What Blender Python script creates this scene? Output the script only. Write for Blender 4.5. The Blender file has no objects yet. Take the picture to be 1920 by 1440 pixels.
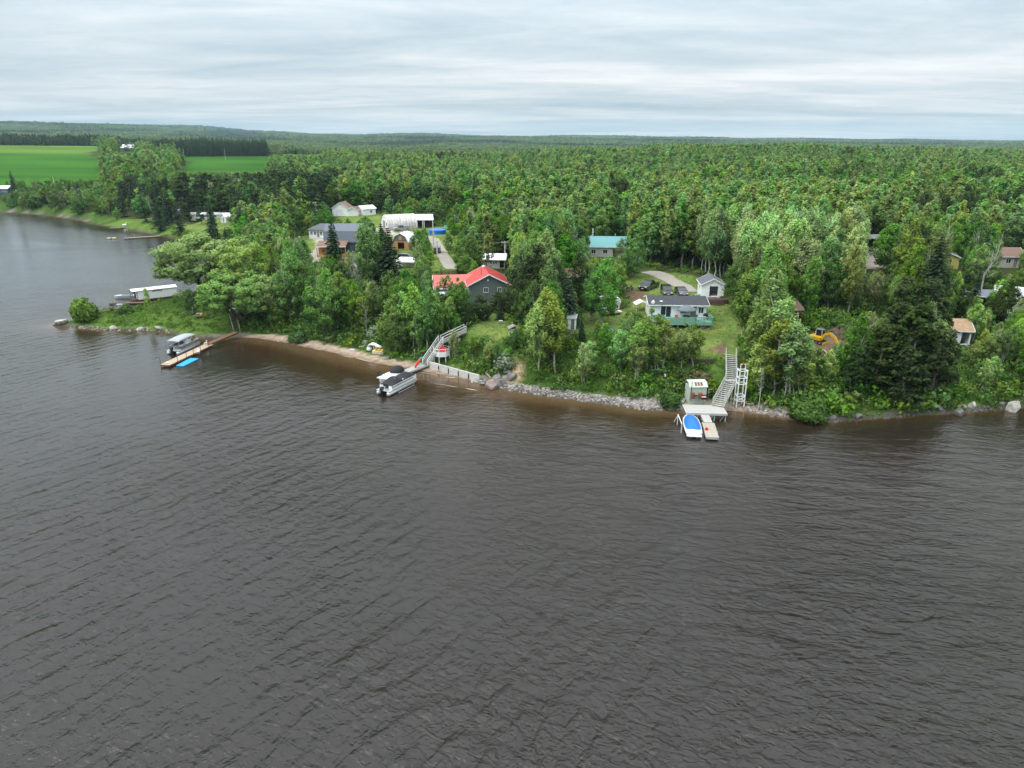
import bpy, math, random
import numpy as np
R = math.radians
sc = bpy.context.scene
COL = sc.collection

# ------------------------------------------------------------------ camera
CAMH, FPX, PITCH = 36.0, 1309.0, R(19.05)
cam_d = bpy.data.cameras.new('camera'); cam = bpy.data.objects.new('camera', cam_d); COL.objects.link(cam)
cam_d.sensor_width = 36.0; cam_d.lens = 36.0*FPX/1920.0
cam_d.clip_start = 0.5; cam_d.clip_end = 40000
cam.location = (0, 0, CAMH); cam.rotation_euler = (math.pi/2-PITCH, 0, 0)
sc.camera = cam

# ------------------------------------------------------------------ sky, sun, exposure
SUN_EL, SUN_AZ = R(52), R(-118)        # the veiled sun stands high, behind the camera's shoulder
w = bpy.data.worlds.new('World'); sc.world = w; w.use_nodes = True
nt = w.node_tree; N = nt.nodes; L = nt.links; N.clear()
def wn(t, **k):
    n = N.new(t)
    for a, v in k.items(): setattr(n, a, v)
    return n
def wmath(op, a, b=None, clamp=False):
    n = wn('ShaderNodeMath', operation=op, use_clamp=clamp)
    for i, v in enumerate((a, b)):
        if v is None: continue
        if isinstance(v, (int, float)): n.inputs[i].default_value = v
        else: L.new(v, n.inputs[i])
    return n.outputs[0]
out = wn('ShaderNodeOutputWorld'); bg = wn('ShaderNodeBackground'); bg.inputs['Strength'].default_value = 0.1
sky = wn('ShaderNodeTexSky', sky_type='NISHITA', sun_disc=False, sun_elevation=SUN_EL, sun_rotation=SUN_AZ)
tc = wn('ShaderNodeTexCoord'); sep = wn('ShaderNodeSeparateXYZ'); L.new(tc.outputs['Generated'], sep.inputs[0])
zc = wmath('MAXIMUM', sep.outputs[2], 0.0)
den = wmath('ADD', zc, 0.055)
cx = wmath('DIVIDE', sep.outputs[0], den); cy = wmath('DIVIDE', sep.outputs[1], den)
comb = wn('ShaderNodeCombineXYZ'); L.new(cx, comb.inputs[0]); L.new(cy, comb.inputs[1])
def cloud_noise(sx, sy, detail, rough, off, dist=0.3):
    m = wn('ShaderNodeMapping'); m.inputs['Scale'].default_value = (sx, sy, 1); m.inputs['Location'].default_value = (off, off*0.7, 0)
    m.inputs['Rotation'].default_value = (0, 0, R(4))
    L.new(comb.outputs[0], m.inputs[0])
    n = wn('ShaderNodeTexNoise'); n.inputs['Scale'].default_value = 1; n.inputs['Detail'].default_value = detail
    n.inputs['Roughness'].default_value = rough; n.inputs['Distortion'].default_value = dist
    L.new(m.outputs[0], n.inputs['Vector']); return n.outputs['Fac']
n1 = cloud_noise(0.16, 0.34, 5, 0.5, 3.1, 0.9); n2 = cloud_noise(0.5, 1.0, 5, 0.6, 11.7, 1.0); n3 = cloud_noise(1.6, 2.4, 6, 0.7, 5.3, 1.4)
nn = wmath('ADD', wmath('ADD', wmath('MULTIPLY', n1, 0.62), wmath('MULTIPLY', n2, 0.26)), wmath('MULTIPLY', n3, 0.12))
ramp = wn('ShaderNodeValToRGB')
el = ramp.color_ramp.elements
el[0].position = 0.37; el[0].color = (0.44, 0.555, 0.63, 1)
el[1].position = 0.62; el[1].color = (0.96, 0.96, 0.965, 1)
e = el.new(0.50); e.color = (0.675, 0.74, 0.78, 1)
L.new(nn, ramp.inputs[0])
# standard overcast law: brighter towards the zenith
g = wmath('ADD', wmath('MULTIPLY', zc, 2.15), 0.60)
dotn = wn('ShaderNodeVectorMath', operation='DOT_PRODUCT'); L.new(tc.outputs['Generated'], dotn.inputs[0])
sdir = (math.sin(SUN_AZ)*math.cos(SUN_EL), math.cos(SUN_AZ)*math.cos(SUN_EL), math.sin(SUN_EL))
dotn.inputs[1].default_value = sdir
glow = wmath('MULTIPLY', wmath('POWER', wmath('MAXIMUM', dotn.outputs['Value'], 0.0), 4.0), 0.30)
g = wmath('MULTIPLY', wmath('ADD', g, glow), 10.0)
sc1 = wn('ShaderNodeVectorMath', operation='SCALE'); L.new(ramp.outputs[0], sc1.inputs[0]); L.new(g, sc1.inputs['Scale'])
mixs = wn('ShaderNodeMix', data_type='RGBA'); mixs.inputs[0].default_value = 0.97
L.new(sky.outputs[0], mixs.inputs[6]); L.new(sc1.outputs[0], mixs.inputs[7])
L.new(mixs.outputs[2], bg.inputs['Color']); L.new(bg.outputs[0], out.inputs['Surface'])

sun_d = bpy.data.lights.new('sun', 'SUN'); sun_d.energy = 1.35; sun_d.angle = R(24); sun_d.color = (1.0, 0.965, 0.91)
sun = bpy.data.objects.new('sun', sun_d); COL.objects.link(sun)
sun.rotation_euler = (math.pi/2-SUN_EL, 0, math.pi-SUN_AZ)
sun.location = (0, 0, 300)
sc.view_settings.view_transform = 'Standard'; sc.view_settings.look = 'None'
sc.view_settings.exposure = 0.42; sc.view_settings.gamma = 1.0; sc.view_settings.use_curve_mapping = False
cy_ = sc.cycles
cy_.use_denoising = True; cy_.max_bounces = 5; cy_.diffuse_bounces = 2; cy_.glossy_bounces = 2; cy_.transmission_bounces = 3
cy_.transparent_max_bounces = 4; cy_.volume_bounces = 1; cy_.caustics_reflective = False; cy_.caustics_refractive = False

# ------------------------------------------------------------------ pixel <-> place helpers
CP, SP = math.cos(PITCH), math.sin(PITCH)
def ray(px, py):
    u = (px-960.0)/FPX; v = -(py-720.0)/FPX
    return np.array([u, CP+v*SP, -SP+v*CP])
def P(px, py, z=0.0):
    d = ray(px, py); t = (z-CAMH)/d[2]
    return np.array([d[0]*t, d[1]*t, z])
def proj(x, y, z):
    dz = z-CAMH
    dep = y*CP-dz*SP; up = y*SP+dz*CP
    dep = np.maximum(dep, 1e-3)
    return 960+FPX*x/dep, 720-FPX*up/dep, dep

# ------------------------------------------------------------------ the shore line and the height of the land
SHORE_PX = [(0,397),(60,401),(100,405),(150,413),(200,424),(250,431),(290,440),(335,449),(385,462),(430,490),(432,515),(400,540),(345,561),
 (300,572),(250,584),(200,594),(150,601),(118,606),(104,610),(125,613),(200,619),(260,620),(310,622),(345,629),(400,635),(440,632),(480,634),
 (540,643),(600,656),(642,665),(711,682),(771,692),(809,699),(865,709),(910,720),(959,731),(1027,741),(1098,751),(1147,757),(1197,765),(1244,768),
 (1276,770),(1320,767),(1380,771),(1440,778),(1480,785),(1520,790),(1560,790),(1620,784),(1680,780),(1760,775),(1800,772),(1860,767),(1920,762),(2040,754)]
sh = [P(a, b)[:2] for a, b in SHORE_PX]
SHORE = np.array([(-9000, 900), (-1500, 560), (-600, 430)] + [tuple(p) for p in sh] + [(150, 110), (320, 150), (900, 260), (9000, 700)])
LANDPOLY = np.vstack([SHORE, [(9000, 12000), (-9000, 12000)]])
def inside(poly, x, y):
    r = np.zeros(x.shape, bool); n = len(poly); j = n-1
    for i in range(n):
        xi, yi = poly[i]; xj, yj = poly[j]
        if yi != yj:
            r ^= ((yi > y) != (yj > y)) & (x < (xj-xi)*(y-yi)/(yj-yi)+xi)
        j = i
    return r
def shore_d(x, y):
    best = np.full(x.shape, 1e12)
    for i in range(len(SHORE)-1):
        ax, ay = SHORE[i]; bx, by = SHORE[i+1]
        ex, ey = bx-ax, by-ay; l2 = ex*ex+ey*ey
        t = np.clip(((x-ax)*ex+(y-ay)*ey)/l2, 0, 1)
        best = np.minimum(best, (x-ax-t*ex)**2+(y-ay-t*ey)**2)
    d = np.sqrt(best)
    return np.where(inside(LANDPOLY, x, y), d, -d)
TD = np.array([0,150,250,400,600,800,1000,1500,2500,4000,5500,8000.])
TC = {-400:(7,7,8,10,17,25,33,30,60,130,175,150), 0:(7,7,8,10,17,25,33,30,60,130,177,150), 190:(7,7,8,10,16,24,32,30,55,115,160,140),
 260:(7,7,8,10,14,20,26,28,50,110,152,130), 340:(7,7,8,10,13,22,24,26,45,100,146,120), 500:(7,7,8,9.5,12.5,22.5,20,18,35,80,105,95),
 600:(7,7,8,9,11,15,13,12,30,65,92,85), 700:(7,7,8,9,11,13,12,10,25,60,82,75), 960:(7,7,8,9,12,14,12,8,25,52,68,65),
 1150:(7,7.5,8.5,10,14,18,14,10,22,55,74,70), 1320:(7,8,9,12,18,22,16,10,20,48,64,60), 1500:(7,8,9,12,18,21,15,10,18,40,56,50),
 1650:(7,8,9,12,16,17,12,10,16,32,46,40), 1920:(7,8,9,12,14,14,12,10,15,26,34,30), 2400:(7,8,9,12,14,14,12,10,15,26,34,30)}
TK = np.array(sorted(TC)); TV = np.array([TC[k] for k in TK], float)
BK = np.array([-400, 0, 250, 340, 440, 560, 700, 760, 800, 900, 1000, 1250, 1370, 1480, 1700, 1920, 2400])
BH = np.array([5, 5, 2.2, 2.6, 3.2, 4.2, 5.5, 5.8, 6, 6, 6, 5.5, 5.3, 5.2, 5, 5, 5])      # height of the bank
BW = np.array([12, 10, 6, 7, 8, 9, 11, 11, 10, 9, 9, 9, 8.5, 9, 9, 9, 9])                 # width of the bank
BB = np.array([2, 2, 0.5, 0.6, 1.6, 3.0, 2.4, 2.6, 2.4, 1.6, 1.6, 2.6, 3.0, 1.3, 0.35, 0.5, 0.5])  # width of the beach
def vnoise(x, y, s, seed=0):
    x = x/s+seed*17.3; y = y/s+seed*9.1
    xi = np.floor(x).astype(np.int64); yi = np.floor(y).astype(np.int64); fx = x-xi; fy = y-yi
    fx = fx*fx*(3-2*fx); fy = fy*fy*(3-2*fy)
    def h(a, b):
        n = (a*374761393+b*668265263+seed*1442695) & 0x7fffffff
        n = ((n ^ (n >> 13))*1274126177) & 0x7fffffff
        return ((n ^ (n >> 16)) & 0xffff)/65535.0
    return (h(xi, yi)*(1-fx)+h(xi+1, yi)*fx)*(1-fy)+(h(xi, yi+1)*(1-fx)+h(xi+1, yi+1)*fx)*fy
def sstep(t):
    t = np.clip(t, 0, 1); return t*t*(3-2*t)
def height(x, y, d=None):
    x = np.asarray(x, float); y = np.asarray(y, float)
    if d is None: d = shore_d(x, y)
    yy = np.maximum(y, 20.0)
    ang = 960+FPX*x/(yy*CP+30*SP)                  # bearing, as a column of the picture
    ang = np.clip(ang, -400, 2400)
    D = np.minimum(np.hypot(x, y)*0.94+0.06*y, 7999.0)
    D = np.clip(y, 0, 7999.0)
    cols = np.stack([np.interp(D, TD, v) for v in TV])
    k = np.clip(np.searchsorted(TK, ang, side='right')-1, 0, len(TK)-2)
    f = (ang-TK[k])/(TK[k+1]-TK[k]); f = np.clip(f, 0, 1); f = f*f*(3-2*f)
    flat = cols.reshape(len(TK), -1); idx = np.arange(flat.shape[1]); kk = k.reshape(-1)
    zi = (flat[kk, idx]*(1-f.reshape(-1))+flat[kk+1, idx]*f.reshape(-1)).reshape(x.shape)
    far = np.clip((y-1200)/2500, 0, 1)
    zi = zi+far*((vnoise(x, y, 900, 5)-0.5)*34+(vnoise(x, y, 380, 6)-0.5)*16)*np.clip(zi/60, 0.2, 1)
    hb = np.interp(ang, BK, BH); bw = np.interp(ang, BK, BW)*(0.85+0.3*vnoise(x, y, 14, 2)); bb = np.interp(ang, BK, BB)*(0.8+0.4*vnoise(x, y, 6, 3))
    zb = np.where(d < bb, 0.38*d/np.maximum(bb, .1), 0.38+(hb-0.38)*sstep((d-bb)/bw))
    zin = zb+(zi-hb)*sstep((d-bb-bw*0.8)/35.0)
    z = zin+np.clip((d-bb)/6, 0, 1)*((vnoise(x, y, 7, 1)-0.5)*0.5+(vnoise(x, y, 2.6, 4)-0.5)*0.22)
    return np.where(d < 0, np.maximum(-2.5, 0.16*d), z)
def hz(x, y): return float(height(np.array([float(x)]), np.array([float(y)]))[0])
_T = np.concatenate([np.arange(45, 320, 0.25), np.arange(320, 1500, 1.5)])
def G(px, py):
    """ground point seen at a pixel"""
    d = ray(px, py); t = _T/math.hypot(d[0], d[1]); x = d[0]*t; y = d[1]*t; z = CAMH+d[2]*t
    h = np.maximum(height(x, y), 0.0); i = np.argmax(z <= h)
    return np.array([x[i], y[i], h[i]])
def ztop(p, py):
    """height above p of the point over p that appears on picture row py"""
    d = ray(960, py); return CAMH+d[2]/d[1]*p[1]-p[2]

# ------------------------------------------------------------------ materials
MATS = {}
def mat(name, c, rough=0.7, var=0.12, scale=3.0, metal=0.0, bump=0.0, bscale=20.0, spec=0.4, c2=None, stretch=(1,1,1), coat=0.0):
    if name in MATS: return MATS[name]
    m = bpy.data.materials.new(name); m.use_nodes = True; t = m.node_tree; n = t.nodes; l = t.links
    b = n['Principled BSDF']; b.inputs['Roughness'].default_value = rough; b.inputs['Metallic'].default_value = metal
    b.inputs['Specular IOR Level'].default_value = spec; b.inputs['Coat Weight'].default_value = coat
    tcn = n.new('ShaderNodeTexCoord'); mp = n.new('ShaderNodeMapping'); mp.inputs['Scale'].default_value = stretch
    l.new(tcn.outputs['Object'], mp.inputs[0])
    no = n.new('ShaderNodeTexNoise'); no.inputs['Scale'].default_value = scale; no.inputs['Detail'].default_value = 5; no.inputs['Roughness'].default_value = 0.65
    l.new(mp.outputs[0], no.inputs['Vector'])
    rp = n.new('ShaderNodeValToRGB'); e = rp.color_ramp.elements
    d2 = c2 if c2 else tuple(x*(1-2*var) for x in c)
    e[0].position = 0.32; e[0].color = (*d2, 1); e[1].position = 0.68; e[1].color = (*[min(x*(1+var), 1) for x in c], 1)
    l.new(no.outputs['Fac'], rp.inputs[0]); l.new(rp.outputs[0], b.inputs['Base Color'])
    if bump:
        n2_ = n.new('ShaderNodeTexNoise'); n2_.inputs['Scale'].default_value = bscale; n2_.inputs['Detail'].default_value = 4
        l.new(mp.outputs[0], n2_.inputs['Vector'])
        bp = n.new('ShaderNodeBump'); bp.inputs['Strength'].default_value = bump; bp.inputs['Distance'].default_value = 0.1
        l.new(n2_.outputs['Fac'], bp.inputs['Height']); l.new(bp.outputs[0], b.inputs['Normal'])
    MATS[name] = m; return m
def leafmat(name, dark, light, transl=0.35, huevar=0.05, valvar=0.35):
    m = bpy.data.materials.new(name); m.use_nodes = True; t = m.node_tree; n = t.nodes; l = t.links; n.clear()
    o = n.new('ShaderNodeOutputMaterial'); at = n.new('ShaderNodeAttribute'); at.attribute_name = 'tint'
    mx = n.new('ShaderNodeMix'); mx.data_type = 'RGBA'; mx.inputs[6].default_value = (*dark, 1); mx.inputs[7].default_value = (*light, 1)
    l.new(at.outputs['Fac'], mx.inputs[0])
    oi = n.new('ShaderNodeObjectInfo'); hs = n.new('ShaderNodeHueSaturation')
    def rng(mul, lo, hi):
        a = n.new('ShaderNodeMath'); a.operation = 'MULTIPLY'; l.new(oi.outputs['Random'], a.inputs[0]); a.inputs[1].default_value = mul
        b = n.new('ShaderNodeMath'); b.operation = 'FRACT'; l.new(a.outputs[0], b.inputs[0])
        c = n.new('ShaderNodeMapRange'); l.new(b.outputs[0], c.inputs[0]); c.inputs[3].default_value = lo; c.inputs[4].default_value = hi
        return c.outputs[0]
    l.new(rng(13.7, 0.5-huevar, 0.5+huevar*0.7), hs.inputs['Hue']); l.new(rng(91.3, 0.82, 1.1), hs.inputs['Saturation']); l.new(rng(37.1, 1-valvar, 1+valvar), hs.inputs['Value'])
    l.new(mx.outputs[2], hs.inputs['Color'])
    df = n.new('ShaderNodeBsdfDiffuse'); tr = n.new('ShaderNodeBsdfTranslucent'); ms = n.new('ShaderNodeMixShader'); ms.inputs[0].default_value = transl
    l.new(hs.outputs[0], df.inputs[0]); l.new(hs.outputs[0], tr.inputs[0]); l.new(df.outputs[0], ms.inputs[1]); l.new(tr.outputs[0], ms.inputs[2])
    l.new(ms.outputs[0], o.inputs[0]); MATS[name] = m; return m

# ------------------------------------------------------------------ mesh helpers
def npmesh(name, v, faces, smooth=False, tint=None, nrm=None):
    """v (n,3), faces list of (k,m) int arrays"""
    me = bpy.data.meshes.new(name)
    v = np.asarray(v, np.float32); me.vertices.add(len(v)); me.vertices.foreach_set('co', v.ravel())
    fl = [np.asarray(f, np.int32) for f in faces if len(f)]
    loops = np.concatenate([f.ravel() for f in fl]); tot = np.concatenate([np.full(len(f), f.shape[1], np.int32) for f in fl])
    st = np.concatenate([[0], np.cumsum(tot)[:-1]]).astype(np.int32)
    me.loops.add(len(loops)); me.loops.foreach_set('vertex_index', loops)
    me.polygons.add(len(tot)); me.polygons.foreach_set('loop_start', st); me.polygons.foreach_set('loop_total', tot)
    me.polygons.foreach_set('use_smooth', np.full(len(tot), smooth))
    if tint is not None:
        a = me.attributes.new('tint', 'FLOAT', 'POINT'); a.data.foreach_set('value', np.asarray(tint, np.float32))
    me.update(calc_edges=True); me.validate()
    if nrm is not None:
        me.polygons.foreach_set('use_smooth', np.full(len(tot), True)); me.normals_split_custom_set_from_vertices(np.asarray(nrm, np.float32).tolist())
    return me
def link(name, me, m, parent=None, loc=None, rot=None):
    o = bpy.data.objects.new(name, me); COL.objects.link(o)
    if m is not None and len(me.materials) == 0: me.materials.append(MATS[m] if isinstance(m, str) else m)
    if parent is not None: o.parent = parent
    if loc is not None: o.location = loc
    if rot is not None: o.rotation_euler = rot
    return o
def tag(o, label, cat, group=None, kind=None):
    if label: o['label'] = label
    if cat: o['category'] = cat
    if group: o['group'] = group
    if kind: o['kind'] = kind
    return o
def thing(name, label, cat, loc=(0, 0, 0), rz=0.0, group=None):
    o = bpy.data.objects.new(name, None); COL.objects.link(o); o.empty_display_size = 0.3
    o.location = [float(a) for a in loc]; o.rotation_euler = (0, 0, rz)
    return tag(o, label, cat, group)
class MB:
    def __init__(s): s.v = []; s.f = []
    def add(s, v, f):
        b = len(s.v); s.v += [tuple(float(c) for c in p) for p in v]; s.f += [tuple(b+i for i in q) for q in f]; return s
    def box(s, x0, x1, y0, y1, z0, z1):
        v = [(x0,y0,z0),(x1,y0,z0),(x1,y1,z0),(x0,y1,z0),(x0,y0,z1),(x1,y0,z1),(x1,y1,z1),(x0,y1,z1)]
        return s.add(v, [(0,3,2,1),(4,5,6,7),(0,1,5,4),(1,2,6,5),(2,3,7,6),(3,0,4,7)])
    def cbox(s, c, sz): return s.box(c[0]-sz[0]/2, c[0]+sz[0]/2, c[1]-sz[1]/2, c[1]+sz[1]/2, c[2]-sz[2]/2, c[2]+sz[2]/2)
    def bar(s, a, b, w, h=None, up=(0, 0, 1)):
        """rectangular beam from a to b"""
        h = h or w; a = np.array(a, float); b = np.array(b, float); d = b-a; d /= np.linalg.norm(d)
        u = np.array(up, float)
        if abs(d @ u) > 0.95: u = np.array((1., 0, 0))
        sd = np.cross(d, u); sd /= np.linalg.norm(sd); u = np.cross(sd, d)
        v = [p+sx*sd*w/2+sz*u*h/2 for p in (a, b) for sx, sz in ((-1,-1),(1,-1),(1,1),(-1,1))]
        return s.add(v, [(0,1,2,3),(7,6,5,4),(0,4,5,1),(1,5,6,2),(2,6,7,3),(3,7,4,0)])
    def tube(s, pts, rad, n=8, cap=True):
        pts = [np.array(p, float) for p in pts]
        if np.isscalar(rad): rad = [rad]*len(pts)
        rings = []
        for i, p in enumerate(pts):
            d = pts[min(i+1, len(pts)-1)]-pts[max(i-1, 0)]; d /= np.linalg.norm(d)+1e-9
            u = np.array((0., 0, 1)) if abs(d[2]) < 0.9 else np.array((1., 0, 0))
            a = np.cross(d, u); a /= np.linalg.norm(a); b = np.cross(d, a)
            rings.append([p+rad[i]*(math.cos(t)*a+math.sin(t)*b) for t in [2*math.pi*k/n for k in range(n)]])
        return s.loft(rings, cap)
    def loft(s, rings, cap=True):
        n = len(rings[0]); v = [p for r in rings for p in r]; f = []
        for i in range(len(rings)-1):
            for k in range(n):
                f.append((i*n+k, i*n+(k+1) % n, (i+1)*n+(k+1) % n, (i+1)*n+k))
        if cap: f.append(tuple(range(n))[::-1]); f.append(tuple((len(rings)-1)*n+k for k in range(n)))
        return s.add(v, f)
    def prism(s, poly, y0, y1):
        """x-z outline pushed along y"""
        n = len(poly); v = [(a, y0, b) for a, b in poly]+[(a, y1, b) for a, b in poly]
        return s.add(v, [tuple(range(n)), tuple(range(n, 2*n))[::-1]]+[(k, n+k, n+(k+1) % n, (k+1) % n) for k in range(n)])
    def slab(s, poly, z0, z1):
        n = len(poly); v = [(a, b, z0) for a, b in poly]+[(a, b, z1) for a, b in poly]
        return s.add(v, [tuple(range(n))[::-1], tuple(range(n, 2*n))]+[(k, (k+1) % n, n+(k+1) % n, n+k) for k in range(n)])
    def ell(s, c, r, n=10, m=6, top=False):
        v = []; f = []; lo = 0 if top else -math.pi/2
        for i in range(m+1):
            t = lo+(math.pi/2-lo)*i/m
            for k in range(n):
                a = 2*math.pi*k/n; v.append((c[0]+r[0]*math.cos(t)*math.cos(a), c[1]+r[1]*math.cos(t)*math.sin(a), c[2]+r[2]*math.sin(t)))
        for i in range(m):
            for k in range(n): f.append((i*n+k, i*n+(k+1) % n, (i+1)*n+(k+1) % n, (i+1)*n+k))
        return s.add(v, f)
    def me(s, name, smooth=False):
        m = bpy.data.meshes.new(name); m.from_pydata(s.v, [], s.f); m.update()
        if smooth: m.polygons.foreach_set('use_smooth', [True]*len(m.polygons))
        return m
    def build(s, name, m, parent=None, smooth=False, loc=None, rot=None):
        return link(name, s.me(name, smooth), m, parent, loc, rot)
# ------------------------------------------------------------------ ground
def poly_px(poly, px, py): return inside(np.array(poly, float), px, py)
LAWNS = [[(866,630),(900,592),(938,574),(962,583),(962,622),(930,640)],
         [(1225,640),(1300,612),(1345,598),(1385,596),(1398,625),(1392,662),(1350,668),(1300,660)],
         [(1165,566),(1160,530),(1215,508),(1300,515),(1325,540),(1372,560),(1380,600),(1215,600)],
         [(545,455),(575,440),(605,455),(600,490),(560,492)],
         [(630,402),(712,400),(720,425),(700,432),(640,420)],
         [(730,425),(860,425),(875,470),(860,505),(800,510),(650,512),(660,470),(700,440)],
         [(1080,590),(1180,580),(1180,625),(1080,625)],
         [(325,420),(440,405),(450,430),(350,432)],
         [(1640,497),(1680,497),(1690,515),(1640,515)], [(1560,395),(1570,395),(1570,400)]]
DIRT = [[(1500,652),(1535,624),(1580,618),(1592,645),(1562,670),(1515,678)], [(1163,545),(1205,540),(1215,560),(1170,568)],
        [(1325,655),(1350,640),(1368,655),(1362,668)], [(1395,690),(1408,690),(1408,702),(1395,702)],
        [(600,470),(690,495),(745,490),(745,510),(640,512)]]
GRAVEL = [[(1618,466),(1665,466),(1662,505),(1612,505)], [(585,442),(612,440),(620,500),(560,500),(562,480),(600,465)], [(690,430),(740,424),(745,440),(700,446)],
          [(660,487),(745,486),(750,515),(650,515)]]
MEADOW = [[(100,590),(250,575),(330,560),(420,560),(420,630),(100,612)], [(330,420),(450,400),(470,470),(380,470)],
          [(0,370),(200,380),(340,420),(340,450),(0,402)], [(640,402),(720,404),(720,430),(640,425)], [(1390,600),(1400,660),(1330,690),(1290,690),(1290,650)]]
def zones(x, y, z):
    px, py, _ = proj(x, y, z)
    k = np.clip(6*100/np.maximum(y, 60), 1, 8)
    px = px+(vnoise(x, y, 3.1, 21)-0.5)*k*2.2; py = py+(vnoise(x, y, 2.3, 22)-0.5)*k
    near = (y < 330)
    f = lambda ps: np.any([poly_px(p, px, py) for p in ps], axis=0) & near
    return f(LAWNS), f(DIRT), f(GRAVEL), f(MEADOW)
def bearing(x, y): return 960+FPX*x/(np.maximum(y, 20)*CP+30*SP)
def field_id(x, y):
    b = bearing(x, y)+(vnoise(x, y, 60, 31)-0.5)*40; r = np.zeros(x.shape, int)
    r[(b < 192) & (y > 440) & (y < 800)] = 1
    r[(b < 188) & (y >= 800) & (y < 1010)] = 2
    r[(b > 340) & (b < 508) & (y > 500) & (y < 800)] = 3
    r[(b > 395) & (b < 425) & (y > 330) & (y < 420)] = 2
    r[(b > 505) & (b < 620) & (y > 960) & (y < 1250)] = 2
    return r
def ground_color(x, y, z, d):
    n = len(x); c = np.empty((n, 3))
    v = vnoise(x, y, 4.0, 41)[:, None]; v2 = vnoise(x, y, 1.5, 42)[:, None]
    c[:] = (0.05, 0.062, 0.024); c += (v-0.5)*np.array([0.03, 0.03, 0.012])
    ang = bearing(x, y); bb = np.interp(ang, BK, BB)*(0.8+0.4*vnoise(x, y, 6, 3)); bw = np.interp(ang, BK, BW)
    bank = (d > bb) & (d < bb+bw*1.1)
    c[bank] = np.array([0.06, 0.105, 0.022])*(0.7+0.6*v[bank])
    la, di, gr, mead = zones(x, y, z)
    c[mead] = np.array([0.09, 0.145, 0.03])*(0.75+0.5*v[mead])
    c[la] = np.array([0.115, 0.165, 0.045])*(0.75+0.5*v[la])+np.array([0.03, 0.012, 0.0])*(v2[la] > 0.62)
    c[di] = np.array([0.115, 0.08, 0.052])*(0.65+0.7*v[di])
    c[gr] = np.array([0.36, 0.32, 0.27])*(0.8+0.4*v2[gr])
    slip = poly_px([(955,680),(968,672),(990,716),(958,724)], *proj(x, y, z)[:2]) & (y < 140); c[slip] = np.array([0.36, 0.255, 0.165])*(.75+.5*v[slip])
    f = field_id(x, y)
    st = (0.62+0.42*vnoise(x*0.22+y*0.1, y, 16, 43)+0.42*vnoise(x, y*1.6, 70, 44))[:, None]
    for i, k in ((1, (0.035, 0.100, 0.014)), (2, (0.080, 0.150, 0.024)), (3, (0.034, 0.096, 0.014))):
        c[f == i] = np.array(k)*st[f == i]
    be = (d > -3) & (d < bb)
    wet = np.clip((d-0.1)/0.9, 0, 1)[:, None]
    sand = np.array([0.15, 0.105, 0.07])*(1-wet)+np.array([0.37, 0.285, 0.215])*wet
    rocky = np.interp(ang, [-400, 100, 430, 470, 880, 930, 1250, 1300, 1460, 1500, 2400], [1, 1, 1, 0, 0, 1, 1, .3, .3, 1, 1])[:, None]
    sand = sand*(1-rocky)+np.array([0.16, 0.145, 0.125])*rocky*(0.4+0.6*wet)*(0.6+0.8*v2)
    c[be] = sand[be]
    return np.clip(c, 0.008, 1)
def ground_mat(name):
    m = bpy.data.materials.new(name); m.use_nodes = True; t = m.node_tree; n = t.nodes; l = t.links; b = n['Principled BSDF']
    b.inputs['Roughness'].default_value = 1.0; b.inputs['Specular IOR Level'].default_value = 0.0
    at = n.new('ShaderNodeAttribute'); at.attribute_name = 'gcol'
    tcn = n.new('ShaderNodeTexCoord'); no = n.new('ShaderNodeTexNoise'); no.inputs['Scale'].default_value = 1.3; no.inputs['Detail'].default_value = 8; no.inputs['Roughness'].default_value = 0.75
    l.new(tcn.outputs['Object'], no.inputs['Vector'])
    mr = n.new('ShaderNodeMapRange'); mr.inputs[1].default_value = 0.3; mr.inputs[2].default_value = 0.7; mr.inputs[3].default_value = 0.62; mr.inputs[4].default_value = 1.44
    l.new(no.outputs['Fac'], mr.inputs[0])
    vm = n.new('ShaderNodeVectorMath'); vm.operation = 'SCALE'; l.new(at.outputs['Color'], vm.inputs[0]); l.new(mr.outputs[0], vm.inputs['Scale'])
    l.new(vm.outputs[0], b.inputs['Base Color'])
    bp = n.new('ShaderNodeBump'); bp.inputs['Strength'].default_value = 0.6; bp.inputs['Distance'].default_value = 0.12; l.new(no.outputs['Fac'], bp.inputs['Height']); l.new(bp.outputs[0], b.inputs['Normal'])
    MATS[name] = m; return m
ground_mat('soil')
def land_sheet(name, x, y, z, d, faces, label=None):
    if not len(faces): return None
    u, inv = np.unique(faces, return_inverse=True); fc = inv.reshape(faces.shape)
    me = npmesh(name, np.stack([x[u], y[u], z[u]], 1), [fc], smooth=True)
    a = me.attributes.new('gcol', 'FLOAT_COLOR', 'POINT'); c = ground_color(x[u], y[u], z[u], d[u])
    a.data.foreach_set('color', np.concatenate([c, np.ones((len(c), 1))], 1).astype(np.float32).ravel())
    o = link(name, me, 'soil'); tag(o, label, None, kind='structure'); return o
NX0, NX1, NY0, NY1 = -330.0, 175.0, 68.0, 330.0
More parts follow.
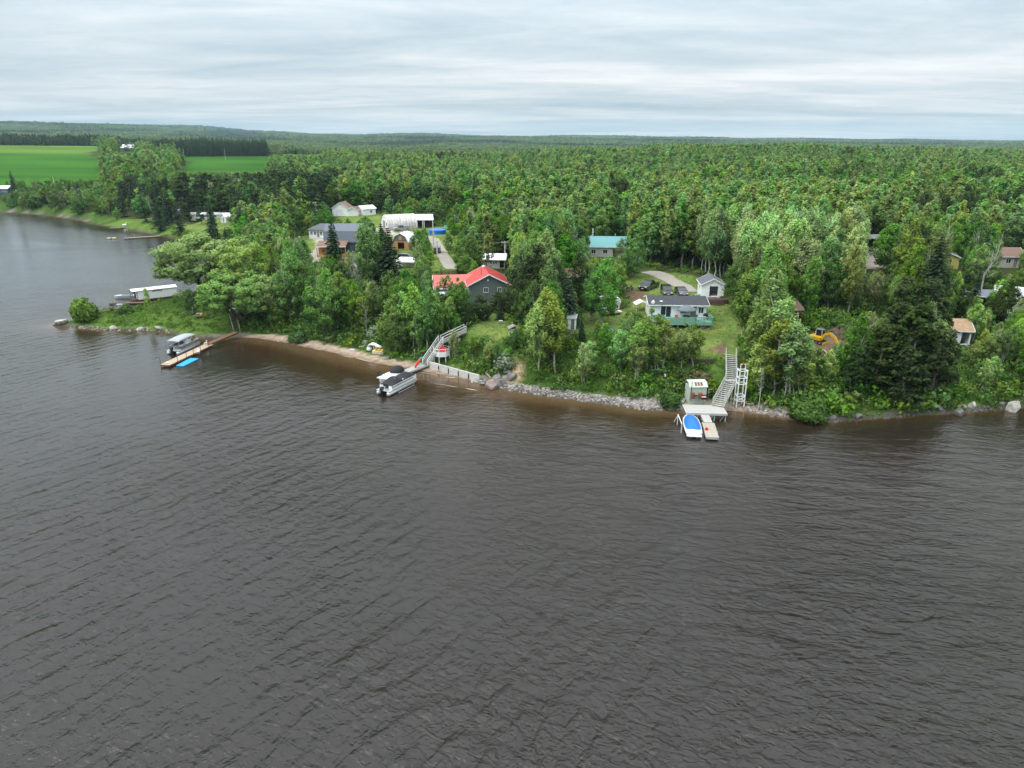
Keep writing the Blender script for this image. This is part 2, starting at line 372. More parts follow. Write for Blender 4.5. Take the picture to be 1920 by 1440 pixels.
def near_ground():
    s = 1.2; gx = np.arange(NX0, NX1+s, s); gy = np.arange(NY0, NY1+s, s)
    X, Y = np.meshgrid(gx, gy); x = X.ravel(); y = Y.ravel(); d = shore_d(x, y); z = height(x, y, d)
    nx, ny = len(gx), len(gy); i = np.arange(nx*ny).reshape(ny, nx)
    f = np.stack([i[:-1, :-1].ravel(), i[:-1, 1:].ravel(), i[1:, 1:].ravel(), i[1:, :-1].ravel()], 1)
    f = f[np.max(d[f], axis=1) > -5]
    ang = bearing(x, y); bb = np.interp(ang, BK, BB)*(0.8+0.4*vnoise(x, y, 6, 3))
    isb = np.mean((d < bb)[f], axis=1) > 0.5
    la, di, gr, me_ = zones(x, y, z)
    isl = (np.mean(la[f], axis=1) > 0.5) & ~isb
    land_sheet('beach', x, y, z, d, f[isb], 'narrow strip of pale sand and stones along the water')
    land_sheet('lawn', x, y, z, d, f[isl], 'mown green lawns round the cottages')
    land_sheet('ground', x, y, z, d, f[~isb & ~isl], 'overgrown earth bank and wooded ground')
near_ground()
def far_ground():
    az = np.linspace(-1.02, 1.02, 300); ys = np.concatenate([np.arange(60, 330, 15), np.geomspace(330, 1400, 90), np.geomspace(1440, 8600, 60)])
    T, Y = np.meshgrid(np.tan(az)*0.98, ys); X = T*(Y+20); x = X.ravel(); y = Y.ravel()
    d = shore_d(x, y); z = height(x, y, d)
    inn = (x > NX0+2) & (x < NX1-2) & (y < NY1-2); z = z-np.where(inn, 3.0, 0.0)
    nx = len(az); ny = len(ys); i = np.arange(nx*ny).reshape(ny, nx)
    f = np.stack([i[:-1, :-1].ravel(), i[:-1, 1:].ravel(), i[1:, 1:].ravel(), i[1:, :-1].ravel()], 1)
    f = f[(np.max(d[f], axis=1) > -6) & ~np.all(inn[f], axis=1)]
    fl = np.mean((field_id(x, y) > 0)[f], axis=1) > 0.5
    land_sheet('field', x, y, z, d, f[fl], 'bright green farm fields beyond the wooded shore')
    land_sheet('hills', x, y, z, d, f[~fl], 'wooded plain and low hills rising to the horizon')
far_ground()

# ------------------------------------------------------------------ water
def water():
    m = bpy.data.materials.new('lake'); m.use_nodes = True; t = m.node_tree; n = t.nodes; l = t.links; b = n['Principled BSDF']
    b.inputs['Roughness'].default_value = 0.09; b.inputs['IOR'].default_value = 1.44
    at = n.new('ShaderNodeAttribute'); at.attribute_name = 'shallow'
    geo = n.new('ShaderNodeNewGeometry')
    def noise(scale, sx, sy, rot, detail, rough, dist=0.0):
        mp = n.new('ShaderNodeMapping'); mp.inputs['Rotation'].default_value = (0, 0, R(rot)); l.new(geo.outputs['Position'], mp.inputs[0])
        m2 = n.new('ShaderNodeMapping'); m2.inputs['Scale'].default_value = (sx, sy, 1); l.new(mp.outputs[0], m2.inputs[0])
        no = n.new('ShaderNodeTexNoise'); no.inputs['Scale'].default_value = scale; no.inputs['Detail'].default_value = detail; no.inputs['Roughness'].default_value = rough; no.inputs['Distortion'].default_value = dist
        l.new(m2.outputs[0], no.inputs['Vector']); return no.outputs['Fac']
    def mm(op, a, c=None, clamp=False):
        k = n.new('ShaderNodeMath'); k.operation = op; k.use_clamp = clamp
        for i, v in enumerate((a, c)):
            if v is None: continue
            if isinstance(v, (int, float)): k.inputs[i].default_value = v
            else: l.new(v, k.inputs[i])
        return k.outputs[0]
    def train(lam, rot, dist):
        mp = n.new('ShaderNodeMapping'); mp.inputs['Rotation'].default_value = (0, 0, R(rot)); l.new(geo.outputs['Position'], mp.inputs[0])
        wv = n.new('ShaderNodeTexWave'); wv.wave_type = 'BANDS'; wv.bands_direction = 'X'; wv.inputs['Scale'].default_value = 0.314/lam; wv.inputs['Distortion'].default_value = dist; wv.inputs['Detail'].default_value = 3; wv.inputs['Detail Scale'].default_value = 0.5/lam*2.0; wv.inputs['Detail Roughness'].default_value = 0.6
        l.new(mp.outputs[0], wv.inputs['Vector']); return wv.outputs['Fac']
    big = noise(0.022, 0.6, 1, 20, 4, 0.55, 0.6)
    tw = n.new('ShaderNodeAttribute'); tw.attribute_name = 'train'
    swellA = mm('ADD', mm('MULTIPLY', noise(0.55, 0.36, 1.0, -55, 3, 0.5, 0.5), 2.6), mm('MULTIPLY', train(2.1, 34, 10.0), 0.45))      # two wave trains: one running out of the bay,
    swellB = mm('ADD', mm('MULTIPLY', noise(0.62, 0.32, 1.0, 8, 4, 0.6, 0.5), 3.2), mm('MULTIPLY', noise(0.25, 0.4, 1.0, 14, 2, 0.5, 0.5), 2.0))      # one running in to the beach
    chop = noise(1.5, 0.6, 1.0, 32, 4, 0.6, 0.4)
    cross = noise(0.45, 0.6, 1.0, -38, 4, 0.6, 0.4)
    rip = noise(4.5, 0.7, 1.0, 30, 3, 0.6)
    h = mm('ADD', mm('MULTIPLY', mm('MULTIPLY', swellA, tw.outputs['Fac']), 0.20), mm('MULTIPLY', mm('MULTIPLY', swellB, mm('SUBTRACT', 1.0, tw.outputs['Fac'])), 0.20))
    h = mm('ADD', h, mm('MULTIPLY', chop, 0.30)); h = mm('ADD', h, mm('MULTIPLY', cross, 0.40)); h = mm('ADD', h, mm('MULTIPLY', rip, 0.05))
    calm = n.new('ShaderNodeMapRange'); l.new(at.outputs['Fac'], calm.inputs[0]); calm.inputs[1].default_value = 0.35; calm.inputs[2].default_value = 1.0; calm.inputs[3].default_value = 1.0; calm.inputs[4].default_value = 0.35
    gust = n.new('ShaderNodeMapRange'); l.new(big, gust.inputs[0]); gust.inputs[1].default_value = 0.3; gust.inputs[2].default_value = 0.7; gust.inputs[3].default_value = 0.45; gust.inputs[4].default_value = 1.2
    bp = n.new('ShaderNodeBump'); bp.inputs['Distance'].default_value = 1.55
    lee = n.new('ShaderNodeAttribute'); lee.attribute_name = 'lee'
    l.new(mm('MULTIPLY', mm('MULTIPLY', mm('MULTIPLY', calm.outputs[0], gust.outputs[0]), lee.outputs['Fac']), 1.0), bp.inputs['Strength']); l.new(h, bp.inputs['Height']); l.new(bp.outputs[0], b.inputs['Normal'])
    rg = n.new('ShaderNodeMapRange'); l.new(lee.outputs['Fac'], rg.inputs[0]); rg.inputs[1].default_value = 0.04; rg.inputs[2].default_value = 0.16; rg.inputs[3].default_value = 0.28; rg.inputs[4].default_value = 0.06
    l.new(mm('MULTIPLY', rg.outputs[0], gust.outputs[0]), b.inputs['Roughness'])
    # tea-coloured water: darker where deep, brown over the shallows; drifting foam threads
    rp = n.new('ShaderNodeValToRGB'); e = rp.color_ramp.elements
    e[0].position = 0.0; e[0].color = (0.0135, 0.0105, 0.0088, 1); e[1].position = 1.0; e[1].color = (0.115, 0.070, 0.038, 1)
    e2 = e.new(0.25); e2.color = (0.021, 0.0145, 0.0097, 1); e3 = e.new(0.7); e3.color = (0.034, 0.020, 0.009, 1)
    l.new(at.outputs['Fac'], rp.inputs[0])
    th = noise(0.035, 0.55, 1.0, -14, 3, 0.5, 0.8)
    line = mm('LESS_THAN', mm('ABSOLUTE', mm('SUBTRACT', th, 0.47)), 0.0024)
    brk = mm('GREATER_THAN', noise(9.0, 1, 1, 0, 4, 0.75), 0.58); brk2 = mm('GREATER_THAN', noise(0.09, 1, 1, 0, 2, 0.5), 0.54)
    th2 = noise(0.028, 0.5, 1.0, 10, 3, 0.5, 0.6)
    foam = mm('MULTIPLY', mm('MULTIPLY', mm('MULTIPLY', line, brk), brk2), 0.13)
    mx = n.new('ShaderNodeMix'); mx.data_type = 'RGBA'; l.new(foam, mx.inputs[0]); l.new(rp.outputs[0], mx.inputs[6]); mx.inputs[7].default_value = (0.62, 0.6, 0.56, 1)
    l.new(mx.outputs[2], b.inputs['Base Color'])
    MATS['lake'] = m
    gx = np.concatenate([[-9000, -3000, -1200, -600], np.arange(-340, 200, 2.0), [400, 900, 3000, 9000]]); gy = np.concatenate([[-1500, -300, -60], np.arange(0, 420, 2.0), [480, 560, 700, 950]])
    X, Y = np.meshgrid(gx, gy); x = X.ravel(); y = Y.ravel(); d = shore_d(x, y)
    ang = bearing(x, y)
    rng = np.interp(ang, [0, 300, 440, 600, 900, 1100, 1350, 1500, 1920], [9, 5, 12, 18, 18, 12, 10, 3, 3])  # brown band kept narrow at the wooded shore: tree shade put into the colour
    s = np.clip(1+d/rng, 0, 1)+0.22*np.clip(1+d/38, 0, 1); s = np.clip(s/1.22, 0, 1)
    nx = len(gx); ny = len(gy); i = np.arange(nx*ny).reshape(ny, nx)
    f = np.stack([i[:-1, :-1].ravel(), i[:-1, 1:].ravel(), i[1:, 1:].ravel(), i[1:, :-1].ravel()], 1)
    f = f[np.min(d[f], axis=1) < 8]
    u, inv = np.unique(f, return_inverse=True); f = inv.reshape(f.shape)
    me = npmesh('lake', np.stack([x[u], y[u], 0*x[u]], 1), [f], smooth=True)
    a = me.attributes.new('shallow', 'FLOAT', 'POINT'); a.data.foreach_set('value', s[u].astype(np.float32))
    lee_ = np.interp(y[u], [45, 90, 130, 200, 300], [1, .8, .5, .22, .08])*np.interp(x[u], [-60, 0], [.6, 1])*np.where(x[u] > -75, np.interp(-d[u], [0, 8, 22, 40], [.3, .38, .6, 1]), 1)
    a = me.attributes.new('lee', 'FLOAT', 'POINT'); a.data.foreach_set('value', lee_.astype(np.float32))
    tr_ = sstep(0.55-(x[u]+12)/70.0+(75-y[u])/90.0)
    a = me.attributes.new('train', 'FLOAT', 'POINT'); a.data.foreach_set('value', tr_.astype(np.float32))
    tag(link('lake', me, 'lake'), 'wind-rippled brown lake with tea-coloured shallows', None, kind='structure')
water()

# ------------------------------------------------------------------ trees
rs = np.random.RandomState(7)
mat('bark_pale', (0.42, 0.40, 0.36), 0.85, 0.2, 4); mat('bark_grey', (0.16, 0.14, 0.115), 0.9, 0.25, 4); mat('bark_dark', (0.07, 0.055, 0.042), 0.9, 0.25, 4)
leafmat('leaf_aspen', (0.115, 0.235, 0.034), (0.32, 0.5, 0.13))
leafmat('leaf_pale', (.165, .28, .068), (.39, .56, .20))
leafmat('leaf_mid', (.104, .202, .036), (.238, .398, .104))
leafmat('leaf_birch', (.070, .165, .020), (.178, .335, .058), huevar=0.035)
leafmat('leaf_maple', (0.055, 0.148, 0.021), (0.145, 0.325, 0.052), huevar=0.03)
leafmat('leaf_dark', (0.03, 0.058, 0.017), (0.078, 0.122, 0.036), huevar=0.02, valvar=0.2)
leafmat('leaf_spruce', (0.02, 0.042, 0.02), (0.056, 0.092, 0.042), transl=0.15, huevar=0.025, valvar=0.25)
leafmat('leaf_willow', (.125, .225, .042), (.34, .52, .15), huevar=0.02, valvar=0.12)
leafmat('leaf_shrub', (0.064, 0.15, 0.02), (0.175, 0.32, 0.055), huevar=0.035)
leafmat('leaf_silver', (0.15, 0.2, 0.11), (0.36, 0.44, 0.29), huevar=0.02, valvar=0.1)
leafmat('leaf_rust', (0.12, 0.095, 0.04), (0.26, 0.2, 0.1), huevar=0.02, valvar=0.2)
leafmat('leaf_far', (0.06, 0.115, 0.034), (0.15, 0.225, 0.07), huevar=0.05, valvar=0.3)
leafmat('leaf_fardark', (0.034, 0.07, 0.028), (0.08, 0.13, 0.048), huevar=0.03, valvar=0.2)
def quads(c, size, rr, elong=1.0, droop=0.0, out=None):
    """one small leaf-spray quad round each centre"""
    n = len(c)
    a = rr.normal(size=(n, 3)); a[:, 2] = a[:, 2]*0.6-droop
    a /= np.linalg.norm(a, axis=1)[:, None]+1e-9
    b = rr.normal(size=(n, 3))
    if out is not None: b = np.cross(a, out+0.7*rr.normal(size=(n, 3)))
    else: b = np.cross(a, b)
    b /= np.linalg.norm(b, axis=1)[:, None]+1e-9
    if out is not None:
        fl = np.sum(np.cross(a, b)*out, axis=1) < 0; b[fl] *= -1
    s = (size*rr.uniform(0.65, 1.35, n))[:, None]
    v = np.stack([c-a*s*elong/2-b*s*.22, c+a*s*.1-b*s/2, c+a*s*elong/2+b*s*.1, c-a*s*.1+b*s/2], 1)
    return v.reshape(-1, 3), np.arange(4*n).reshape(n, 4)
NRM = {}      # soft outward normals of the leaf sprays
def trunk_tubes(paths, n=6):
    mb = MB()
    for pts, r in paths: mb.tube(pts, r, n, cap=False)
    return mb
def clump_crown(rr, centers, crad, per, size, elong=1.2, droop=0.0, tall=0.8):
    allc = []; tint = []; outs = []
    z0 = min(c[2] for c in centers); z1 = max(c[2] for c in centers)
    for c in centers:
        r = crad*rr.uniform(0.6, 1.3); k = int(per*rr.uniform(0.7, 1.3))
        o = rr.normal(size=(k, 3)); o /= np.linalg.norm(o, axis=1)[:, None]+1e-9
        q = c+o*(rr.uniform(0, 1, k)**0.45)[:, None]*np.array([r, r, r*tall])/(1 if tall < 1 else tall**.33)
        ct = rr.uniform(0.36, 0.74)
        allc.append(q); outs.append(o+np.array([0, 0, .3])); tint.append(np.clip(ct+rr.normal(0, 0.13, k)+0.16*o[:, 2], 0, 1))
    c = np.concatenate(allc); o = np.concatenate(outs); t = np.concatenate(tint)
    w_ = c-np.mean(centers, axis=0); w_ /= np.linalg.norm(w_, axis=1)[:, None]+1e-6
    o = 0.5*w_+0.45*o+np.array([0, 0, .2])+rr.normal(0, .16, c.shape); o /= np.linalg.norm(o, axis=1)[:, None]+1e-6
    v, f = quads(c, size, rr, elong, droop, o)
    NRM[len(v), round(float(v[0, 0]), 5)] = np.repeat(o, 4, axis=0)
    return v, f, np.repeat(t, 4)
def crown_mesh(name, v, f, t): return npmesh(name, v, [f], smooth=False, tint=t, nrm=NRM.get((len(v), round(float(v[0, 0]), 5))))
def spread(rr, n, z0, z1, rad, shape, lean=(0, 0), bias=0.5):
    cs = []
    while len(cs) < n:
        u = rr.uniform(0, 1); r = rad*shape(u); a = rr.uniform(0, 2*math.pi); q = rr.uniform(0, 1)**bias*r
        if rr.uniform(0, 1) > 0.25+0.75*shape(u): continue
        z = z0+(z1-z0)*u
        cs.append(np.array([q*math.cos(a)+lean[0]*z, q*math.sin(a)+lean[1]*z, z]))
    return cs
def curve(p0, p1, rr, k=5, wob=0.15):
    p0 = np.array(p0, float); p1 = np.array(p1, float); L_ = np.linalg.norm(p1-p0)
    return [p0+(p1-p0)*i/(k-1)+(rr.normal(0, wob*L_*0.12, 3)*[1, 1, .3] if 0 < i < k-1 else 0) for i in range(k)]
def t_aspen(seed, q=1.0, H=13.0, rad=1.95, base=0.27, leafs=(120, 60), sz=0.21, mt='leaf_aspen', bark='bark_pale', stems=1, cr=0.6, tall=1.7):
    rr = np.random.RandomState(seed); paths = []
    lean = rr.normal(0, 0.035, 2)
    for s in range(stems):
        ang = rr.uniform(0, 6.28); off = 0.0 if stems == 1 else 0.25*rad
        top = (lean[0]*H+off*math.cos(ang)*1.6, lean[1]*H+off*math.sin(ang)*1.6, H*rr.uniform(0.86, 0.97))
        pts = curve((0.12*math.cos(ang)*(stems > 1), 0.12*math.sin(ang)*(stems > 1), -0.5), top, rr, 7); r0 = (0.15 if stems == 1 else 0.12)*H/13
        paths.append((pts, list(np.linspace(r0, 0.025, 7))))
        for b in range(int(9*min(q, 1)+3)):
            u = rr.uniform(base*0.85, 0.9); p = pts[0]+(pts[-1]-pts[0])*u; a = rr.uniform(0, 6.28); ln = rad*rr.uniform(0.5, 0.95)*(1.1-u*0.6)
            e = p+np.array([math.cos(a)*ln, math.sin(a)*ln, ln*rr.uniform(0.7, 1.3)]); paths.append(([p, (p+e)/2+[0, 0, -.1*ln], e], [0.05*H/13, 0.035*H/13, 0.012]))
    sh_ = lambda u: (math.sin(math.pi*min(max(u*0.9+0.1, 0), 1)**0.85))**0.65
    cs = spread(rr, int(leafs[0]*max(q, .35)), H*base, H*0.985, rad, sh_, lean, 0.55)
    per = leafs[1] if q >= 0.9 else leafs[1]*(0.5 if q > 0.4 else 0.25)
    v, f, t = clump_crown(rr, cs, cr, per, sz*(1 if q >= 0.9 else (1.6 if q > 0.4 else 2.8)), tall=tall)
    return trunk_tubes(paths, 6 if q >= .9 else 4), (v, f, t), bark, mt
def t_birch(seed, q=1.0): return t_aspen(seed, q, H=11.5, rad=2.7, base=0.16, leafs=(94, 76), sz=0.21, mt='leaf_birch', stems=2+seed % 2, cr=0.72, tall=1.3)
def t_maple(seed, q=1.0): return t_aspen(seed, q, H=11.0, rad=3.5, base=0.12, leafs=(118, 80), sz=0.235, mt='leaf_maple', bark='bark_grey', stems=1, cr=0.9, tall=.9)
def t_darktree(seed, q=1.0): return t_aspen(seed, q, H=12.5, rad=3.4, base=0.08, leafs=(120, 80), sz=0.23, mt='leaf_dark', bark='bark_dark', stems=1, cr=0.85, tall=.9)
def t_thin(seed, q=1.0): return t_aspen(seed, q, H=9.0, rad=1.5, base=0.26, leafs=(54, 60), sz=0.18, mt='leaf_aspen', stems=1+seed % 2, cr=0.5)
def t_pale(seed, q=1.0):   # half-leafed aspen, grey twigs showing through
    return t_aspen(seed, q, H=12.0, rad=2.2, base=0.30, leafs=(60, 14), sz=0.30, mt='leaf_silver' if seed % 2 else 'leaf_aspen', stems=2, cr=0.7)
def t_spruce(seed, q=1.0, H=14.0, rad=2.5, mt='leaf_spruce'):
    rr = np.random.RandomState(seed); paths = [([(0, 0, -0.5), (0, 0, H*0.5), (0, 0, H*0.99)], [0.2, 0.12, 0.02])]
    C = []; A = []; S = []; T_ = []
    z = H*0.06; nb0 = 17 if q >= .9 else 10
    while z < H*0.985:
        u = z/H; Lb = rad*(1-u)**0.68*rr.uniform(0.8, 1.12)+0.1; nb = max(5, int(nb0*(1-0.45*u)))
        a0 = rr.uniform(0, 6.28)
        for k in range(nb):
            a = a0+6.283*k/nb+rr.normal(0, .16); Lk = Lb*rr.uniform(0.72, 1.15); ns = max(2, int((5 if q >= .9 else 3)*Lk/rad+1.5)); tv = rr.uniform(0.15, 0.8)
            for j in range(ns):
                fr = (j+0.6)/ns; rr_ = Lk*fr
                C.append((math.cos(a)*rr_, math.sin(a)*rr_, z-0.28*Lk*fr**1.4+0.12*fr)); A.append((math.cos(a), math.sin(a), -0.45+rr.normal(0, .15)))
                S.append((Lk/ns*1.6, 0.22+0.55*(1-fr*0.6)*min(1, Lk))); T_.append(np.clip(tv*0.6+0.45*fr+rr.normal(0, .1), 0, 1))
        z += H*(0.030 if q >= .9 else 0.05)*rr.uniform(0.8, 1.2)
    C = np.array(C); A = np.array(A); A /= np.linalg.norm(A, axis=1)[:, None]; S = np.array(S); n = len(C)
    B = np.cross(A, np.array([0, 0, 1.])+rr.normal(0, .35, (n, 3))); B /= np.linalg.norm(B, axis=1)[:, None]
    l_ = S[:, :1]; w_ = S[:, 1:]
    v = np.stack([C-A*l_/2-B*w_*.4, C+B*w_*.55, C+A*l_/2, C-B*w_*.55], 1).reshape(-1, 3)
    v[:, 2] = np.where(np.arange(len(v)) % 4 == 1, v[:, 2]-0.05, v[:, 2])
    # a tuft at the very tip
    tip, tf = quads(np.array([[0, 0, H*0.97], [0, 0, H*0.94], [.05, 0, H*.92]]), 0.35, rr, 1.6)
    f = np.arange(4*n).reshape(n, 4); f = np.concatenate([f, tf+4*n]); v = np.concatenate([v, tip]); t = np.concatenate([np.repeat(T_, 4), np.full(12, .5)])
    return trunk_tubes(paths, 6), (v, f, t), 'bark_dark', mt
def t_pine(seed, q=1.0):
    rr = np.random.RandomState(seed); H = 13.0; paths = [(curve((0, 0, -.5), (0.2, 0, H*.95), rr, 6), list(np.linspace(.22, .04, 6)))]; cs = []
    for k in range(46):
        u = rr.uniform(0.14, 0.97); a = rr.uniform(0, 6.28); Ln = 3.4*(1-u)**0.55*rr.uniform(0.55, 1.05)+0.25; p = np.array([0, 0, H*u])
        e = p+np.array([math.cos(a)*Ln, math.sin(a)*Ln, 0.25*Ln]); paths.append(([p, e], [0.05, 0.015]))
        for s in (0.45, 0.75, 1.0): cs.append(p+(e-p)*s)
    v, f, t = clump_crown(rr, cs, 0.62, 20 if q >= .9 else 10, 0.38 if q >= .9 else .55, 1.5)
    return trunk_tubes(paths, 5), (v, f, t), 'bark_grey', 'leaf_dark'
def t_willow(seed, q=1.0, H=13.0, rad=7.0):
    rr = np.random.RandomState(seed); paths = []; cs = []
    for s in range(6):
        a = 6.283*s/6+rr.normal(0, .3); reach = rad*rr.uniform(.45, .85); zt = H*rr.uniform(.6, .92)
        e = np.array([math.cos(a)*reach, math.sin(a)*reach, zt]); pts = curve((0.3*math.cos(a), .3*math.sin(a), -.5), e, rr, 6, .25)
        paths.append((pts, list(np.linspace(.34, .06, 6))))
        for b in range(7):
            u = rr.uniform(.35, 1); p = pts[0]+(e-pts[0])*u; a2 = a+rr.normal(0, 1.0); l2 = rad*.4*rr.uniform(.5, 1)
            e2 = p+np.array([math.cos(a2)*l2, math.sin(a2)*l2, l2*rr.uniform(.0, .7)]); paths.append(([p, (p+e2)/2+[0, 0, .2], e2], [.1, .06, .02])); cs.append(e2)
    for k in range(74):
        a = rr.uniform(0, 6.28); el_ = math.asin(rr.uniform(-.05, 1)); rx = rad*rr.uniform(.72, 1)
        cs.append(np.array([math.cos(a)*math.cos(el_)*rx, math.sin(a)*math.cos(el_)*rx, H*.36+math.sin(el_)*H*.60*rr.uniform(.75, 1)]))
    v, f, t = clump_crown(rr, cs, 1.15, 130, 0.26, 1.8, 0.35)
    zz = v[:, 2]; 
    return trunk_tubes(paths, 6), (v, f, t), 'bark_dark', 'leaf_willow'
def t_shrub(seed, q=1.0, H=2.0, rad=1.4, mt='leaf_shrub', n=26, per=48):
    rr = np.random.RandomState(seed); cs = []; paths = []
    for k in range(n):
        a = rr.uniform(0, 6.28); e_ = math.asin(rr.uniform(0.0, 1)); s = rr.uniform(.55, .92)
        c = np.array([math.cos(a)*math.cos(e_)*rad*s, math.sin(a)*math.cos(e_)*rad*s, .2+math.sin(e_)*(H-.4)*s]); cs.append(c)
        if k < 7: paths.append(([(0, 0, -.3), c*.5, c], [.04, .03, .012]))
    v, f, t = clump_crown(rr, cs, 0.42*rad, per, 0.21)
    return trunk_tubes(paths, 4), (v, f, t), 'bark_grey', mt
def t_bush(seed, q=1.0): return t_shrub(seed, q, 2.0, 1.3, 'leaf_shrub', 90, 75)
def t_snag(seed, q=1.0):
    rr = np.random.RandomState(seed); H = 11; pts = curve((0, 0, -.5), (rr.normal(0, .6), rr.normal(0, .6), H), rr, 6); paths = [(pts, list(np.linspace(.16, .03, 6)))]; cs = []
    for b in range(16):
        u = rr.uniform(.35, .95); p = pts[0]+(pts[-1]-pts[0])*u; a = rr.uniform(0, 6.28); ln = rr.uniform(.8, 2.2)*(1.15-u)
        e = p+np.array([math.cos(a)*ln, math.sin(a)*ln, ln*1.1]); paths.append(([p, e], [.05, .015])); cs.append(e)
        for k in range(2):
            e2 = e+rr.normal(0, .45, 3)+[0, 0, .4]; paths.append(([(p+e)/2, e2], [.025, .01]))
    v, f, t = clump_crown(rr, cs, .3, 5, .2)
    return trunk_tubes(paths, 4), (v, f, t), 'bark_pale', 'leaf_silver'
BUILD = dict(aspen=t_aspen, birch=t_birch, maple=t_maple, dark=t_darktree, thin=t_thin, pale=t_pale, spruce=t_spruce, pine=t_pine, willow=t_willow, shrub=t_shrub, bush=t_bush, snag=t_snag)
NATH = dict(aspen=13., birch=11.5, maple=11., dark=12.5, thin=9., pale=12., spruce=14., pine=13., willow=13., shrub=2., bush=2., snag=11.)
CRAD = dict(aspen=2.4, birch=3.1, maple=4., dark=3.9, thin=1.8, pale=2.6, spruce=2.4, pine=3.6, willow=7., shrub=1.5, bush=1.4, snag=1.4)
NVAR = dict(aspen=7, birch=5, maple=4, dark=4, thin=5, pale=4, spruce=5, pine=3, willow=3, shrub=4, bush=2, snag=3)
NAMES = dict(aspen='aspen_tree', birch='birch_tree', maple='maple_tree', dark='elm_tree', thin='aspen_sapling', pale='poplar_tree', spruce='spruce_tree', pine='pine_tree', willow='willow_tree', shrub='shrub', bush='bush', snag='dead_tree')
PROTO = {}
def proto(kind, i):
    k = (kind, i % NVAR[kind])
    if k not in PROTO:
        tm, (v, f, t), bk, mt = BUILD[kind](1000*sorted(BUILD).index(kind)+k[1]*13+1)
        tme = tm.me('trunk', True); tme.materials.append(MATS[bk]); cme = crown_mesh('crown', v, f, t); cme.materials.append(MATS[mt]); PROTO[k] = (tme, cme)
    return PROTO[k]
def tree(kind, p, h, label, group=None, i=None, wide=1.0, cat=None, lean=(0, 0), name=None, crownmat=None):
    i = rs.randint(100) if i is None else i
    tme, cme = proto(kind, i)
    if crownmat:
        ck = (kind, i % NVAR[kind], crownmat)
        if ck not in PROTO: PROTO[ck] = cme.copy(); PROTO[ck].materials.clear(); PROTO[ck].materials.append(MATS[crownmat])
        cme = PROTO[ck]
    s = h/NATH[kind]; o = thing(name or NAMES[kind], label, cat or ('shrub' if kind in ('shrub', 'bush') else 'tree'), p, rs.uniform(0, 6.28), group)
    o.scale = (s*wide, s*wide, s); o.rotation_euler[0] = lean[0]; o.rotation_euler[1] = lean[1]
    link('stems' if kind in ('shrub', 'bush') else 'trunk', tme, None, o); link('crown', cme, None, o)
    return o
# masses too many to count: one object each, its members placed on points
def scatter(name, label, pts, scl, meshes, kind='stuff'):
    if len(pts) == 0: return
    col = bpy.data.collections.new(name+'_members')
    for m in meshes:
        col.objects.link(bpy.data.objects.new(name+'_member', m))
    me = bpy.data.meshes.new(name); n = len(pts); me.vertices.add(n); me.vertices.foreach_set('co', np.asarray(pts, np.float32).ravel())
    a = me.attributes.new('size', 'FLOAT_VECTOR', 'POINT'); a.data.foreach_set('vector', np.asarray(scl, np.float32).ravel())
    r_ = np.zeros((n, 3), np.float32); r_[:, 2] = rs.uniform(0, 6.283, n); r_[:, :2] = rs.normal(0, 0.04, (n, 2))
    a = me.attributes.new('turn', 'FLOAT_VECTOR', 'POINT'); a.data.foreach_set('vector', r_.ravel())
    a = me.attributes.new('pick', 'INT', 'POINT'); a.data.foreach_set('value', rs.randint(0, len(meshes), n).astype(np.int32))
    o = bpy.data.objects.new(name, me); COL.objects.link(o); tag(o, label, None, kind=kind)
    ng = bpy.data.node_groups.new(name, 'GeometryNodeTree'); ng.interface.new_socket('Geometry', in_out='INPUT', socket_type='NodeSocketGeometry'); ng.interface.new_socket('Geometry', in_out='OUTPUT', socket_type='NodeSocketGeometry')
    nn_ = ng.nodes; gi = nn_.new('NodeGroupInput'); go = nn_.new('NodeGroupOutput'); ip = nn_.new('GeometryNodeInstanceOnPoints'); ci = nn_.new('GeometryNodeCollectionInfo')
    ci.inputs['Collection'].default_value = col; ci.inputs['Separate Children'].default_value = True; ci.inputs['Reset Children'].default_value = True
    def na(nm, ty):
        q = nn_.new('GeometryNodeInputNamedAttribute'); q.data_type = ty; q.inputs['Name'].default_value = nm; return q.outputs['Attribute']
    lk = ng.links; lk.new(gi.outputs[0], ip.inputs['Points']); lk.new(ci.outputs[0], ip.inputs['Instance']); ip.inputs['Pick Instance'].default_value = True
    lk.new(na('pick', 'INT'), ip.inputs['Instance Index'])
    e2r = nn_.new('FunctionNodeEulerToRotation'); lk.new(na('turn', 'FLOAT_VECTOR'), e2r.inputs[0]); lk.new(e2r.outputs[0], ip.inputs['Rotation'])
    lk.new(na('size', 'FLOAT_VECTOR'), ip.inputs['Scale']); lk.new(ip.outputs[0], go.inputs[0])
    md = o.modifiers.new('members', 'NODES'); md.node_group = ng
    return o
def merged(kind, seed, q):
    tm, (v, f, t), bk, mt = BUILD[kind](seed, q)
    if kind == 'aspen': mt = 'leaf_mid'
    if bk == 'bark_pale' and kind != 'snag': bk = 'bark_grey'
    tv = np.array(tm.v); nq = [np.array(x) for x in tm.f]
    nn_ = NRM.get((len(v), round(float(v[0, 0]), 5)))
    if nn_ is not None: rad_ = tv*np.array([1, 1, 0])+1e-4; nn_ = np.concatenate([rad_/np.linalg.norm(rad_, axis=1)[:, None], nn_])
    me = npmesh(kind+'_far', np.concatenate([tv, v]), [np.array(tm.f), f+len(tv)], tint=np.concatenate([np.zeros(len(tv)), t]), nrm=nn_)
    me.materials.append(MATS[bk]); me.materials.append(MATS[mt])
    mi = np.ones(len(me.polygons), np.int32); mi[:len(tm.f)] = 0; me.polygons.foreach_set('material_index', mi); return me
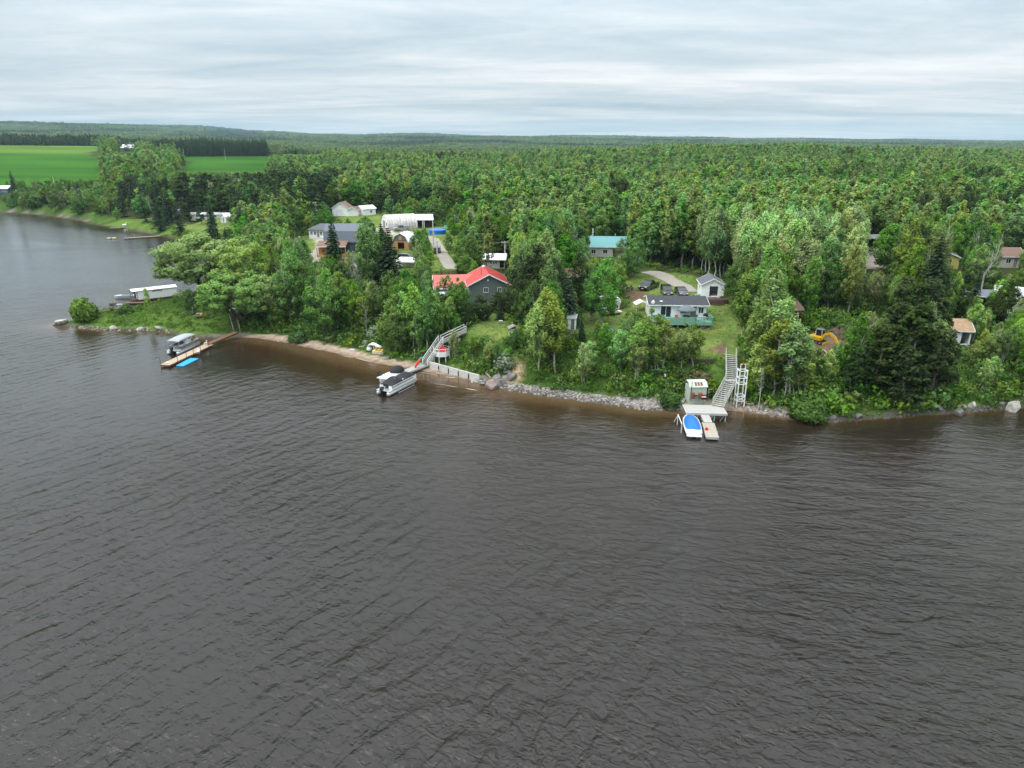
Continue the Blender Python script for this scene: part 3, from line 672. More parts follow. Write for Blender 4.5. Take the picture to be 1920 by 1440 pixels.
# ------------------------------------------------------------------ woods: single trees near by, masses further off
ROADS = [  # pixel centre lines on the ground, width in metres, name, label
 ([(1296,548),(1278,536),(1258,526),(1245,519),(1232,514),(1212,509)], 3.6, 'driveway', 'curving pale gravel driveway behind the parked cars'),
 ([(848,505),(838,490),(829,477),(822,464),(817,455),(812,447)], 3.0, 'gravel_road', 'straight gravel lane running up between the sheds'),
 ([(812,447),(780,438),(745,431),(715,431),(690,436),(665,444)], 2.4, 'gravel_road', 'gravel yard track past the arched metal hut'),
 ([(605,455),(598,470),(585,482),(560,490)], 3.2, 'gravel_road', 'pale track beside the dark gambrel house'),
]
ROADW = [([G(a, b)[:2] for a, b in pl], w_) for pl, w_, _, _ in ROADS]
def road_d(x, y):
    best = np.full(x.shape, 1e9)
    for pl, w_ in ROADW:
        for a, b in zip(pl[:-1], pl[1:]):
            e = b-a; t = np.clip(((x-a[0])*e[0]+(y-a[1])*e[1])/(e@e), 0, 1); best = np.minimum(best, np.hypot(x-a[0]-t*e[0], y-a[1]-t*e[1])-w_/2)
    return best
mat('gravel', (0.30, 0.27, 0.232), 0.95, 0.12, 2.5, bump=0.4, bscale=14)
def road(pl, w_, name, label):
    pts = np.array([G(a, b)[:2] for a, b in pl]); seg = np.linalg.norm(np.diff(pts, axis=0), axis=1); s = np.concatenate([[0], np.cumsum(seg)])
    q = np.arange(0, s[-1], 0.8); x = np.interp(q, s, pts[:, 0]); y = np.interp(q, s, pts[:, 1])
    for _ in range(6): x[1:-1] = (x[:-2]+x[1:-1]*2+x[2:])/4; y[1:-1] = (y[:-2]+y[1:-1]*2+y[2:])/4
    tx = np.gradient(x); ty = np.gradient(y); L_ = np.hypot(tx, ty); nx = -ty/L_; ny = tx/L_
    k = np.linspace(-.5, .5, 9); wv = w_*(0.9+0.3*vnoise(x, y, 4, 51))
    X = x[:, None]+nx[:, None]*k*wv[:, None]; Y = y[:, None]+ny[:, None]*k*wv[:, None]; Z = height(X.ravel(), Y.ravel())+0.07
    i = np.arange(len(q)*9).reshape(len(q), 9); f = np.stack([i[:-1, :-1].ravel(), i[:-1, 1:].ravel(), i[1:, 1:].ravel(), i[1:, :-1].ravel()], 1)
    tag(link(name, npmesh(name, np.stack([X.ravel(), Y.ravel(), Z], 1), [f], True), 'gravel'), label, None, kind='structure')
for pl, w_, nm, lb in ROADS: road(pl, w_, nm, lb)

# what the photograph shows unobstructed: (x0, y0, x1, y1, distance) - no scattered tree stands in front of it
KEEP = [(950,672,992,724,112),(914,694,968,734,112),(686,640,722,668,112),(670,634,690,656,112),(610,414,648,506,148),(676,424,746,516,146),(1222,560,1346,626,118),(1312,522,1364,582,150),(1196,512,1300,556,170),(1290,612,1392,665,104),(1180,562,1215,580,128),
 (1478,566,1506,606,118),(1524,616,1562,664,112),(1784,604,1816,628,112),(1826,548,1856,562,132),(1898,532,1930,556,132),(1618,585,1650,618,126),(1756,474,1800,502,170),(1862,466,1905,502,170),
 (1612,466,1664,508,190),(1616,436,1648,462,205),
 (828,498,944,526,135),(786,526,826,542,132),(880,514,942,556,134),(900,480,950,506,165),(938,450,960,492,170),(1100,442,1172,480,200),(1050,512,1092,532,150),(868,582,956,624,118),
 (1064,590,1084,620,118),(1098,552,1168,584,128),(1130,578,1168,594,124),(574,416,628,448,230),(640,424,672,468,205),(590,455,612,480,190),(625,378,668,408,300),(666,384,702,406,300),
 (716,402,806,424,255),(798,418,838,442,250),(736,432,772,468,215),(740,420,766,434,240),(808,446,856,502,200),(750,474,778,498,190),
 (412,402,434,418,330),(0,346,16,364,430),(455,486,482,506,175),(222,270,254,286,1000),
 (0,272,190,335,1000),(345,290,505,322,800),(505,282,600,290,1200),(232,436,345,462,270),
 (430,584,452,630,138),(362,574,392,600,142),(1395,640,1405,700,100)]
KEEP = np.array(KEEP, float)
def clear(px, py, dep, y, h, cr, ztop_px, shrink=0.62):
    """False where a crown would stand in front of something on the list"""
    hw = cr*FPX/dep*shrink
    x0 = px-hw; x1 = px+hw; y0 = ztop_px; y1 = py
    ok = np.ones(px.shape, bool)
    for a, b, c, e, D in KEEP: ok &= ~((x1 > a) & (x0 < c) & (y1 > b+1) & (y0 < e-1) & (y < D))
    return ok
def cand(y0, y1, s, xl=0.86):
    pts = []
    gy = np.arange(y0, y1, s)
    for yy in gy:
        xm = xl*yy+30; xs = np.arange(-xm, xm, s); pts.append(np.stack([xs+rs.uniform(-.45, .45, len(xs))*s, yy+rs.uniform(-.45, .45, len(xs))*s], 1))
    return np.concatenate(pts)
FOOT = []   # (x, y, r) kept free of scattered trees; filled below from the places of buildings
for a, b, r_ in [(1270,606,8),(1338,562,5),(880,562,9),(925,500,6),(1136,476,8),(640,476,8),(600,444,7),(646,404,7),(684,402,6),(745,426,8),(790,424,6),(755,464,4),(818,438,4),(1790,640,6),(1776,500,6),(1884,500,7),(1838,566,6),(1915,570,6),(1490,606,3),(1540,650,6),(1132,582,6),(1072,618,2),(1635,612,4),(762,498,5),(672,514,6),(1070,534,5),(245,562,6),(290,560,8)]:
    p = G(a, b); FOOT.append((p[0], p[1], r_))
SPARSE = [([(965,690),(1010,672),(1240,668),(1250,760),(965,730)], 0.3), ([(540,440),(625,400),(880,398),(880,505),(650,520),(540,500)], 0.32), ([(640,402),(720,398),(720,432),(640,428)], 0.0),
          ([(0,392),(240,392),(345,432),(345,462),(0,404)], 0.06), ([(330,402),(450,402),(455,480),(330,440)], 0.04), ([(90,545),(470,470),(470,640),(90,620)], 0.0),
          ([(870,560),(1000,560),(960,640),(860,645)], 0.12), ([(1480,600),(1625,595),(1625,680),(1490,690)], 0.2), ([(1175,500),(1300,505),(1380,560),(1400,660),(1290,690),(1180,600)], 0.0),
          ([(450,610),(640,625),(740,655),(730,690),(450,640)], 0.45), ([(1230,690),(1480,690),(1490,790),(1230,775)], 0.07)]
def forest():
    a = np.concatenate([cand(72, 255, 3.2), cand(255, 520, 3.7), cand(520, 930, 4.7)])
    x, y = a.T; d = shore_d(x, y); k = d > 3.0; x, y, d = x[k], y[k], d[k]
    z = height(x, y, d); px, py, dep = proj(x, y, z); k = (px > -60) & (px < 1985); x, y, z, d, px, py, dep = [v[k] for v in (x, y, z, d, px, py, dep)]
    la, di, gr, mead = zones(x, y, z); vil0 = poly_px([(720,425),(870,420),(880,505),(650,518),(690,450)], px, py); bad = (la & ~vil0) | di | gr | (field_id(x, y) > 0) | (road_d(x, y) < 2.0)
    for fx, fy, fr in FOOT: bad |= (np.hypot(x-fx, y-fy) < fr)
    ang = bearing(x, y); bb = np.interp(ang, BK, BB); bw = np.interp(ang, BK, BW); bank = d < bb+bw
    bad |= d < bb+1.2
    pr = np.full(x.shape, 0.93)
    for pl, p_ in SPARSE:
        m = poly_px(pl, px, py) & (y < 420); pr[m] = np.minimum(pr[m], p_)
    pr[(y > 330) & (ang < 345) & (y < 440)] = 0.45
    bad |= rs.uniform(0, 1, len(x)) > pr
    n1_ = vnoise(x, y, 55, 61)*.75+vnoise(x, y, 17, 63)*.25; n2_ = vnoise(x, y, 34, 62)*.75+vnoise(x, y, 12, 64)*.25; u = rs.uniform(0, 1, len(x))
    kind = np.full(len(x), 'aspen', dtype='<U7')
    kind[(u > .50) & (n1_ < .62)] = 'birch'; kind[(u > .74) & (n2_ > .45)] = 'maple'; kind[(n1_ > .74) & (u > .3)] = 'maple'
    kind[(n2_ < .28) & (u > .45)] = 'dark'; kind[(u > .955)] = 'pale'; kind[(u < .035) | ((n2_ > .80) & (u < .35))] = 'spruce'; kind[(u > .991)] = 'snag'
    con = ((ang > 225) & (ang < 640) & (y > 255) & (y < 400) & (py > 345)); kind[con & (u < .75)] = 'spruce'; kind[con & (u > .45) & (u < .75)] = 'pine'
    kind[(ang > 295) & (ang < 512) & (y > 795) & (y < 920)] = 'spruce'
    lt = (ang > 1230) & (ang < 1640) & (y > 128) & (y < 250) & (u < .97); kind[lt] = 'aspen'
    kind[bank & (y < 150) & (u < .7)] = 'thin'; kind[bank & (y < 150) & (u >= .7) & (u < .97)] = 'birch'
    h = np.array([NATH[q] for q in kind])*rs.uniform(.62, 1.16, len(x))*(.82+.4*vnoise(x, y, 45, 65)); h[lt] = rs.uniform(12.5, 16, lt.sum()); h[bank & (y < 150)] *= .78
    h[(ang < 345) & (y > 330) & (y < 440)] *= .8
    pin = (ang > 1570) & (ang < 1790) & (y > 92) & (y < 118); kind[pin & (u < .85)] = 'pine'; h[pin] = np.minimum(h[pin], 11.5)
    vil = poly_px([(540,440),(625,400),(880,398),(880,505),(650,520),(540,500)], px, py); kind[vil & (u < .6)] = 'birch'; h[vil] *= .55
    plant = (ang > 295) & (ang < 512) & (y > 795) & (y < 920); h[plant] = rs.uniform(12, 20, plant.sum())*(.8+.35*vnoise(x[plant], y[plant], 30, 66))
    cr = np.array([CRAD[q] for q in kind])*h/np.array([NATH[q] for q in kind])
    tpx, tpy, _ = proj(x, y, z+h)
    ok = clear(px, py, dep, y, h, cr, tpy)
    for sc_ in (.75, .72, .7, .65):                      # a lower tree may stand where a tall one would hide a house
        m = ~ok & (h*sc_ > 2.6)
        h[m] *= sc_; cr[m] *= sc_; _, t2, _ = proj(x, y, z+h); ok |= m & clear(px, py, dep, y, h, cr, t2)
    bad |= ~ok
    g = ~bad
    return [v[g] for v in (x, y, z, h, kind, ang)]
FX, FY, FZ, FH, FK, FA = forest()
LIMIT = dict(aspen=240, birch=150, maple=110, dark=70, thin=90, pale=40, spruce=90, pine=50, snag=12)
TXT = dict(aspen='light green aspen', birch='many-stemmed mid green birch', maple='bright green rounded maple', dark='dark green dense elm', thin='slender young aspen',
           pale='half-bare pale poplar', spruce='dark pointed spruce', pine='dark broad pine', snag='dead grey tree')
LAND = [(np.array(G(a, b)[:2]), t) for a, b, t in [(1272,606,'the white cottage'),(1338,564,'the white garage'),(905,565,'the red-roofed green house'),(926,502,'the pale bungalow'),(1136,480,'the teal-roofed house'),(640,476,'the dark gambrel house'),
  (600,446,'the white bungalow'),(650,405,'the white garages'),(745,428,'the arched metal hut'),(819,440,'the blue-covered pool'),(756,466,'the orange gambrel shed'),(1490,606,'the red gazebo'),(1540,650,'the excavator'),(1634,614,'the grey-green pickup'),(1776,500,'the yellow house'),
  (1880,500,'the cream house'),(1840,572,'the dark low shed'),(1912,576,'the yellow cabin'),(1796,646,'the tan-roofed house'),(1853,666,'the brown timber deck'),(1640,485,'the gravel lot'),(1073,618,'the tall garden shed'),(1134,584,'the white camper'),(830,655,'the white lookout deck'),
  (440,600,'the brown dock stairs'),(700,655,'the white water slide'),(1370,680,'the long grey stairs'),(424,416,'the tiny bay cottage'),(318,404,'the bay mobile homes'),(1217,540,'the black pickup'),(1900,765,'the biggest shore boulder'),(1512,785,'the round shore bush'),(469,505,'the grey cabin'),(3,364,'the blue-grey house'),(948,712,'the boulder pile'),(762,500,'the white tent roof')]]
def where(x, y, a):
    k = min(range(len(LAND)), key=lambda i: np.hypot(*(LAND[i][0]-(x, y)))); d = np.hypot(*(LAND[k][0]-(x, y))); t = LAND[k][1]; dy = y-LAND[k][0][1]
    if d < 9: return 'close beside '+t
    if d < 22: return ('just behind ' if dy > 0.6*d else 'in front of ' if dy < -0.6*d else 'a little way from ')+t
    if d < 55: return ('well behind ' if dy > 0.6*d else 'well in front of ' if dy < -0.6*d else 'some way from ')+t
    return 'in the deep forest far behind '+t
def size_word(kd, h):
    r_ = h/NATH[kd]; return 'low' if r_ < .62 else 'smaller' if r_ < .82 else 'taller' if r_ > 1.02 else 'middling'
def plant_forest():
    for kd in LIMIT:
        i = np.where(FK == kd)[0]; i = i[np.argsort(FY[i])]
        for j in i[:LIMIT[kd]]:
            w_ = where(FX[j], FY[j], FA[j]); sw = size_word(kd, FH[j]); tree(kd, (FX[j], FY[j], FZ[j]-.1), FH[j], sw+' '+TXT[kd]+' '+w_, 'set of '+sw+' '+TXT[kd]+' '+w_, wide=rs.uniform(.9, 1.2), lean=tuple(rs.normal(0, .035, 2)), crownmat='leaf_mid' if kd == 'aspen' and FY[j] > 125 and not 1225 < FA[j] < 1660 else 'leaf_pale' if kd == 'aspen' and 1225 < FA[j] < 1660 and FY[j] > 120 else None)
        r_ = i[LIMIT[kd]:]
        if len(r_):
            q = [merged(kd, 7000+100*sorted(BUILD).index(kd)+s, .5 if kd not in ('spruce', 'pine') else .5) for s in range(5 if kd in ('aspen', 'birch', 'maple') else 3)]
            s = FH[r_]/NATH[kd]; wd = rs.uniform(1.05, 1.6, len(r_))
            scatter({'aspen':'aspen_forest','birch':'birch_forest','maple':'maple_forest','dark':'elm_forest','thin':'sapling_thicket','pale':'poplar_forest','spruce':'spruce_forest','pine':'pine_forest','snag':'dead_forest'}[kd],
                    'mass of '+TXT[kd]+' crowns in the forest', np.stack([FX[r_], FY[r_], FZ[r_]-.1], 1), np.stack([s*wd, s*wd, s], 1), q)
plant_forest()
def far_forest():
    def grove(seed, mt, con):
        rr = np.random.RandomState(seed); V = []; F = []; T_ = []; Nn = []; b = 0
        for k in range(13):
            cx_, cy_2 = rr.uniform(-11, 11, 2); H = rr.uniform(8, 14); rad = rr.uniform(2.4, 4.2)*(0.55 if con else 1)
            n = 80; u = rr.uniform(0, 1, n)
            prof = (1-u)**.8 if con else np.sqrt(np.maximum(0, 1-(2*u-0.9)**2*0.8))
            a = rr.uniform(0, 6.28, n); q = rad*prof*rr.uniform(.5, 1, n)**.5
            c = np.stack([cx_+q*np.cos(a), cy_2+q*np.sin(a), H*(.2+.8*u)], 1); o_ = c-np.array([cx_, cy_2, H*.45]); o_ /= np.linalg.norm(o_, axis=1)[:, None]; o_ += np.array([0, 0, .3]); v, f = quads(c, 1.25, rr, out=o_); Nn.append(np.repeat(o_/np.linalg.norm(o_, axis=1)[:, None], 4, axis=0))
            V.append(v); F.append(f+b); b += len(v); T_.append(np.repeat(np.clip(rr.uniform(.1, .9)+rr.normal(0, .15, n), 0, 1), 4))
        me = npmesh('grove', np.concatenate(V), [np.concatenate(F)], tint=np.concatenate(T_), nrm=np.concatenate(Nn)); me.materials.append(MATS[mt]); return me
    leafy = [grove(900+i, 'leaf_far', False) for i in range(5)]; dark = [grove(950+i, 'leaf_fardark', True) for i in range(3)]
    for nm, y0, y1, s in (('far_forest', 925, 1700, 17), ('hill_forest', 1700, 3200, 27), ('horizon_forest', 3200, 6400, 48)):
        a = cand(y0, y1, s, .8); x, y = a.T; bq = bearing(x, y); k = (field_id(x, y) == 0) & ~((bq > 215) & (bq < 262) & (y < 1030)); x, y = x[k], y[k]; z = height(x, y, np.full(x.shape, 500.))
        dk = (vnoise(x, y, 150+s*4, 71)+rs.normal(0, .12, len(x))) > .66
        b_ = bearing(x, y); dk |= (b_ < 145) & (y < 1200) & (rs.uniform(0, 1, len(x)) < .4)
        sx = s/15.0
        for m, q, t in ((~dk, leafy, 'leafy wooded land stretching to the horizon'), (dk, dark, 'dark conifer stands in the distant wooded land')):
            sc_ = rs.uniform(.85, 1.25, (m.sum(), 3)); sc_[:, :2] *= sx
            scatter(nm if q is leafy else nm.replace('forest', 'conifer_forest'), t, np.stack([x[m], y[m], z[m]-.5], 1), sc_, q)
far_forest()
def undergrowth():
    protos = []
    for s in range(4):
        tm, (v, f, t), bk, mt = t_shrub(40+s, 1, 1.6, 1.25, 'leaf_shrub', 11, 15); me = crown_mesh('bush', v, f, t); me.materials.append(MATS[mt]); protos.append(me)
    a = np.concatenate([cand(72, 150, 1.35), cand(150, 300, 2.6)]); x, y = a.T; d = shore_d(x, y); k = d > .6; x, y, d = x[k], y[k], d[k]; z = height(x, y, d)
    px, py, dep = proj(x, y, z); ang = bearing(x, y); bb = np.interp(ang, BK, BB)*(0.8+0.4*vnoise(x, y, 6, 3)); bw = np.interp(ang, BK, BW)
    la, di, gr, mead = zones(x, y, z); bad = la | di | gr | (road_d(x, y) < .8) | (d < bb+.5) | (px < -40) | (px > 1960)
    for fx, fy, fr in FOOT: bad |= (np.hypot(x-fx, y-fy) < fr*.8)
    sz = rs.uniform(.35, .95, len(x)); sz *= np.where((ang > 440) & (ang < 780) | (ang > 1390), 1.75, 1.5); sz *= np.where(mead, .55, 1)*(0.7+.8*vnoise(x, y, 9, 81)); bank = d < bb+bw; sz *= np.where(bank, 1, .9)
    for pts, wd in PATHS:
        for A, B in zip(pts[:-1], pts[1:]):
            e = (B-A)[:2]; t = np.clip(((x-A[0])*e[0]+(y-A[1])*e[1])/(e@e), 0, 1); bad |= np.hypot(x-A[0]-t*e[0], y-A[1]-t*e[1]) < wd
    open_ = mead & (rs.uniform(0, 1, len(x)) < .35); bad |= open_
    tpx, tpy, _ = proj(x, y, z+sz*1.6); bad |= ~clear(px, py, dep, y+1.0, sz, sz*1.2, tpy, .5) & (d > bb+bw)
    g = ~bad; scatter('undergrowth', 'tangle of low green bushes covering the bank and forest floor', np.stack([x[g], y[g], z[g]-.1], 1), np.stack([sz[g]]*3, 1), protos)
    # grass
    tuft = []
    for s in range(3):
        rr = np.random.RandomState(60+s); n = 26; b = rr.normal(0, .28, (n, 3)); b[:, 2] = 0; a_ = rr.uniform(0, 6.28, n); hh = rr.uniform(.12, .34, n); le = rr.normal(0, .12, (n, 2))
        dx = np.stack([np.cos(a_), np.sin(a_), 0*a_], 1)*.035; top = b+np.concatenate([le, hh[:, None]], 1)
        v = np.stack([b-dx, b+dx, top], 1).reshape(-1, 3); me = npmesh('tuft', v, [np.arange(3*n).reshape(n, 3)], tint=np.repeat(rr.uniform(.1, 1, n), 3)); me.materials.append(MATS['leaf_shrub']); tuft.append(me)
    a = cand(80, 210, .62, .8); x, y = a.T; d = shore_d(x, y); k = d > 1.5; x, y, d = x[k], y[k], d[k]; z = height(x, y, d); la, di, gr, mead = zones(x, y, z)
    ang = bearing(x, y); bb = np.interp(ang, BK, BB); g = (la | mead | (d < bb+10)) & (d > bb+.3) & ~di & ~gr & (road_d(x, y) > .2)
    x, y, z, la = x[g], y[g], z[g], la[g]; s = rs.uniform(.5, 1.2, len(x))*np.where(la, .55, 1.25)
    scatter('grass', 'short and rough green grass on lawns and banks', np.stack([x, y, z-.02], 1), np.stack([s, s, s], 1), tuft)

# ------------------------------------------------------------------ trees one can pick out
def T(kind, bx, by, ty, label, wide=1.0, group=None, **k):
    p = G(bx, by); h = ztop(p, ty); return tree(kind, (p[0], p[1], p[2]-.15), h, label, group, wide=wide, **k)
def chosen_trees():
    T('willow', 392, 556, 428, 'largest grey-green willow spreading over the water by the white boathouse', 1.3, i=0)
    T('willow', 455, 560, 446, 'broad willow behind the wooden dock, crown against the larger willow', 1.0, i=1)
    T('willow', 452, 603, 504, 'pale round-crowned willow over the brown dock stairs', 1.3, i=2)
    T('willow', 505, 596, 512, 'shorter willow with drooping boughs beside the brown dock stairs', 1.1, i=0)
    T('willow', 500, 478, 412, 'pale willow standing alone on the grass beyond the big willows', 1.05, i=2)
    T('bush', 160, 601, 560, 'small round tree alone on the tip of the grassy point', .8, i=0, cat='tree', name='round_tree').location.z += .7
    T('thin', 278, 584, 538, 'spindly sapling in front of the white boathouse wall', 0.8)
    T('shrub', 237, 586, 566, 'leafy bush on the point beside the boathouse dock', 1.0)
    T('birch', 361, 590, 540, 'small birch with a bright white trunk on the grassy point', 1.0)
    for a, b, c, l, wd in [(629,522,410,'tallest spruce, in front of the dark gambrel house',1.3),(690,510,424,'narrow spruce beside the dark gambrel house wall',1.0),(708,532,418,'narrow tall spruce next to the widest spruce',1.0),
                           (733,548,424,'widest dark spruce beside the white tent roof',1.6),(551,520,450,'short narrow spruce on the edge of the lawn near the timber porch',1.0),
                           (721,540,415,'spruce growing between the narrow and the widest spruce',1.1),(30,372,318,'lone spruce near the blue-walled house by the bay',.9),(128,384,352,'small dark spruce on the far bank of the bay',.9),
                           (1690,545,478,'blue-green spruce before the gravel lot',1.2),(1742,540,470,'brownish spruce beside the yellow house',1.2),
                           (938,600,548,'young spruce below the green gable wall',1.1),(1065,612,520,'dark spruce behind the white garden shed',1.6),(1090,640,596,'small spruce next to the blue garden toy',1.2)]:
        T('spruce', a, b, c, l, wd)
    for a, b, c, l, wd in [(1003,612,462,'large dark elm between the red-roofed house and the white shed',1.05),(972,600,478,'dark elm close to the red roof gable',.95),(1036,606,480,'dark elm with a dense crown near the brown roof',.9),(1085,575,470,'dark elm behind the brown roof',.9),
                           (905,600,552,'low dark hedge-like elm on the lawn edge',1.6),(935,585,545,'rounded dark elm at the end of the lawn hedge',1.6),(870,612,560,'dark elm shading the lawn corner',1.2)]:
        T('dark', a, b, c, l, wd)
    for a, b, c, l, wd in [(1690,745,572,'tallest dark pine on the wooded shore near the tan-roofed house',1.25),(1640,735,606,'dark pine leaning over the shore bushes',1.15),(1745,742,600,'dark pine before the tan-roofed house',1.2),(1600,742,640,'smaller dark pine by the log piles',1.1),(1690,766,650,'low dark pine close to the shore boulders',1.3)]:
        T('pine', a, b, c, l, wd)
    T('pale', 1062, 520, 414, 'windblown silver poplar beside the power line', 1.25, crownmat='leaf_silver'); T('maple', 1052, 525, 440, 'broad green tree merged with the silver poplar', 1.1)
    T('pale', 1098, 530, 478, 'silvery olive bush-tree behind the brown roof', 1.5, crownmat='leaf_silver')
    T('birch', 1128, 606, 486, 'birch with white twin trunks in front of the white camper', 1.15); T('birch', 1110, 600, 500, 'birch leaning beside the white camper', .95)
    T('birch', 1190, 520, 440, 'dense round birch by the driveway end', 1.2); T('birch', 1165, 515, 448, 'birch beside the teal-roofed house', 1.1)
    for a, b, c, l in [(592,628,520,'pale birch at the top of the sandy beach'),(612,632,505,'bright birch with a forked white trunk above the beach'),(548,606,480,'tall dark-leafed birch above the beach'),(660,612,520,'round birch on the slope below the white trailer'),
                       (672,618,535,'broad birch leaning towards the white water slide'),(575,600,490,'birch hiding the timber porch'),(735,602,508,'birch on the slope under the spruces'),(520,618,560,'low birch close to the dock stairs')]:
        T('birch', a, b, c, l, 1.15)
    for a, b, c, l in [(775,655,530,'light aspen shading the foot of the beach stairs'),(800,664,540,'light aspen whose trunk stands by the beach stairs'),(826,648,548,'light aspen below the red-roofed house'),(752,660,548,'leafy aspen above the yellow pedal boat'),
                       (842,628,556,'aspen at the head of the beach stairs'),(1393,640,506,'tall pale aspen in front of the white garage'),(1010,700,560,'pale aspen on the steep bank above the boulders'),(1042,702,540,'tallest aspen on the steep bank')]:
        T('aspen', a, b, c, l, 1.15)
    for a, b, c, l in [(1104,704,636,'small pale aspen alone on the open bank'),(1195,705,600,'thin aspen below the cottage deck'),(1212,696,578,'tall thin aspen below the cottage'),(1240,690,596,'thin aspen touching the cottage deck'),(1278,692,604,'leafy aspen in front of the green deck'),
                       (1300,690,606,'leafy aspen covering the deck rail'),(1228,700,610,'aspen with a white trunk on the bank'),(1160,700,615,'aspen beside the garden toy'),(1445,745,592,'aspen with several bare white trunks near the lift tower'),
                       (1420,742,640,'young aspen behind the lift tower'),(1470,748,600,'aspen leaning towards the round shore bush'),(1425,690,560,'aspen beside the lawn of the cottage'),(1448,690,556,'dense aspen next to the red gazebo'),(1500,745,640,'aspen above the round shore bush'),
                       (920,690,632,'bushy aspen behind the concrete wall'),(1435,660,520,'aspen at the edge of the cottage lawn'),(1530,700,650,'aspen half hiding the excavator'),(1462,640,552,'aspen in front of the red gazebo')]:
        T('thin', a, b, c, l, 1.35)
    for a, b, c, l in [(858,606,520,'airy aspen in front of the lower red roof'),(836,604,512,'slim aspen veiling the end of the lower red roof'),(1627,642,580,'slim aspen in front of the grey-green pickup'),(1646,648,588,'leafy aspen beside the grey-green pickup'),(1516,694,640,'leafy aspen below the red gazebo clearing'),(1760,655,585,'slim aspen before the tan roof gable'),(1822,640,560,'leafy aspen between the tan roof and the brown deck'),(1870,600,520,'leafy aspen in front of the dark low shed'),
                       (1852,590,545,'slim aspen at the dark low shed corner'),(1905,610,560,'leafy aspen beside the yellow cabin'),(1548,720,655,'leafy aspen below the excavator bucket'),(585,520,470,'slim aspen beside the timber porch'),(660,525,490,'leafy aspen half hiding the camper trailer'),(790,512,466,'leafy aspen beside the white tent roof')]:
        T('thin', a, b, c, l, 1.3)
    for k_, a, b, c, l in [('birch',776,474,440,'leafy birch between the orange shed and the gravel lane'),('birch',797,458,426,'leafy birch beside the blue-covered pool'),('birch',842,474,436,'leafy birch beyond the gravel lane'),('maple',862,492,446,'round maple at the end of the gravel lane'),('birch',806,504,468,'leafy birch at the foot of the gravel lane'),('birch',724,508,482,'low birch in the gravel yard'),
                          ('birch',655,440,412,'thin birch below the white garages'),('pine',352,420,380,'dark pine in front of the bay mobile homes'),('pine',378,421,386,'broad dark pine hiding the long low mobile home'),('spruce',400,422,384,'dark spruce in front of the long low mobile home'),('pine',322,412,372,'dark pine hiding the white mobile home'),('spruce',305,410,374,'dark spruce at the end of the white mobile home'),('birch',690,400,378,'thin tree in front of the white gabled shed')]:
        T(k_, a, b, c, l, 1.15)
    T('bush', 1512, 787, 745, 'large round clipped-looking bush at the waterline', 1.12, i=1)
    T('shrub', 1253, 762, 724, 'bright green bush between the rubble and the metal shed', .8); T('shrub', 1268, 752, 735, 'small bright bush beside the metal shed', .9); T('shrub', 1405, 735, 690, 'pale leafy bush beside the lift tower', .9)
    T('shrub', 704, 634, 606, 'grey-green bush above the white water slide', 1.0, crownmat='leaf_silver'); T('shrub', 1335, 740, 706, 'green bush under the stair landing', .8); T('shrub', 1310, 720, 690, 'rust-brown bush behind the metal shed', 1.3, crownmat='leaf_rust')
    T('shrub', 420, 465, 442, 'round bush on the bay shore lawn', 1.2); T('shrub', 380, 455, 430, 'wide bush beside the bay docks', 1.4); T('shrub', 560, 640, 618, 'bush at the back of the sandy beach', 1.2); T('shrub', 945, 690, 658, 'grey twiggy bush on the eroded bank', 1.0, crownmat='leaf_silver')
    T('maple', 1660, 505, 420, 'wide bright green maple over the gravel lot', 1.2); T('maple', 1690, 480, 400, 'bright green maple behind the gravel lot', 1.1)
    for a, b, c, l in [(1775,505,400,'dead grey tree standing above the yellow house'),(1835,560,430,'dead pale trunk near the dark roof'),(1420,770,690,'leaning bare white stem on the bank')]:
        T('snag', a, b, c, l)
    # farm trees far across the field
    T('maple', 200, 283, 262, 'grey-green tree shading the farmhouse', 1.3, crownmat='leaf_birch'); T('willow', 212, 284, 261, 'pale willow beside the white farm barn', .8)
chosen_trees()
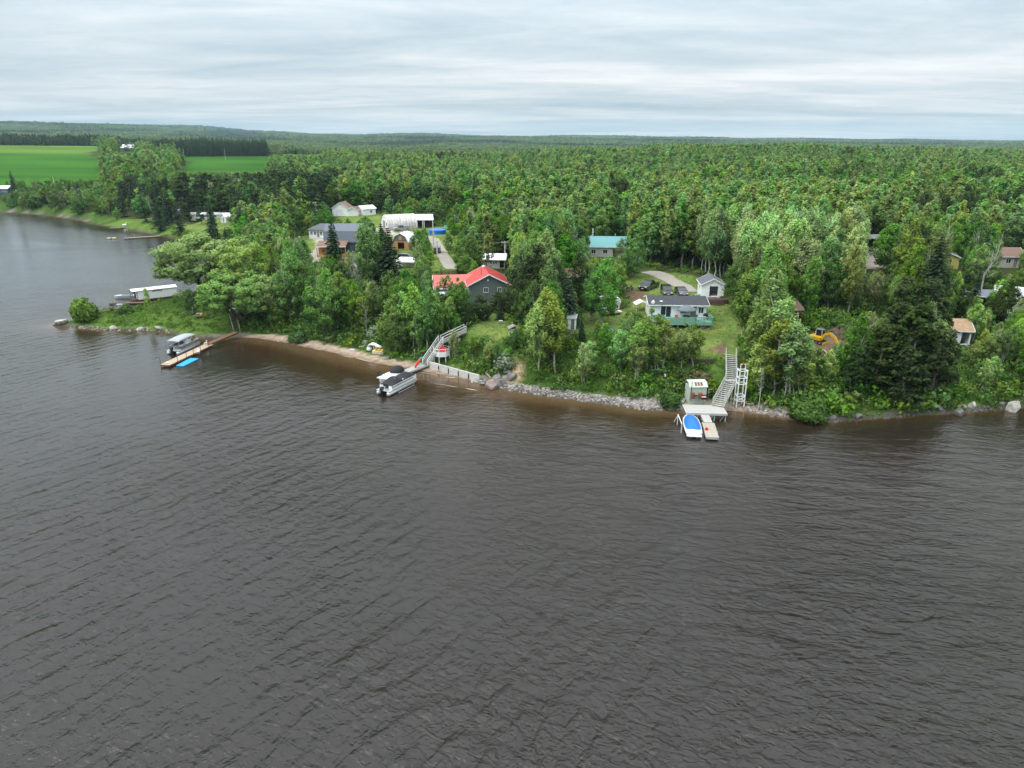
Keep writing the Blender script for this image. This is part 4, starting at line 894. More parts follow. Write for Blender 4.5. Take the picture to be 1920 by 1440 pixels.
# ------------------------------------------------------------------ materials of the built things
for nm, c, kw in [
 ('white_siding', (0.86, 0.87, 0.88), dict(rough=.55, var=.04, bump=.25, bscale=7, stretch=(.15, .15, 4))), ('white_paint', (0.80, 0.80, 0.79), dict(rough=.5, var=.05)),
 ('shingle_grey', (0.115, 0.122, 0.14), dict(rough=.9, var=.18, scale=6, bump=.4, bscale=26)), ('shingle_dark', (0.052, 0.055, 0.063), dict(rough=.9, var=.2, scale=6, bump=.4, bscale=26)),
 ('shingle_brown', (0.20, 0.125, 0.095), dict(rough=.9, var=.18, scale=6, bump=.4, bscale=26)), ('shingle_tan', (0.36, 0.24, 0.145), dict(rough=.9, var=.15, scale=3)),
 ('red_metal', (0.58, 0.115, 0.10), dict(rough=.42, var=.06, scale=1.2)), ('teal_metal', (0.10, 0.30, 0.31), dict(rough=.4, var=.06)), ('white_metal', (0.82, 0.84, 0.86), dict(rough=.38, var=.06, scale=1.5)),
 ('galvanised', (0.46, 0.49, 0.51), dict(rough=.42, var=.12, metal=.35)), ('rusty_metal', (0.52, 0.54, 0.55), dict(rough=.5, var=.08, c2=(.40, .33, .28), scale=.9, metal=.25)),
 ('barn_roof', (0.118, 0.135, 0.165), dict(rough=.5, var=.06)), ('barn_wall', (0.040, 0.052, 0.062), dict(rough=.6, var=.08)), ('green_siding', (0.125, 0.155, 0.145), dict(rough=.6, var=.06)),
 ('timber', (0.42, 0.22, 0.085), dict(rough=.7, var=.15, scale=5)), ('dock_wood', (0.44, 0.335, 0.235), dict(rough=.8, var=.16, scale=2.5)), ('brown_wood', (0.17, 0.088, 0.045), dict(rough=.8, var=.2, scale=3)),
 ('grey_wood', (0.40, 0.395, 0.37), dict(rough=.85, var=.14, scale=3)), ('weathered', (0.27, 0.25, 0.22), dict(rough=.9, var=.2, scale=3)), ('dark_wood', (0.075, 0.05, 0.036), dict(rough=.85, var=.2, scale=3)), ('deck_red', (0.135, 0.075, 0.058), dict(rough=.75, var=.15)),
 ('concrete', (0.55, 0.54, 0.50), dict(rough=.9, var=.12, scale=2)), ('pale_green', (0.50, 0.58, 0.49), dict(rough=.55, var=.08)), ('mint', (0.17, 0.36, 0.275), dict(rough=.6, var=.07)), ('rust', (0.25, 0.10, 0.05), dict(rough=.9, var=.3, scale=4)),
 ('glass', (0.022, 0.028, 0.033), dict(rough=.06, var=.05, spec=.6)), ('black_plastic', (0.018, 0.018, 0.02), dict(rough=.35, var=.1)), ('cover_black', (0.02, 0.021, 0.025), dict(rough=.85, var=.12)), ('canvas_grey', (0.34, 0.375, 0.395), dict(rough=.85, var=.07)), ('canvas_slate', (0.13, 0.155, 0.17), dict(rough=.85, var=.08)),
 ('aluminium', (0.62, 0.64, 0.66), dict(rough=.35, var=.08, metal=.5)), ('gelcoat', (0.80, 0.81, 0.82), dict(rough=.25, var=.03, coat=.3)), ('blue_cover', (0.012, 0.135, 0.42), dict(rough=.6, var=.1)), ('blue_mat', (0.008, 0.32, 0.78), dict(rough=.5, var=.06)), ('tarp_blue', (0.015, 0.16, 0.58), dict(rough=.45, var=.12)), ('tarp_teal', (0.16, 0.48, 0.46), dict(rough=.5, var=.1)),
 ('cushion', (0.45, 0.47, 0.47), dict(rough=.7, var=.08)), ('red_fabric', (0.66, 0.02, 0.02), dict(rough=.7, var=.1)), ('yellow_plastic', (0.68, 0.44, 0.06), dict(rough=.45, var=.08)), ('cream', (0.66, 0.57, 0.42), dict(rough=.6, var=.08)), ('teal_cloth', (0.03, 0.24, 0.30), dict(rough=.6, var=.1)), ('pink', (0.75, 0.35, 0.42), dict(rough=.6, var=.08)),
 ('car_black', (0.012, 0.013, 0.016), dict(rough=.22, var=.05, coat=.6)), ('car_grey', (0.045, 0.052, 0.06), dict(rough=.25, var=.05, coat=.6)), ('car_silver', (0.33, 0.34, 0.35), dict(rough=.28, var=.05, metal=.4, coat=.5)), ('car_green', (0.22, 0.245, 0.22), dict(rough=.4, var=.1, coat=.3)), ('car_white', (0.78, 0.78, 0.78), dict(rough=.3, var=.03, coat=.4)), ('tyre', (0.014, 0.014, 0.014), dict(rough=.85, var=.1)), ('rim', (0.35, 0.35, 0.36), dict(rough=.35, metal=.5)), ('lamp', (0.75, 0.75, 0.72), dict(rough=.15)), ('lamp_red', (0.4, 0.01, 0.01), dict(rough=.2)),
 ('cat_yellow', (0.70, 0.40, 0.015), dict(rough=.42, var=.08)), ('steel_dark', (0.06, 0.058, 0.055), dict(rough=.5, var=.15, metal=.3)), ('rock', (0.215, 0.20, 0.185), dict(rough=.92, var=.18, c2=(.085, .082, .08), scale=1.6, bump=.6, bscale=5)), ('rock_pink', (0.28, 0.20, 0.175), dict(rough=.92, var=.2, c2=(.16, .14, .13), scale=1.4, bump=.6, bscale=5)), ('rock_pale', (0.42, 0.395, 0.35), dict(rough=.92, var=.15, c2=(.18, .18, .155), scale=2, bump=.5, bscale=6)),
 ('yellow_siding', (0.52, 0.46, 0.13), dict(rough=.6, var=.08)), ('cream_siding', (0.55, 0.52, 0.46), dict(rough=.6, var=.08)), ('gazebo_red', (0.24, 0.032, 0.028), dict(rough=.7, var=.15)), ('log', (0.40, 0.33, 0.23), dict(rough=.9, var=.2, scale=4)), ('pole_wood', (0.46, 0.44, 0.40), dict(rough=.9, var=.12)), ('wire', (0.30, 0.31, 0.31), dict(rough=.5)), ('satin_blue', (0.10, 0.17, 0.26), dict(rough=.6, var=.08)), ('pale_wood', (0.38, 0.335, 0.275), dict(rough=.85, var=.12, scale=3)), ('soil_tan', (0.24, 0.15, 0.085), dict(rough=1., var=.25, scale=1.2, bump=.8, bscale=3)), ('soil_brown', (0.10, 0.068, 0.045), dict(rough=1., var=.25, scale=1.2, bump=.8, bscale=3))]:
    mat(nm, c, **kw)

# ------------------------------------------------------------------ buildings
def wall_face(mb, L_, h, holes, t, place):
    """upright slab of length L_ and height h with rectangular holes; place maps (u, depth, v)"""
    us = sorted({-L_/2, L_/2}|{q for a in holes for q in (a[0]-a[2]/2, a[0]+a[2]/2)}); vs = sorted({0., h}|{q for a in holes for q in (a[1], min(a[1]+a[3], h))})
    for u0, u1 in zip(us[:-1], us[1:]):
        for v0, v1 in zip(vs[:-1], vs[1:]):
            cu, cv = (u0+u1)/2, (v0+v1)/2
            if u1-u0 < 1e-4 or v1-v0 < 1e-4 or any(abs(cu-a[0]) < a[2]/2 and a[1] < cv < a[1]+a[3] for a in holes): continue
            q = [place(u, dd, v) for dd in (0, t) for u, v in ((u0, v0), (u1, v0), (u1, v1), (u0, v1))]
            mb.add(q, [(0,1,2,3),(7,6,5,4),(0,4,5,1),(1,5,6,2),(2,6,7,3),(3,7,4,0)])
def building(name, label, p, rz, L_, W, h, rh, wall, roof, feats=(), cat='house', ov=.35, trim='white_paint', profile=None, ribs=0, group=None, found=.5, shed=False, hip=0.0):
    """ridge along local x; front is -y. feats: (kind, face, u, v, w, h)"""
    o = thing(name, label, cat, p, rz, group); t = .14
    H = {f: [(a[2], a[3], a[4], a[5]) for a in feats if a[1] == f] for f in ('front', 'back', 'west', 'east')}
    pl = dict(front=lambda u, d, v: (u, -W/2+d, v), back=lambda u, d, v: (-u, W/2-d, v), west=lambda u, d, v: (-L_/2+d, -u, v), east=lambda u, d, v: (L_/2-d, u, v))
    mb = MB(); wall_face(mb, L_, h, H['front'], t, pl['front']); wall_face(mb, L_, h, H['back'], t, pl['back'])
    wall_face(mb, W-2*t-.004, h, H['west'], t, pl['west']); wall_face(mb, W-2*t-.004, h, H['east'], t, pl['east'])
    prof = profile or ([(-W/2, h), (W/2, h+rh)] if shed else [(-W/2, h), (0, h+rh), (W/2, h)])
    if hip == 0:
        for sx in (-1, 1):
            x0, x1 = (sx*L_/2, sx*(L_/2-t)); n = len(prof); pr = list(prof)+([(W/2, h)] if shed else [])
            n = len(pr); v = [(x0, a, b-.01) for a, b in pr]+[(x1, a, b-.01) for a, b in pr]
            mb.add(v, [tuple(range(n)), tuple(range(n, 2*n))[::-1]]+[(k, n+k, n+(k+1) % n, (k+1) % n) for k in range(n)])
    mb.box(-L_/2+.02, L_/2-.02, -W/2+.02, W/2-.02, -found, 0.03)
    mb.build('wall', wall, o)
    # roof shell with overhang
    rb = MB(); th = .13; X = L_/2+ov
    if hip > 0:
        a = [(-X, -W/2-ov, h-.02), (X, -W/2-ov, h-.02), (X, W/2+ov, h-.02), (-X, W/2+ov, h-.02)]; q = L_/2-hip
        b = [(-q, 0, h+rh), (q, 0, h+rh)]; v = a+b+[(x, y, z+th) for x, y, z in a+b]
        rb.add(v, [(6,7,11,10),(7,8,11),(8,9,10,11),(9,6,10),(0,6,9,3),(0,1,7,6),(1,2,8,7),(2,3,9,8),(0,3,2,1)])
    else:
        pr = list(prof); d0 = np.array(pr[0])-np.array(pr[1]); d0 = d0/np.linalg.norm(d0); d1 = np.array(pr[-1])-np.array(pr[-2]); d1 = d1/np.linalg.norm(d1)
        pr[0] = tuple(np.array(pr[0])+d0*ov); pr[-1] = tuple(np.array(pr[-1])+d1*ov)
        n = len(pr); top = [(a, b+th) for a, b in pr]; ring = pr+top[::-1]; m = len(ring)
        v = [(-X, a, b) for a, b in ring]+[(X, a, b) for a, b in ring]
        f = [(k, (k+1) % m, m+(k+1) % m, m+k) for k in range(m)]
        for s in (0, m):
            for k in range(n-1): f.append((s+k, s+k+1, s+m-2-k, s+m-1-k))
        rb.add(v, f)
        if ribs:
            for x in np.arange(-X+ribs/2, X, ribs):
                for (a, b), (c, e) in zip(top[:-1], top[1:]): rb.bar((x, a, b+.02), (x, c, e+.02), .05, .05)
    ro = rb.build('roof', roof, o)
    if hip == 0:
        fb = MB()
        for sx in (-1, 1):
            for (a, b), (c, e) in zip(pr[:-1], pr[1:]): fb.bar((sx*(X+.015), a, b+.04), (sx*(X+.015), c, e+.04), .05, .2)
        for (a, b), s in ((pr[0], -1), (pr[-1], 1)): fb.bar((-X, a+s*.02, b+.03), (X, a+s*.02, b+.03), .05, .18)
        fb.build('fascia', trim, ro)
    for kd, fc, u, v, w_, hh in feats:
        f_ = pl[fc]
        def bx(m, u0, u1, v0, v1, d0, d1):
            q = [f_(a, d, b) for d in (d0, d1) for a, b in ((u0, v0), (u1, v0), (u1, v1), (u0, v1))]
            m.add(q, [(0,1,2,3),(7,6,5,4),(0,4,5,1),(1,5,6,2),(2,6,7,3),(3,7,4,0)])
        e = .09; m = MB()
        if kd in ('window', 'patio_door', 'door', 'garage_door'):
            bx(m, u-w_/2-e, u+w_/2+e, v+hh, v+hh+e, -.035, .1); bx(m, u-w_/2-e, u-w_/2, v, v+hh-.002, -.035, .1); bx(m, u+w_/2, u+w_/2+e, v, v+hh-.002, -.035, .1)
            if kd == 'window': bx(m, u-w_/2-e, u+w_/2+e, v-e, v-.002, -.06, .1)
            if kd in ('window', 'patio_door'): bx(m, u-.035, u+.035, v, v+hh-.002, .01, .08)
        if kd == 'window' or kd == 'patio_door':
            wo = m.build('window' if kd == 'window' else 'door', trim, o); g_ = MB()
            bx(g_, u-w_/2, u+w_/2, v, v+hh, .09, .12); g_.build('pane', 'glass', wo)
        elif kd == 'door':
            do = m.build('door_frame', trim, o); g_ = MB(); bx(g_, u-w_/2, u+w_/2, v, v+hh, .05, .1); dd = g_.build('door', 'weathered' if trim == 'white_paint' else trim, o)
            k_ = MB(); bx(k_, u+w_/2-.16, u+w_/2-.08, v+.95, v+1.1, -.03, .05); k_.build('handle', 'steel_dark', dd)
        elif kd == 'garage_door':
            do = m.build('door_frame', trim, o); g_ = MB(); nn2 = 4
            for k in range(nn2): bx(g_, u-w_/2, u+w_/2, v+hh*k/nn2+.012, v+hh*(k+1)/nn2-.012, .04, .1)
            g_.build('garage_door', 'white_metal', o)
    return o
def chimney(o, x, y, z0, z1, r=.12, m='galvanised'):
    c = MB().tube([(x, y, z0), (x, y, z1)], r, 8).build('chimney', m, o); MB().tube([(x, y, z1-.02), (x, y, z1+.1), (x, y, z1+.2)], [r*1.5, r*1.7, r*.4], 8).build('cap', m, c)
def ang(a, b):
    """heading, in the ground plane, from pixel a to pixel b at the height of the ground there"""
    p, q = G(*a), G(*b); return math.atan2(q[1]-p[1], q[0]-p[0])
def lift(p, dz): return (p[0], p[1], p[2]+dz)

def buildings():
    # the white cottage with the green deck
    p = G(1272, 604); base = hz(p[0], p[1]+2)
    cot = building('cottage', 'long white cottage with dark grey shingle roof above the lawn', (p[0], p[1]+3.2, base+.5), R(-3.5), 9.6, 6.4, 2.35, .8, 'white_siding', 'shingle_dark',
        [('patio_door', 'front', -2.1, .15, 1.7, 1.95), ('window', 'front', 1.0, .9, 1.3, 1.1), ('door', 'front', 2.6, .1, .9, 1.95), ('window', 'front', 3.9, .9, .8, 1.0), ('window', 'west', 0, .9, 1.1, 1.0), ('window', 'east', 0, .9, 1.1, 1.0)], ov=.45, found=1.6)
    m = MB(); m.tube([(-4.3, -3.3, .9), (-4.3, -3.3, 3.2)], .035, 6); m.ell((-4.45, -3.45, 2.75), (.34, .12, .36), 12, 4); m.build('satellite_dish', 'white_paint', cot)
    MB().tube([(-3.1, -3.75, .1), (-3.1, -3.75, 3.0)], .04, 6).build('lamp_post', 'aluminium', cot); MB().ell((-3.1, -3.75, 3.05), (.32, .2, .09), 10, 4).build('lamp_head', 'white_paint', cot)
    C0 = (p[0], p[1]+3.2, base+.5)
    # deck
    d = thing('cottage_deck', 'mint green raised deck with railing in front of the white cottage', 'deck', C0, R(-3.5)); zf = -.05
    m = MB()
    for k in range(19): m.box(-2.6+k*.42, -2.6+k*.42+.405, -6.4, -3.28, zf-.06, zf)
    m.build('floor', 'mint', d)
    MB().box(-4.6, -2.62, -5.0, -3.28, zf-.06, zf).build('side_floor', 'mint', d)
    def rail(x0, y0, x1, y1, solid):
        r_ = MB(); r_.bar((x0, y0, zf+.95), (x1, y1, zf+.95), .1, .07); L_ = math.hypot(x1-x0, y1-y0); n = max(2, int(L_/1.3))
        for k in range(n+1): a = k/n; r_.bar((x0+(x1-x0)*a, y0+(y1-y0)*a, zf-.1), (x0+(x1-x0)*a, y0+(y1-y0)*a, zf+1.0), .1)
        r_.build('railing', 'mint', d)
        if solid:
            for k in range(n):
                a, b = (k+.04)/n, (k+.96)/n; MB().bar((x0+(x1-x0)*a, y0+(y1-y0)*a, zf+.43), (x0+(x1-x0)*b, y0+(y1-y0)*b, zf+.43), .03, .82).build('panel', 'mint', d)
        else:
            b_ = MB()
            for k in range(int(L_/.2)): a = (k+.5)/int(L_/.2); b_.bar((x0+(x1-x0)*a, y0+(y1-y0)*a, zf), (x0+(x1-x0)*a, y0+(y1-y0)*a, zf+.92), .035)
            b_.bar((x0, y0, zf+.1), (x1, y1, zf+.1), .05, .07); b_.build('balusters', 'mint', d)
    rail(-2.6, -6.4, 2.4, -6.4, True); rail(2.4, -6.4, 5.35, -6.4, False); rail(5.35, -6.4, 5.35, -3.4, False); rail(-4.6, -5.0, -2.65, -5.0, True); rail(-2.6, -6.3, -2.6, -5.05, True); rail(-4.6, -4.9, -4.6, -3.4, False)
    MB().box(-2.6, 5.36, -6.47, -6.36, zf-.4, zf-.08).build('skirt', 'mint', d)
    for x in (-2.4, -.4, 1.6, 3.5, 5.2): MB().box(x-.09, x+.09, -6.3, -6.12, -2.9, zf-.07).build('post', 'weathered', d)
    m = MB(); m.bar((3.5, -6.2, -.4), (5.1, -6.2, -1.5), .08); m.build('brace', 'weathered', d)
    l_ = thing('ladder', 'small white ladder leaning on the end of the green deck', 'ladder', C0, R(-3.5)); m = MB()
    for s in (-.22, .22): m.bar((-4.3+s, -5.75, -2.0), (-4.3+s, -5.12, .3), .05)
    m.build('rails', 'white_paint', l_)
    for k in range(6): MB().bar((-4.52, -5.72+.1*k, -1.8+.34*k), (-4.08, -5.72+.1*k, -1.8+.34*k), .05).build('rung', 'white_paint', l_)
    # parasol with netting posts, table, chairs, barbecue
    u = thing('parasol', 'large slate grey parasol open on the green deck', 'parasol', C0, R(-3.5)); cx_, cy_2 = 1.2, -4.6
    MB().tube([(cx_, cy_2, zf), (cx_, cy_2, zf+2.7)], .035, 8).build('pole', 'aluminium', u)
    ring = lambda r, z, sc=1.0: [(cx_+r*math.cos(2*math.pi*k/16)*(1 if k % 2 == 0 else sc), cy_2+r*math.sin(2*math.pi*k/16)*(1 if k % 2 == 0 else sc), z) for k in range(16)]
    MB().loft([ring(1.62, zf+1.72, .93), ring(1.6, zf+1.95, .95), ring(1.05, zf+2.33, .97), ring(.3, zf+2.62), ring(.02, zf+2.72)], cap=False).build('canopy', 'canvas_slate', u)
    MB().tube([(cx_, cy_2, zf+.01), (cx_, cy_2, zf+.09)], .3, 12).build('base', 'steel_dark', u)
    for k in range(8): a = math.pi*k/4; MB().bar((cx_, cy_2, zf+2.5), (cx_+1.55*math.cos(a), cy_2+1.55*math.sin(a), zf+1.92), .025).build('rib', 'aluminium', u)
    t_ = thing('patio_table', 'round patio table under the slate parasol', 'table', C0, R(-3.5)); MB().tube([(cx_, cy_2, zf+.70), (cx_, cy_2, zf+.74)], .7, 18).build('top', 'cover_black', t_)
    for k in range(4): a = math.pi*k/2+.4; MB().tube([(cx_+.5*math.cos(a), cy_2+.5*math.sin(a), zf), (cx_+.4*math.cos(a), cy_2+.4*math.sin(a), zf+.70)], .025, 6).build('leg', 'steel_dark', t_)
    for x, y, a, c, lb in [(-.2, -4.8, 90, 'red_fabric', 'red folding chair beside the slate parasol'), (2.6, -4.4, -90, 'satin_blue', 'dark blue folding chair beside the slate parasol'), (3.2, -5.3, 180, 'gelcoat', 'white resin chair close to the deck railing'), (3.9, -5.6, 180, 'canvas_grey', 'grey lounge chair at the deck corner')]:
        ch = thing('deck_chair', lb, 'chair', C0, R(-3.5)); q = lambda X, Y, Z: (x+X*math.cos(R(a))-Y*math.sin(R(a)), y+X*math.sin(R(a))+Y*math.cos(R(a)), zf+Z)
        m = MB(); m.bar(q(0, -.25, .43), q(0, .25, .43), .5, .05); m.build('seat', c, ch); m = MB(); m.bar(q(0, .25, .45), q(0, .38, 1.0), .5, .05, up=(math.cos(R(a)), math.sin(R(a)), 0)); m.build('backrest', c, ch)
        for X in (-.24, .24):
            for Y in (-.24, .26): MB().bar(q(X, Y, 0), q(X, Y*.9, .42), .035).build('leg', 'aluminium', ch)
    b_ = thing('barbecue', 'black domed barbecue at the corner of the green deck', 'barbecue', C0, R(-3.5)); MB().ell((4.55, -4.2, zf+.95), (.42, .3, .3), 12, 6).build('lid', 'black_plastic', b_); MB().box(4.15, 4.95, -4.45, -3.95, zf+.72, zf+.93).build('firebox', 'black_plastic', b_)
    for X in (4.2, 4.9):
        for Y in (-4.4, -4.0): MB().bar((X, Y, zf), (X, Y, zf+.72), .05).build('leg', 'steel_dark', b_)
    MB().box(4.98, 5.25, -4.4, -4.0, zf+.8, zf+.84).build('side_shelf', 'aluminium', b_)
    w_ = thing('log_pile', 'jumbled heap of split firewood under the green deck', 'firewood', (C0[0]+4.0, C0[1]-6.3, hz(C0[0]+4.0, C0[1]-6.3)), 0)
    rr = np.random.RandomState(5)
    for k in range(16):
        a = rr.uniform(0, 3.1); z = .1+.16*(k // 6); c = np.array([rr.uniform(-.7, .7), rr.uniform(-.3, .3), z]); e = np.array([math.cos(a), math.sin(a), rr.normal(0, .15)])*.3; MB().tube([c-e, c+e], .09, 6).build('log', 'rust' if k % 3 else 'log', w_)
    # white garage and its brown deck
    p = G(1338, 566); gz = hz(p[0], p[1]+2)
    ga = building('garage', 'small white garage with grey shingle roof and open dark doorway', (p[0], p[1]+2.8, gz+.75), R(84), 5.2, 4.1, 2.35, 1.05, 'white_siding', 'shingle_grey', [('opening', 'west', 0.15, .02, 1.55, 2.0), ('window', 'back', 0, 1.0, .8, .8)], cat='garage', ov=.3, found=1.5)
    gd = thing('garage_deck', 'dark reddish brown deck in front of the white garage', 'deck', (p[0]+.2, p[1]+.1, gz+.68), R(-6)); m = MB()
    for k in range(15): MB().box(-1.95+k*.28, -1.95+k*.28+.262, -1.9, .05, -.05, 0).build('plank', 'deck_red', gd)
    for k in range(4): MB().box(-1.9, 1.2, -2.2-.28*k, -1.93-.28*k, -.22-.17*k, -.17-.17*k).build('step', 'deck_red', gd)
    MB().box(-1.95, 2.2, -1.9, -1.86, -1.4, -.06).build('skirt', 'dark_wood', gd)
    for k, (x, y) in enumerate([(1.3, -.4), (1.6, -.5)]):
        q = thing('flower_pot', 'small dark flower pot by the garage doorway', 'pot', lift((p[0]+x, p[1]+y+.1, gz), .68), 0, 'flower pots by the garage door'); MB().tube([(0, 0, 0), (0, 0, .28)], [.12, .17], 10).build('pot', 'deck_red', q); tm, (v, f, t), bk, mt = t_shrub(77+k, 1, .5, .25, 'leaf_maple', 6, 8); link('crown', crown_mesh('crown', v, f, t), mt, q)
    # red-roofed green house: long wing and a gable towards the lake
    p = G(905, 575); z = hz(p[0], p[1]+3)
    A = (p[0]+.6, p[1]+5.0, z)
    gh = building('green_house', 'grey-green house with bright red metal roof above the lawn', A, R(98), 9.5, 7.6, 4.1, 1.9, 'green_siding', 'red_metal', [('window', 'west', -.6, 2.6, .75, .85), ('window', 'west', 2.0, 2.6, .6, .8), ('window', 'front', 2, 1.6, 1.2, 1.1), ('window', 'back', 2, 1.6, 1.2, 1.1)], ribs=.45, found=2.5, ov=.5)
    MB().tube([(-2, 1.2, 4.6), (-2, 1.2, 6.9)], .05, 6).build('vent_pipe', 'steel_dark', gh)
    MB().ell((2.5, .3, 6.35), (.32, .32, .28), 10, 5).build('turbine_vent', 'white_paint', gh); MB().ell((-4.82, .2, 4.9), (.06, .2, .2), 10, 4).build('gable_light', 'white_paint', gh)
    q = G(850, 572); B = (q[0]-.2, q[1]+4.6, z-.05)
    wing = MB(); ww = building('house_wing', 'lower red-roofed wing with covered veranda on the grey-green house', B, R(8), 7.4, 6.6, 3.1, 1.75, 'green_siding', 'red_metal', [('window', 'front', -1, 1.1, 1.0, 1.1), ('window', 'front', 1.5, 1.1, 1.0, 1.1)], ribs=.45, found=2.5, ov=.5)
    ve = thing('veranda', 'white lattice-walled veranda deck below the red roof', 'veranda', (B[0]-4.0, B[1]-4.6, z+.2), R(-12))
    MB().box(-2.6, 3.2, -1.4, 1.4, -.1, 0).build('floor', 'grey_wood', ve); MB().box(-2.7, 3.3, -1.5, 1.5, 1.95, 2.07).build('roof', 'white_metal', ve)
    for x in (-2.5, -.6, 1.3, 3.1):
        for y in (-1.35, 1.35): MB().box(x-.06, x+.06, y-.06, y+.06, -1.6, 1.95).build('post', 'white_paint', ve)
    for k in range(6): MB().box(-2.55+k*.96, -2.55+k*.96+.9, -1.42, -1.38, -.95, .9).build('panel', 'white_paint', ve)
    # pale bungalow behind
    p = G(926, 504); building('bungalow', 'pale bungalow with white metal roof behind the red-roofed house', (p[0], p[1]+2.5, p[2]), R(-4), 5.6, 4.6, 2.2, 1.0, 'cream_siding', 'white_metal', [('window', 'front', -.55, 1.0, .42, .8), ('window', 'front', .1, 1.0, .42, .8), ('window', 'front', .75, 1.0, .42, .8), ('opening', 'front', 2.1, .1, 1.0, 1.9)], ribs=.4, found=.6)
    p = G(975, 500); building('shed', 'low white-roofed shed half hidden behind the dark elms', (p[0], p[1]+1.5, p[2]), R(10), 2.4, 2.2, 1.9, .7, 'cream_siding', 'white_metal', [('door', 'front', 0, 0, .8, 1.7)], cat='shed')
    # teal roof
    p = G(1136, 482); th = building('teal_house', 'pale house with teal metal roof deep among the trees', (p[0], p[1]+3.5, p[2]), R(-4), 10.5, 7.2, 2.7, 2.1, 'cream_siding', 'teal_metal', [('window', 'front', 0, .9, 1.1, 1.0), ('opening', 'front', 2.6, .1, 1.2, 2.0), ('window', 'front', -3, .9, 1.1, 1.0)], ribs=.5); chimney(th, -3.2, .3, 4.6, 6.6, .12, 'white_paint'); chimney(th, 2.7, .4, 4.5, 5.3, .1)
    p = G(1072, 538); building('brown_cabin', 'cabin with weathered brown roof hidden by elms', (p[0], p[1]+2, p[2]), R(12), 4.6, 4.2, 2.3, 1.2, 'dark_wood', 'shingle_brown', [('window', 'front', 0, .9, .9, .9)], cat='cabin')
    p = G(1073, 619); ps = building('garden_shed', 'tall narrow white garden shed on the lawn edge', (p[0], p[1]+.8, p[2]), R(-12), 1.35, 1.5, 2.0, .35, 'white_siding', 'galvanised', [('door', 'front', .2, .05, .55, 1.75), ('window', 'east', 0, .9, .35, .8)], cat='shed', ov=.12, shed=True); MB().tube([(.4, .2, 2.2), (.4, .2, 2.9)], .04, 6).build('vent_pipe', 'white_paint', ps)
    # canopy peak beyond the cottage
    p = G(1201, 582); c = thing('canopy_tent', 'white peaked canopy tent beside the cottage', 'canopy', p, R(6))
    for x in (-1.1, 1.1):
        for y in (-1, 1): MB().tube([(x, y, -.2), (x, y, 1.2)], .03, 6).build('pole', 'white_paint', c)
    MB().prism([(-1.2, 1.15), (0, 1.75), (1.2, 1.15), (1.2, 1.25), (0, 1.87), (-1.2, 1.25)], -1.1, 1.1).build('roof', 'white_paint', c)
    # village: dark gambrel house
    p = G(646, 476); W = 8.6; bz = p[2]
    gam = [(-W/2, 3.4), (-W/2+.9, 5.9), (0, 7.6), (W/2-.9, 5.9), (W/2, 3.4)]
    bh = building('gambrel_house', 'tall dark slate gambrel house behind the tallest spruce', (p[0]-.3, p[1]+4.6, bz), R(2), 10.0, W, 3.4, 4.2, 'barn_wall', 'barn_roof', [('window', 'front', 3.6, 1.2, .8, 1.0), ('door', 'front', 2.2, .1, .9, 2.0)], profile=gam, trim='barn_roof', ribs=.5)
    po = thing('timber_porch', 'brown-roofed timber porch of fresh orange wood', 'porch', (p[0]-3.0, p[1]-2.3, bz), R(2))
    rf = MB(); rf.add([(-3.6, -2.2, 2.5), (4.4, -2.2, 2.5), (4.4, 2.2, 3.5), (-3.6, 2.2, 3.5), (-3.6, -2.2, 2.62), (4.4, -2.2, 2.62), (4.4, 2.2, 3.62), (-3.6, 2.2, 3.62)], [(0,3,2,1),(4,5,6,7),(0,1,5,4),(1,2,6,5),(2,3,7,6),(3,0,4,7)]); rf.build('roof', 'shingle_brown', po)
    MB().bar((-3.6, -2.24, 2.5), (4.4, -2.24, 2.5), .05, .2).build('fascia', 'white_paint', po)
    for x in (-3.4, -1.0, 1.6, 4.2): MB().box(x-.09, x+.09, -2.1, -1.92, -.3, 2.5).build('post', 'timber', po)
    MB().box(-3.5, 4.3, -2.15, 2.0, -.3, .25).build('floor', 'timber', po); MB().box(-3.45, -1.2, -.2, -.05, .25, 2.7).build('screen', 'timber', po)
    p = G(606, 446); building('white_house', 'white bungalow with dark grey hipped roof beside the gambrel house', (p[0], p[1]+3.2, p[2]), R(-14), 8.4, 6.4, 2.5, 1.7, 'white_siding', 'shingle_grey', [('window', 'front', u_, .9, .75, 1.1) for u_ in (-3.3, -2.0, .2, 1.3, 2.4)]+[('door', 'front', -.9, .1, .85, 2.0), ('window', 'west', 0, .9, .9, 1.0)], hip=2.6, ov=.45)
    p = G(640, 405); building('white_garage', 'tall white gabled garage at the wood edge', (p[0], p[1]+3, p[2]), R(86), 6.4, 6.6, 3.1, 2.1, 'white_siding', 'shingle_brown', [('garage_door', 'west', -.3, .05, 2.8, 2.3)], cat='garage')
    p = G(660, 405); building('low_garage', 'low white garage joined to the tall white garage', (p[0]+.4, p[1]+2.4, p[2]), R(86), 4.6, 3.7, 2.3, 1.0, 'white_siding', 'shingle_brown', [('garage_door', 'west', .2, .05, 2.3, 1.9)], cat='garage')
    p = G(684, 404); building('white_shed', 'white gabled shed behind a thin tree at the wood edge', (p[0], p[1]+2.6, p[2]), R(48), 6.4, 4.6, 2.6, 1.1, 'white_siding', 'white_metal', [('door', 'west', -.6, .05, .9, 2.0), ('window', 'front', 1, 1, 1, .8)], cat='shed')
    # arched metal hut: ribbed half cylinder
    p = G(748, 430); q = thing('quonset_hut', 'arched corrugated metal hut with white end wall', 'hut', (p[0]-.5, p[1]+4.5, p[2]), R(26)); Lq, rq, hq = 10.5, 4.2, 4.6
    nseg = 42; rings = []
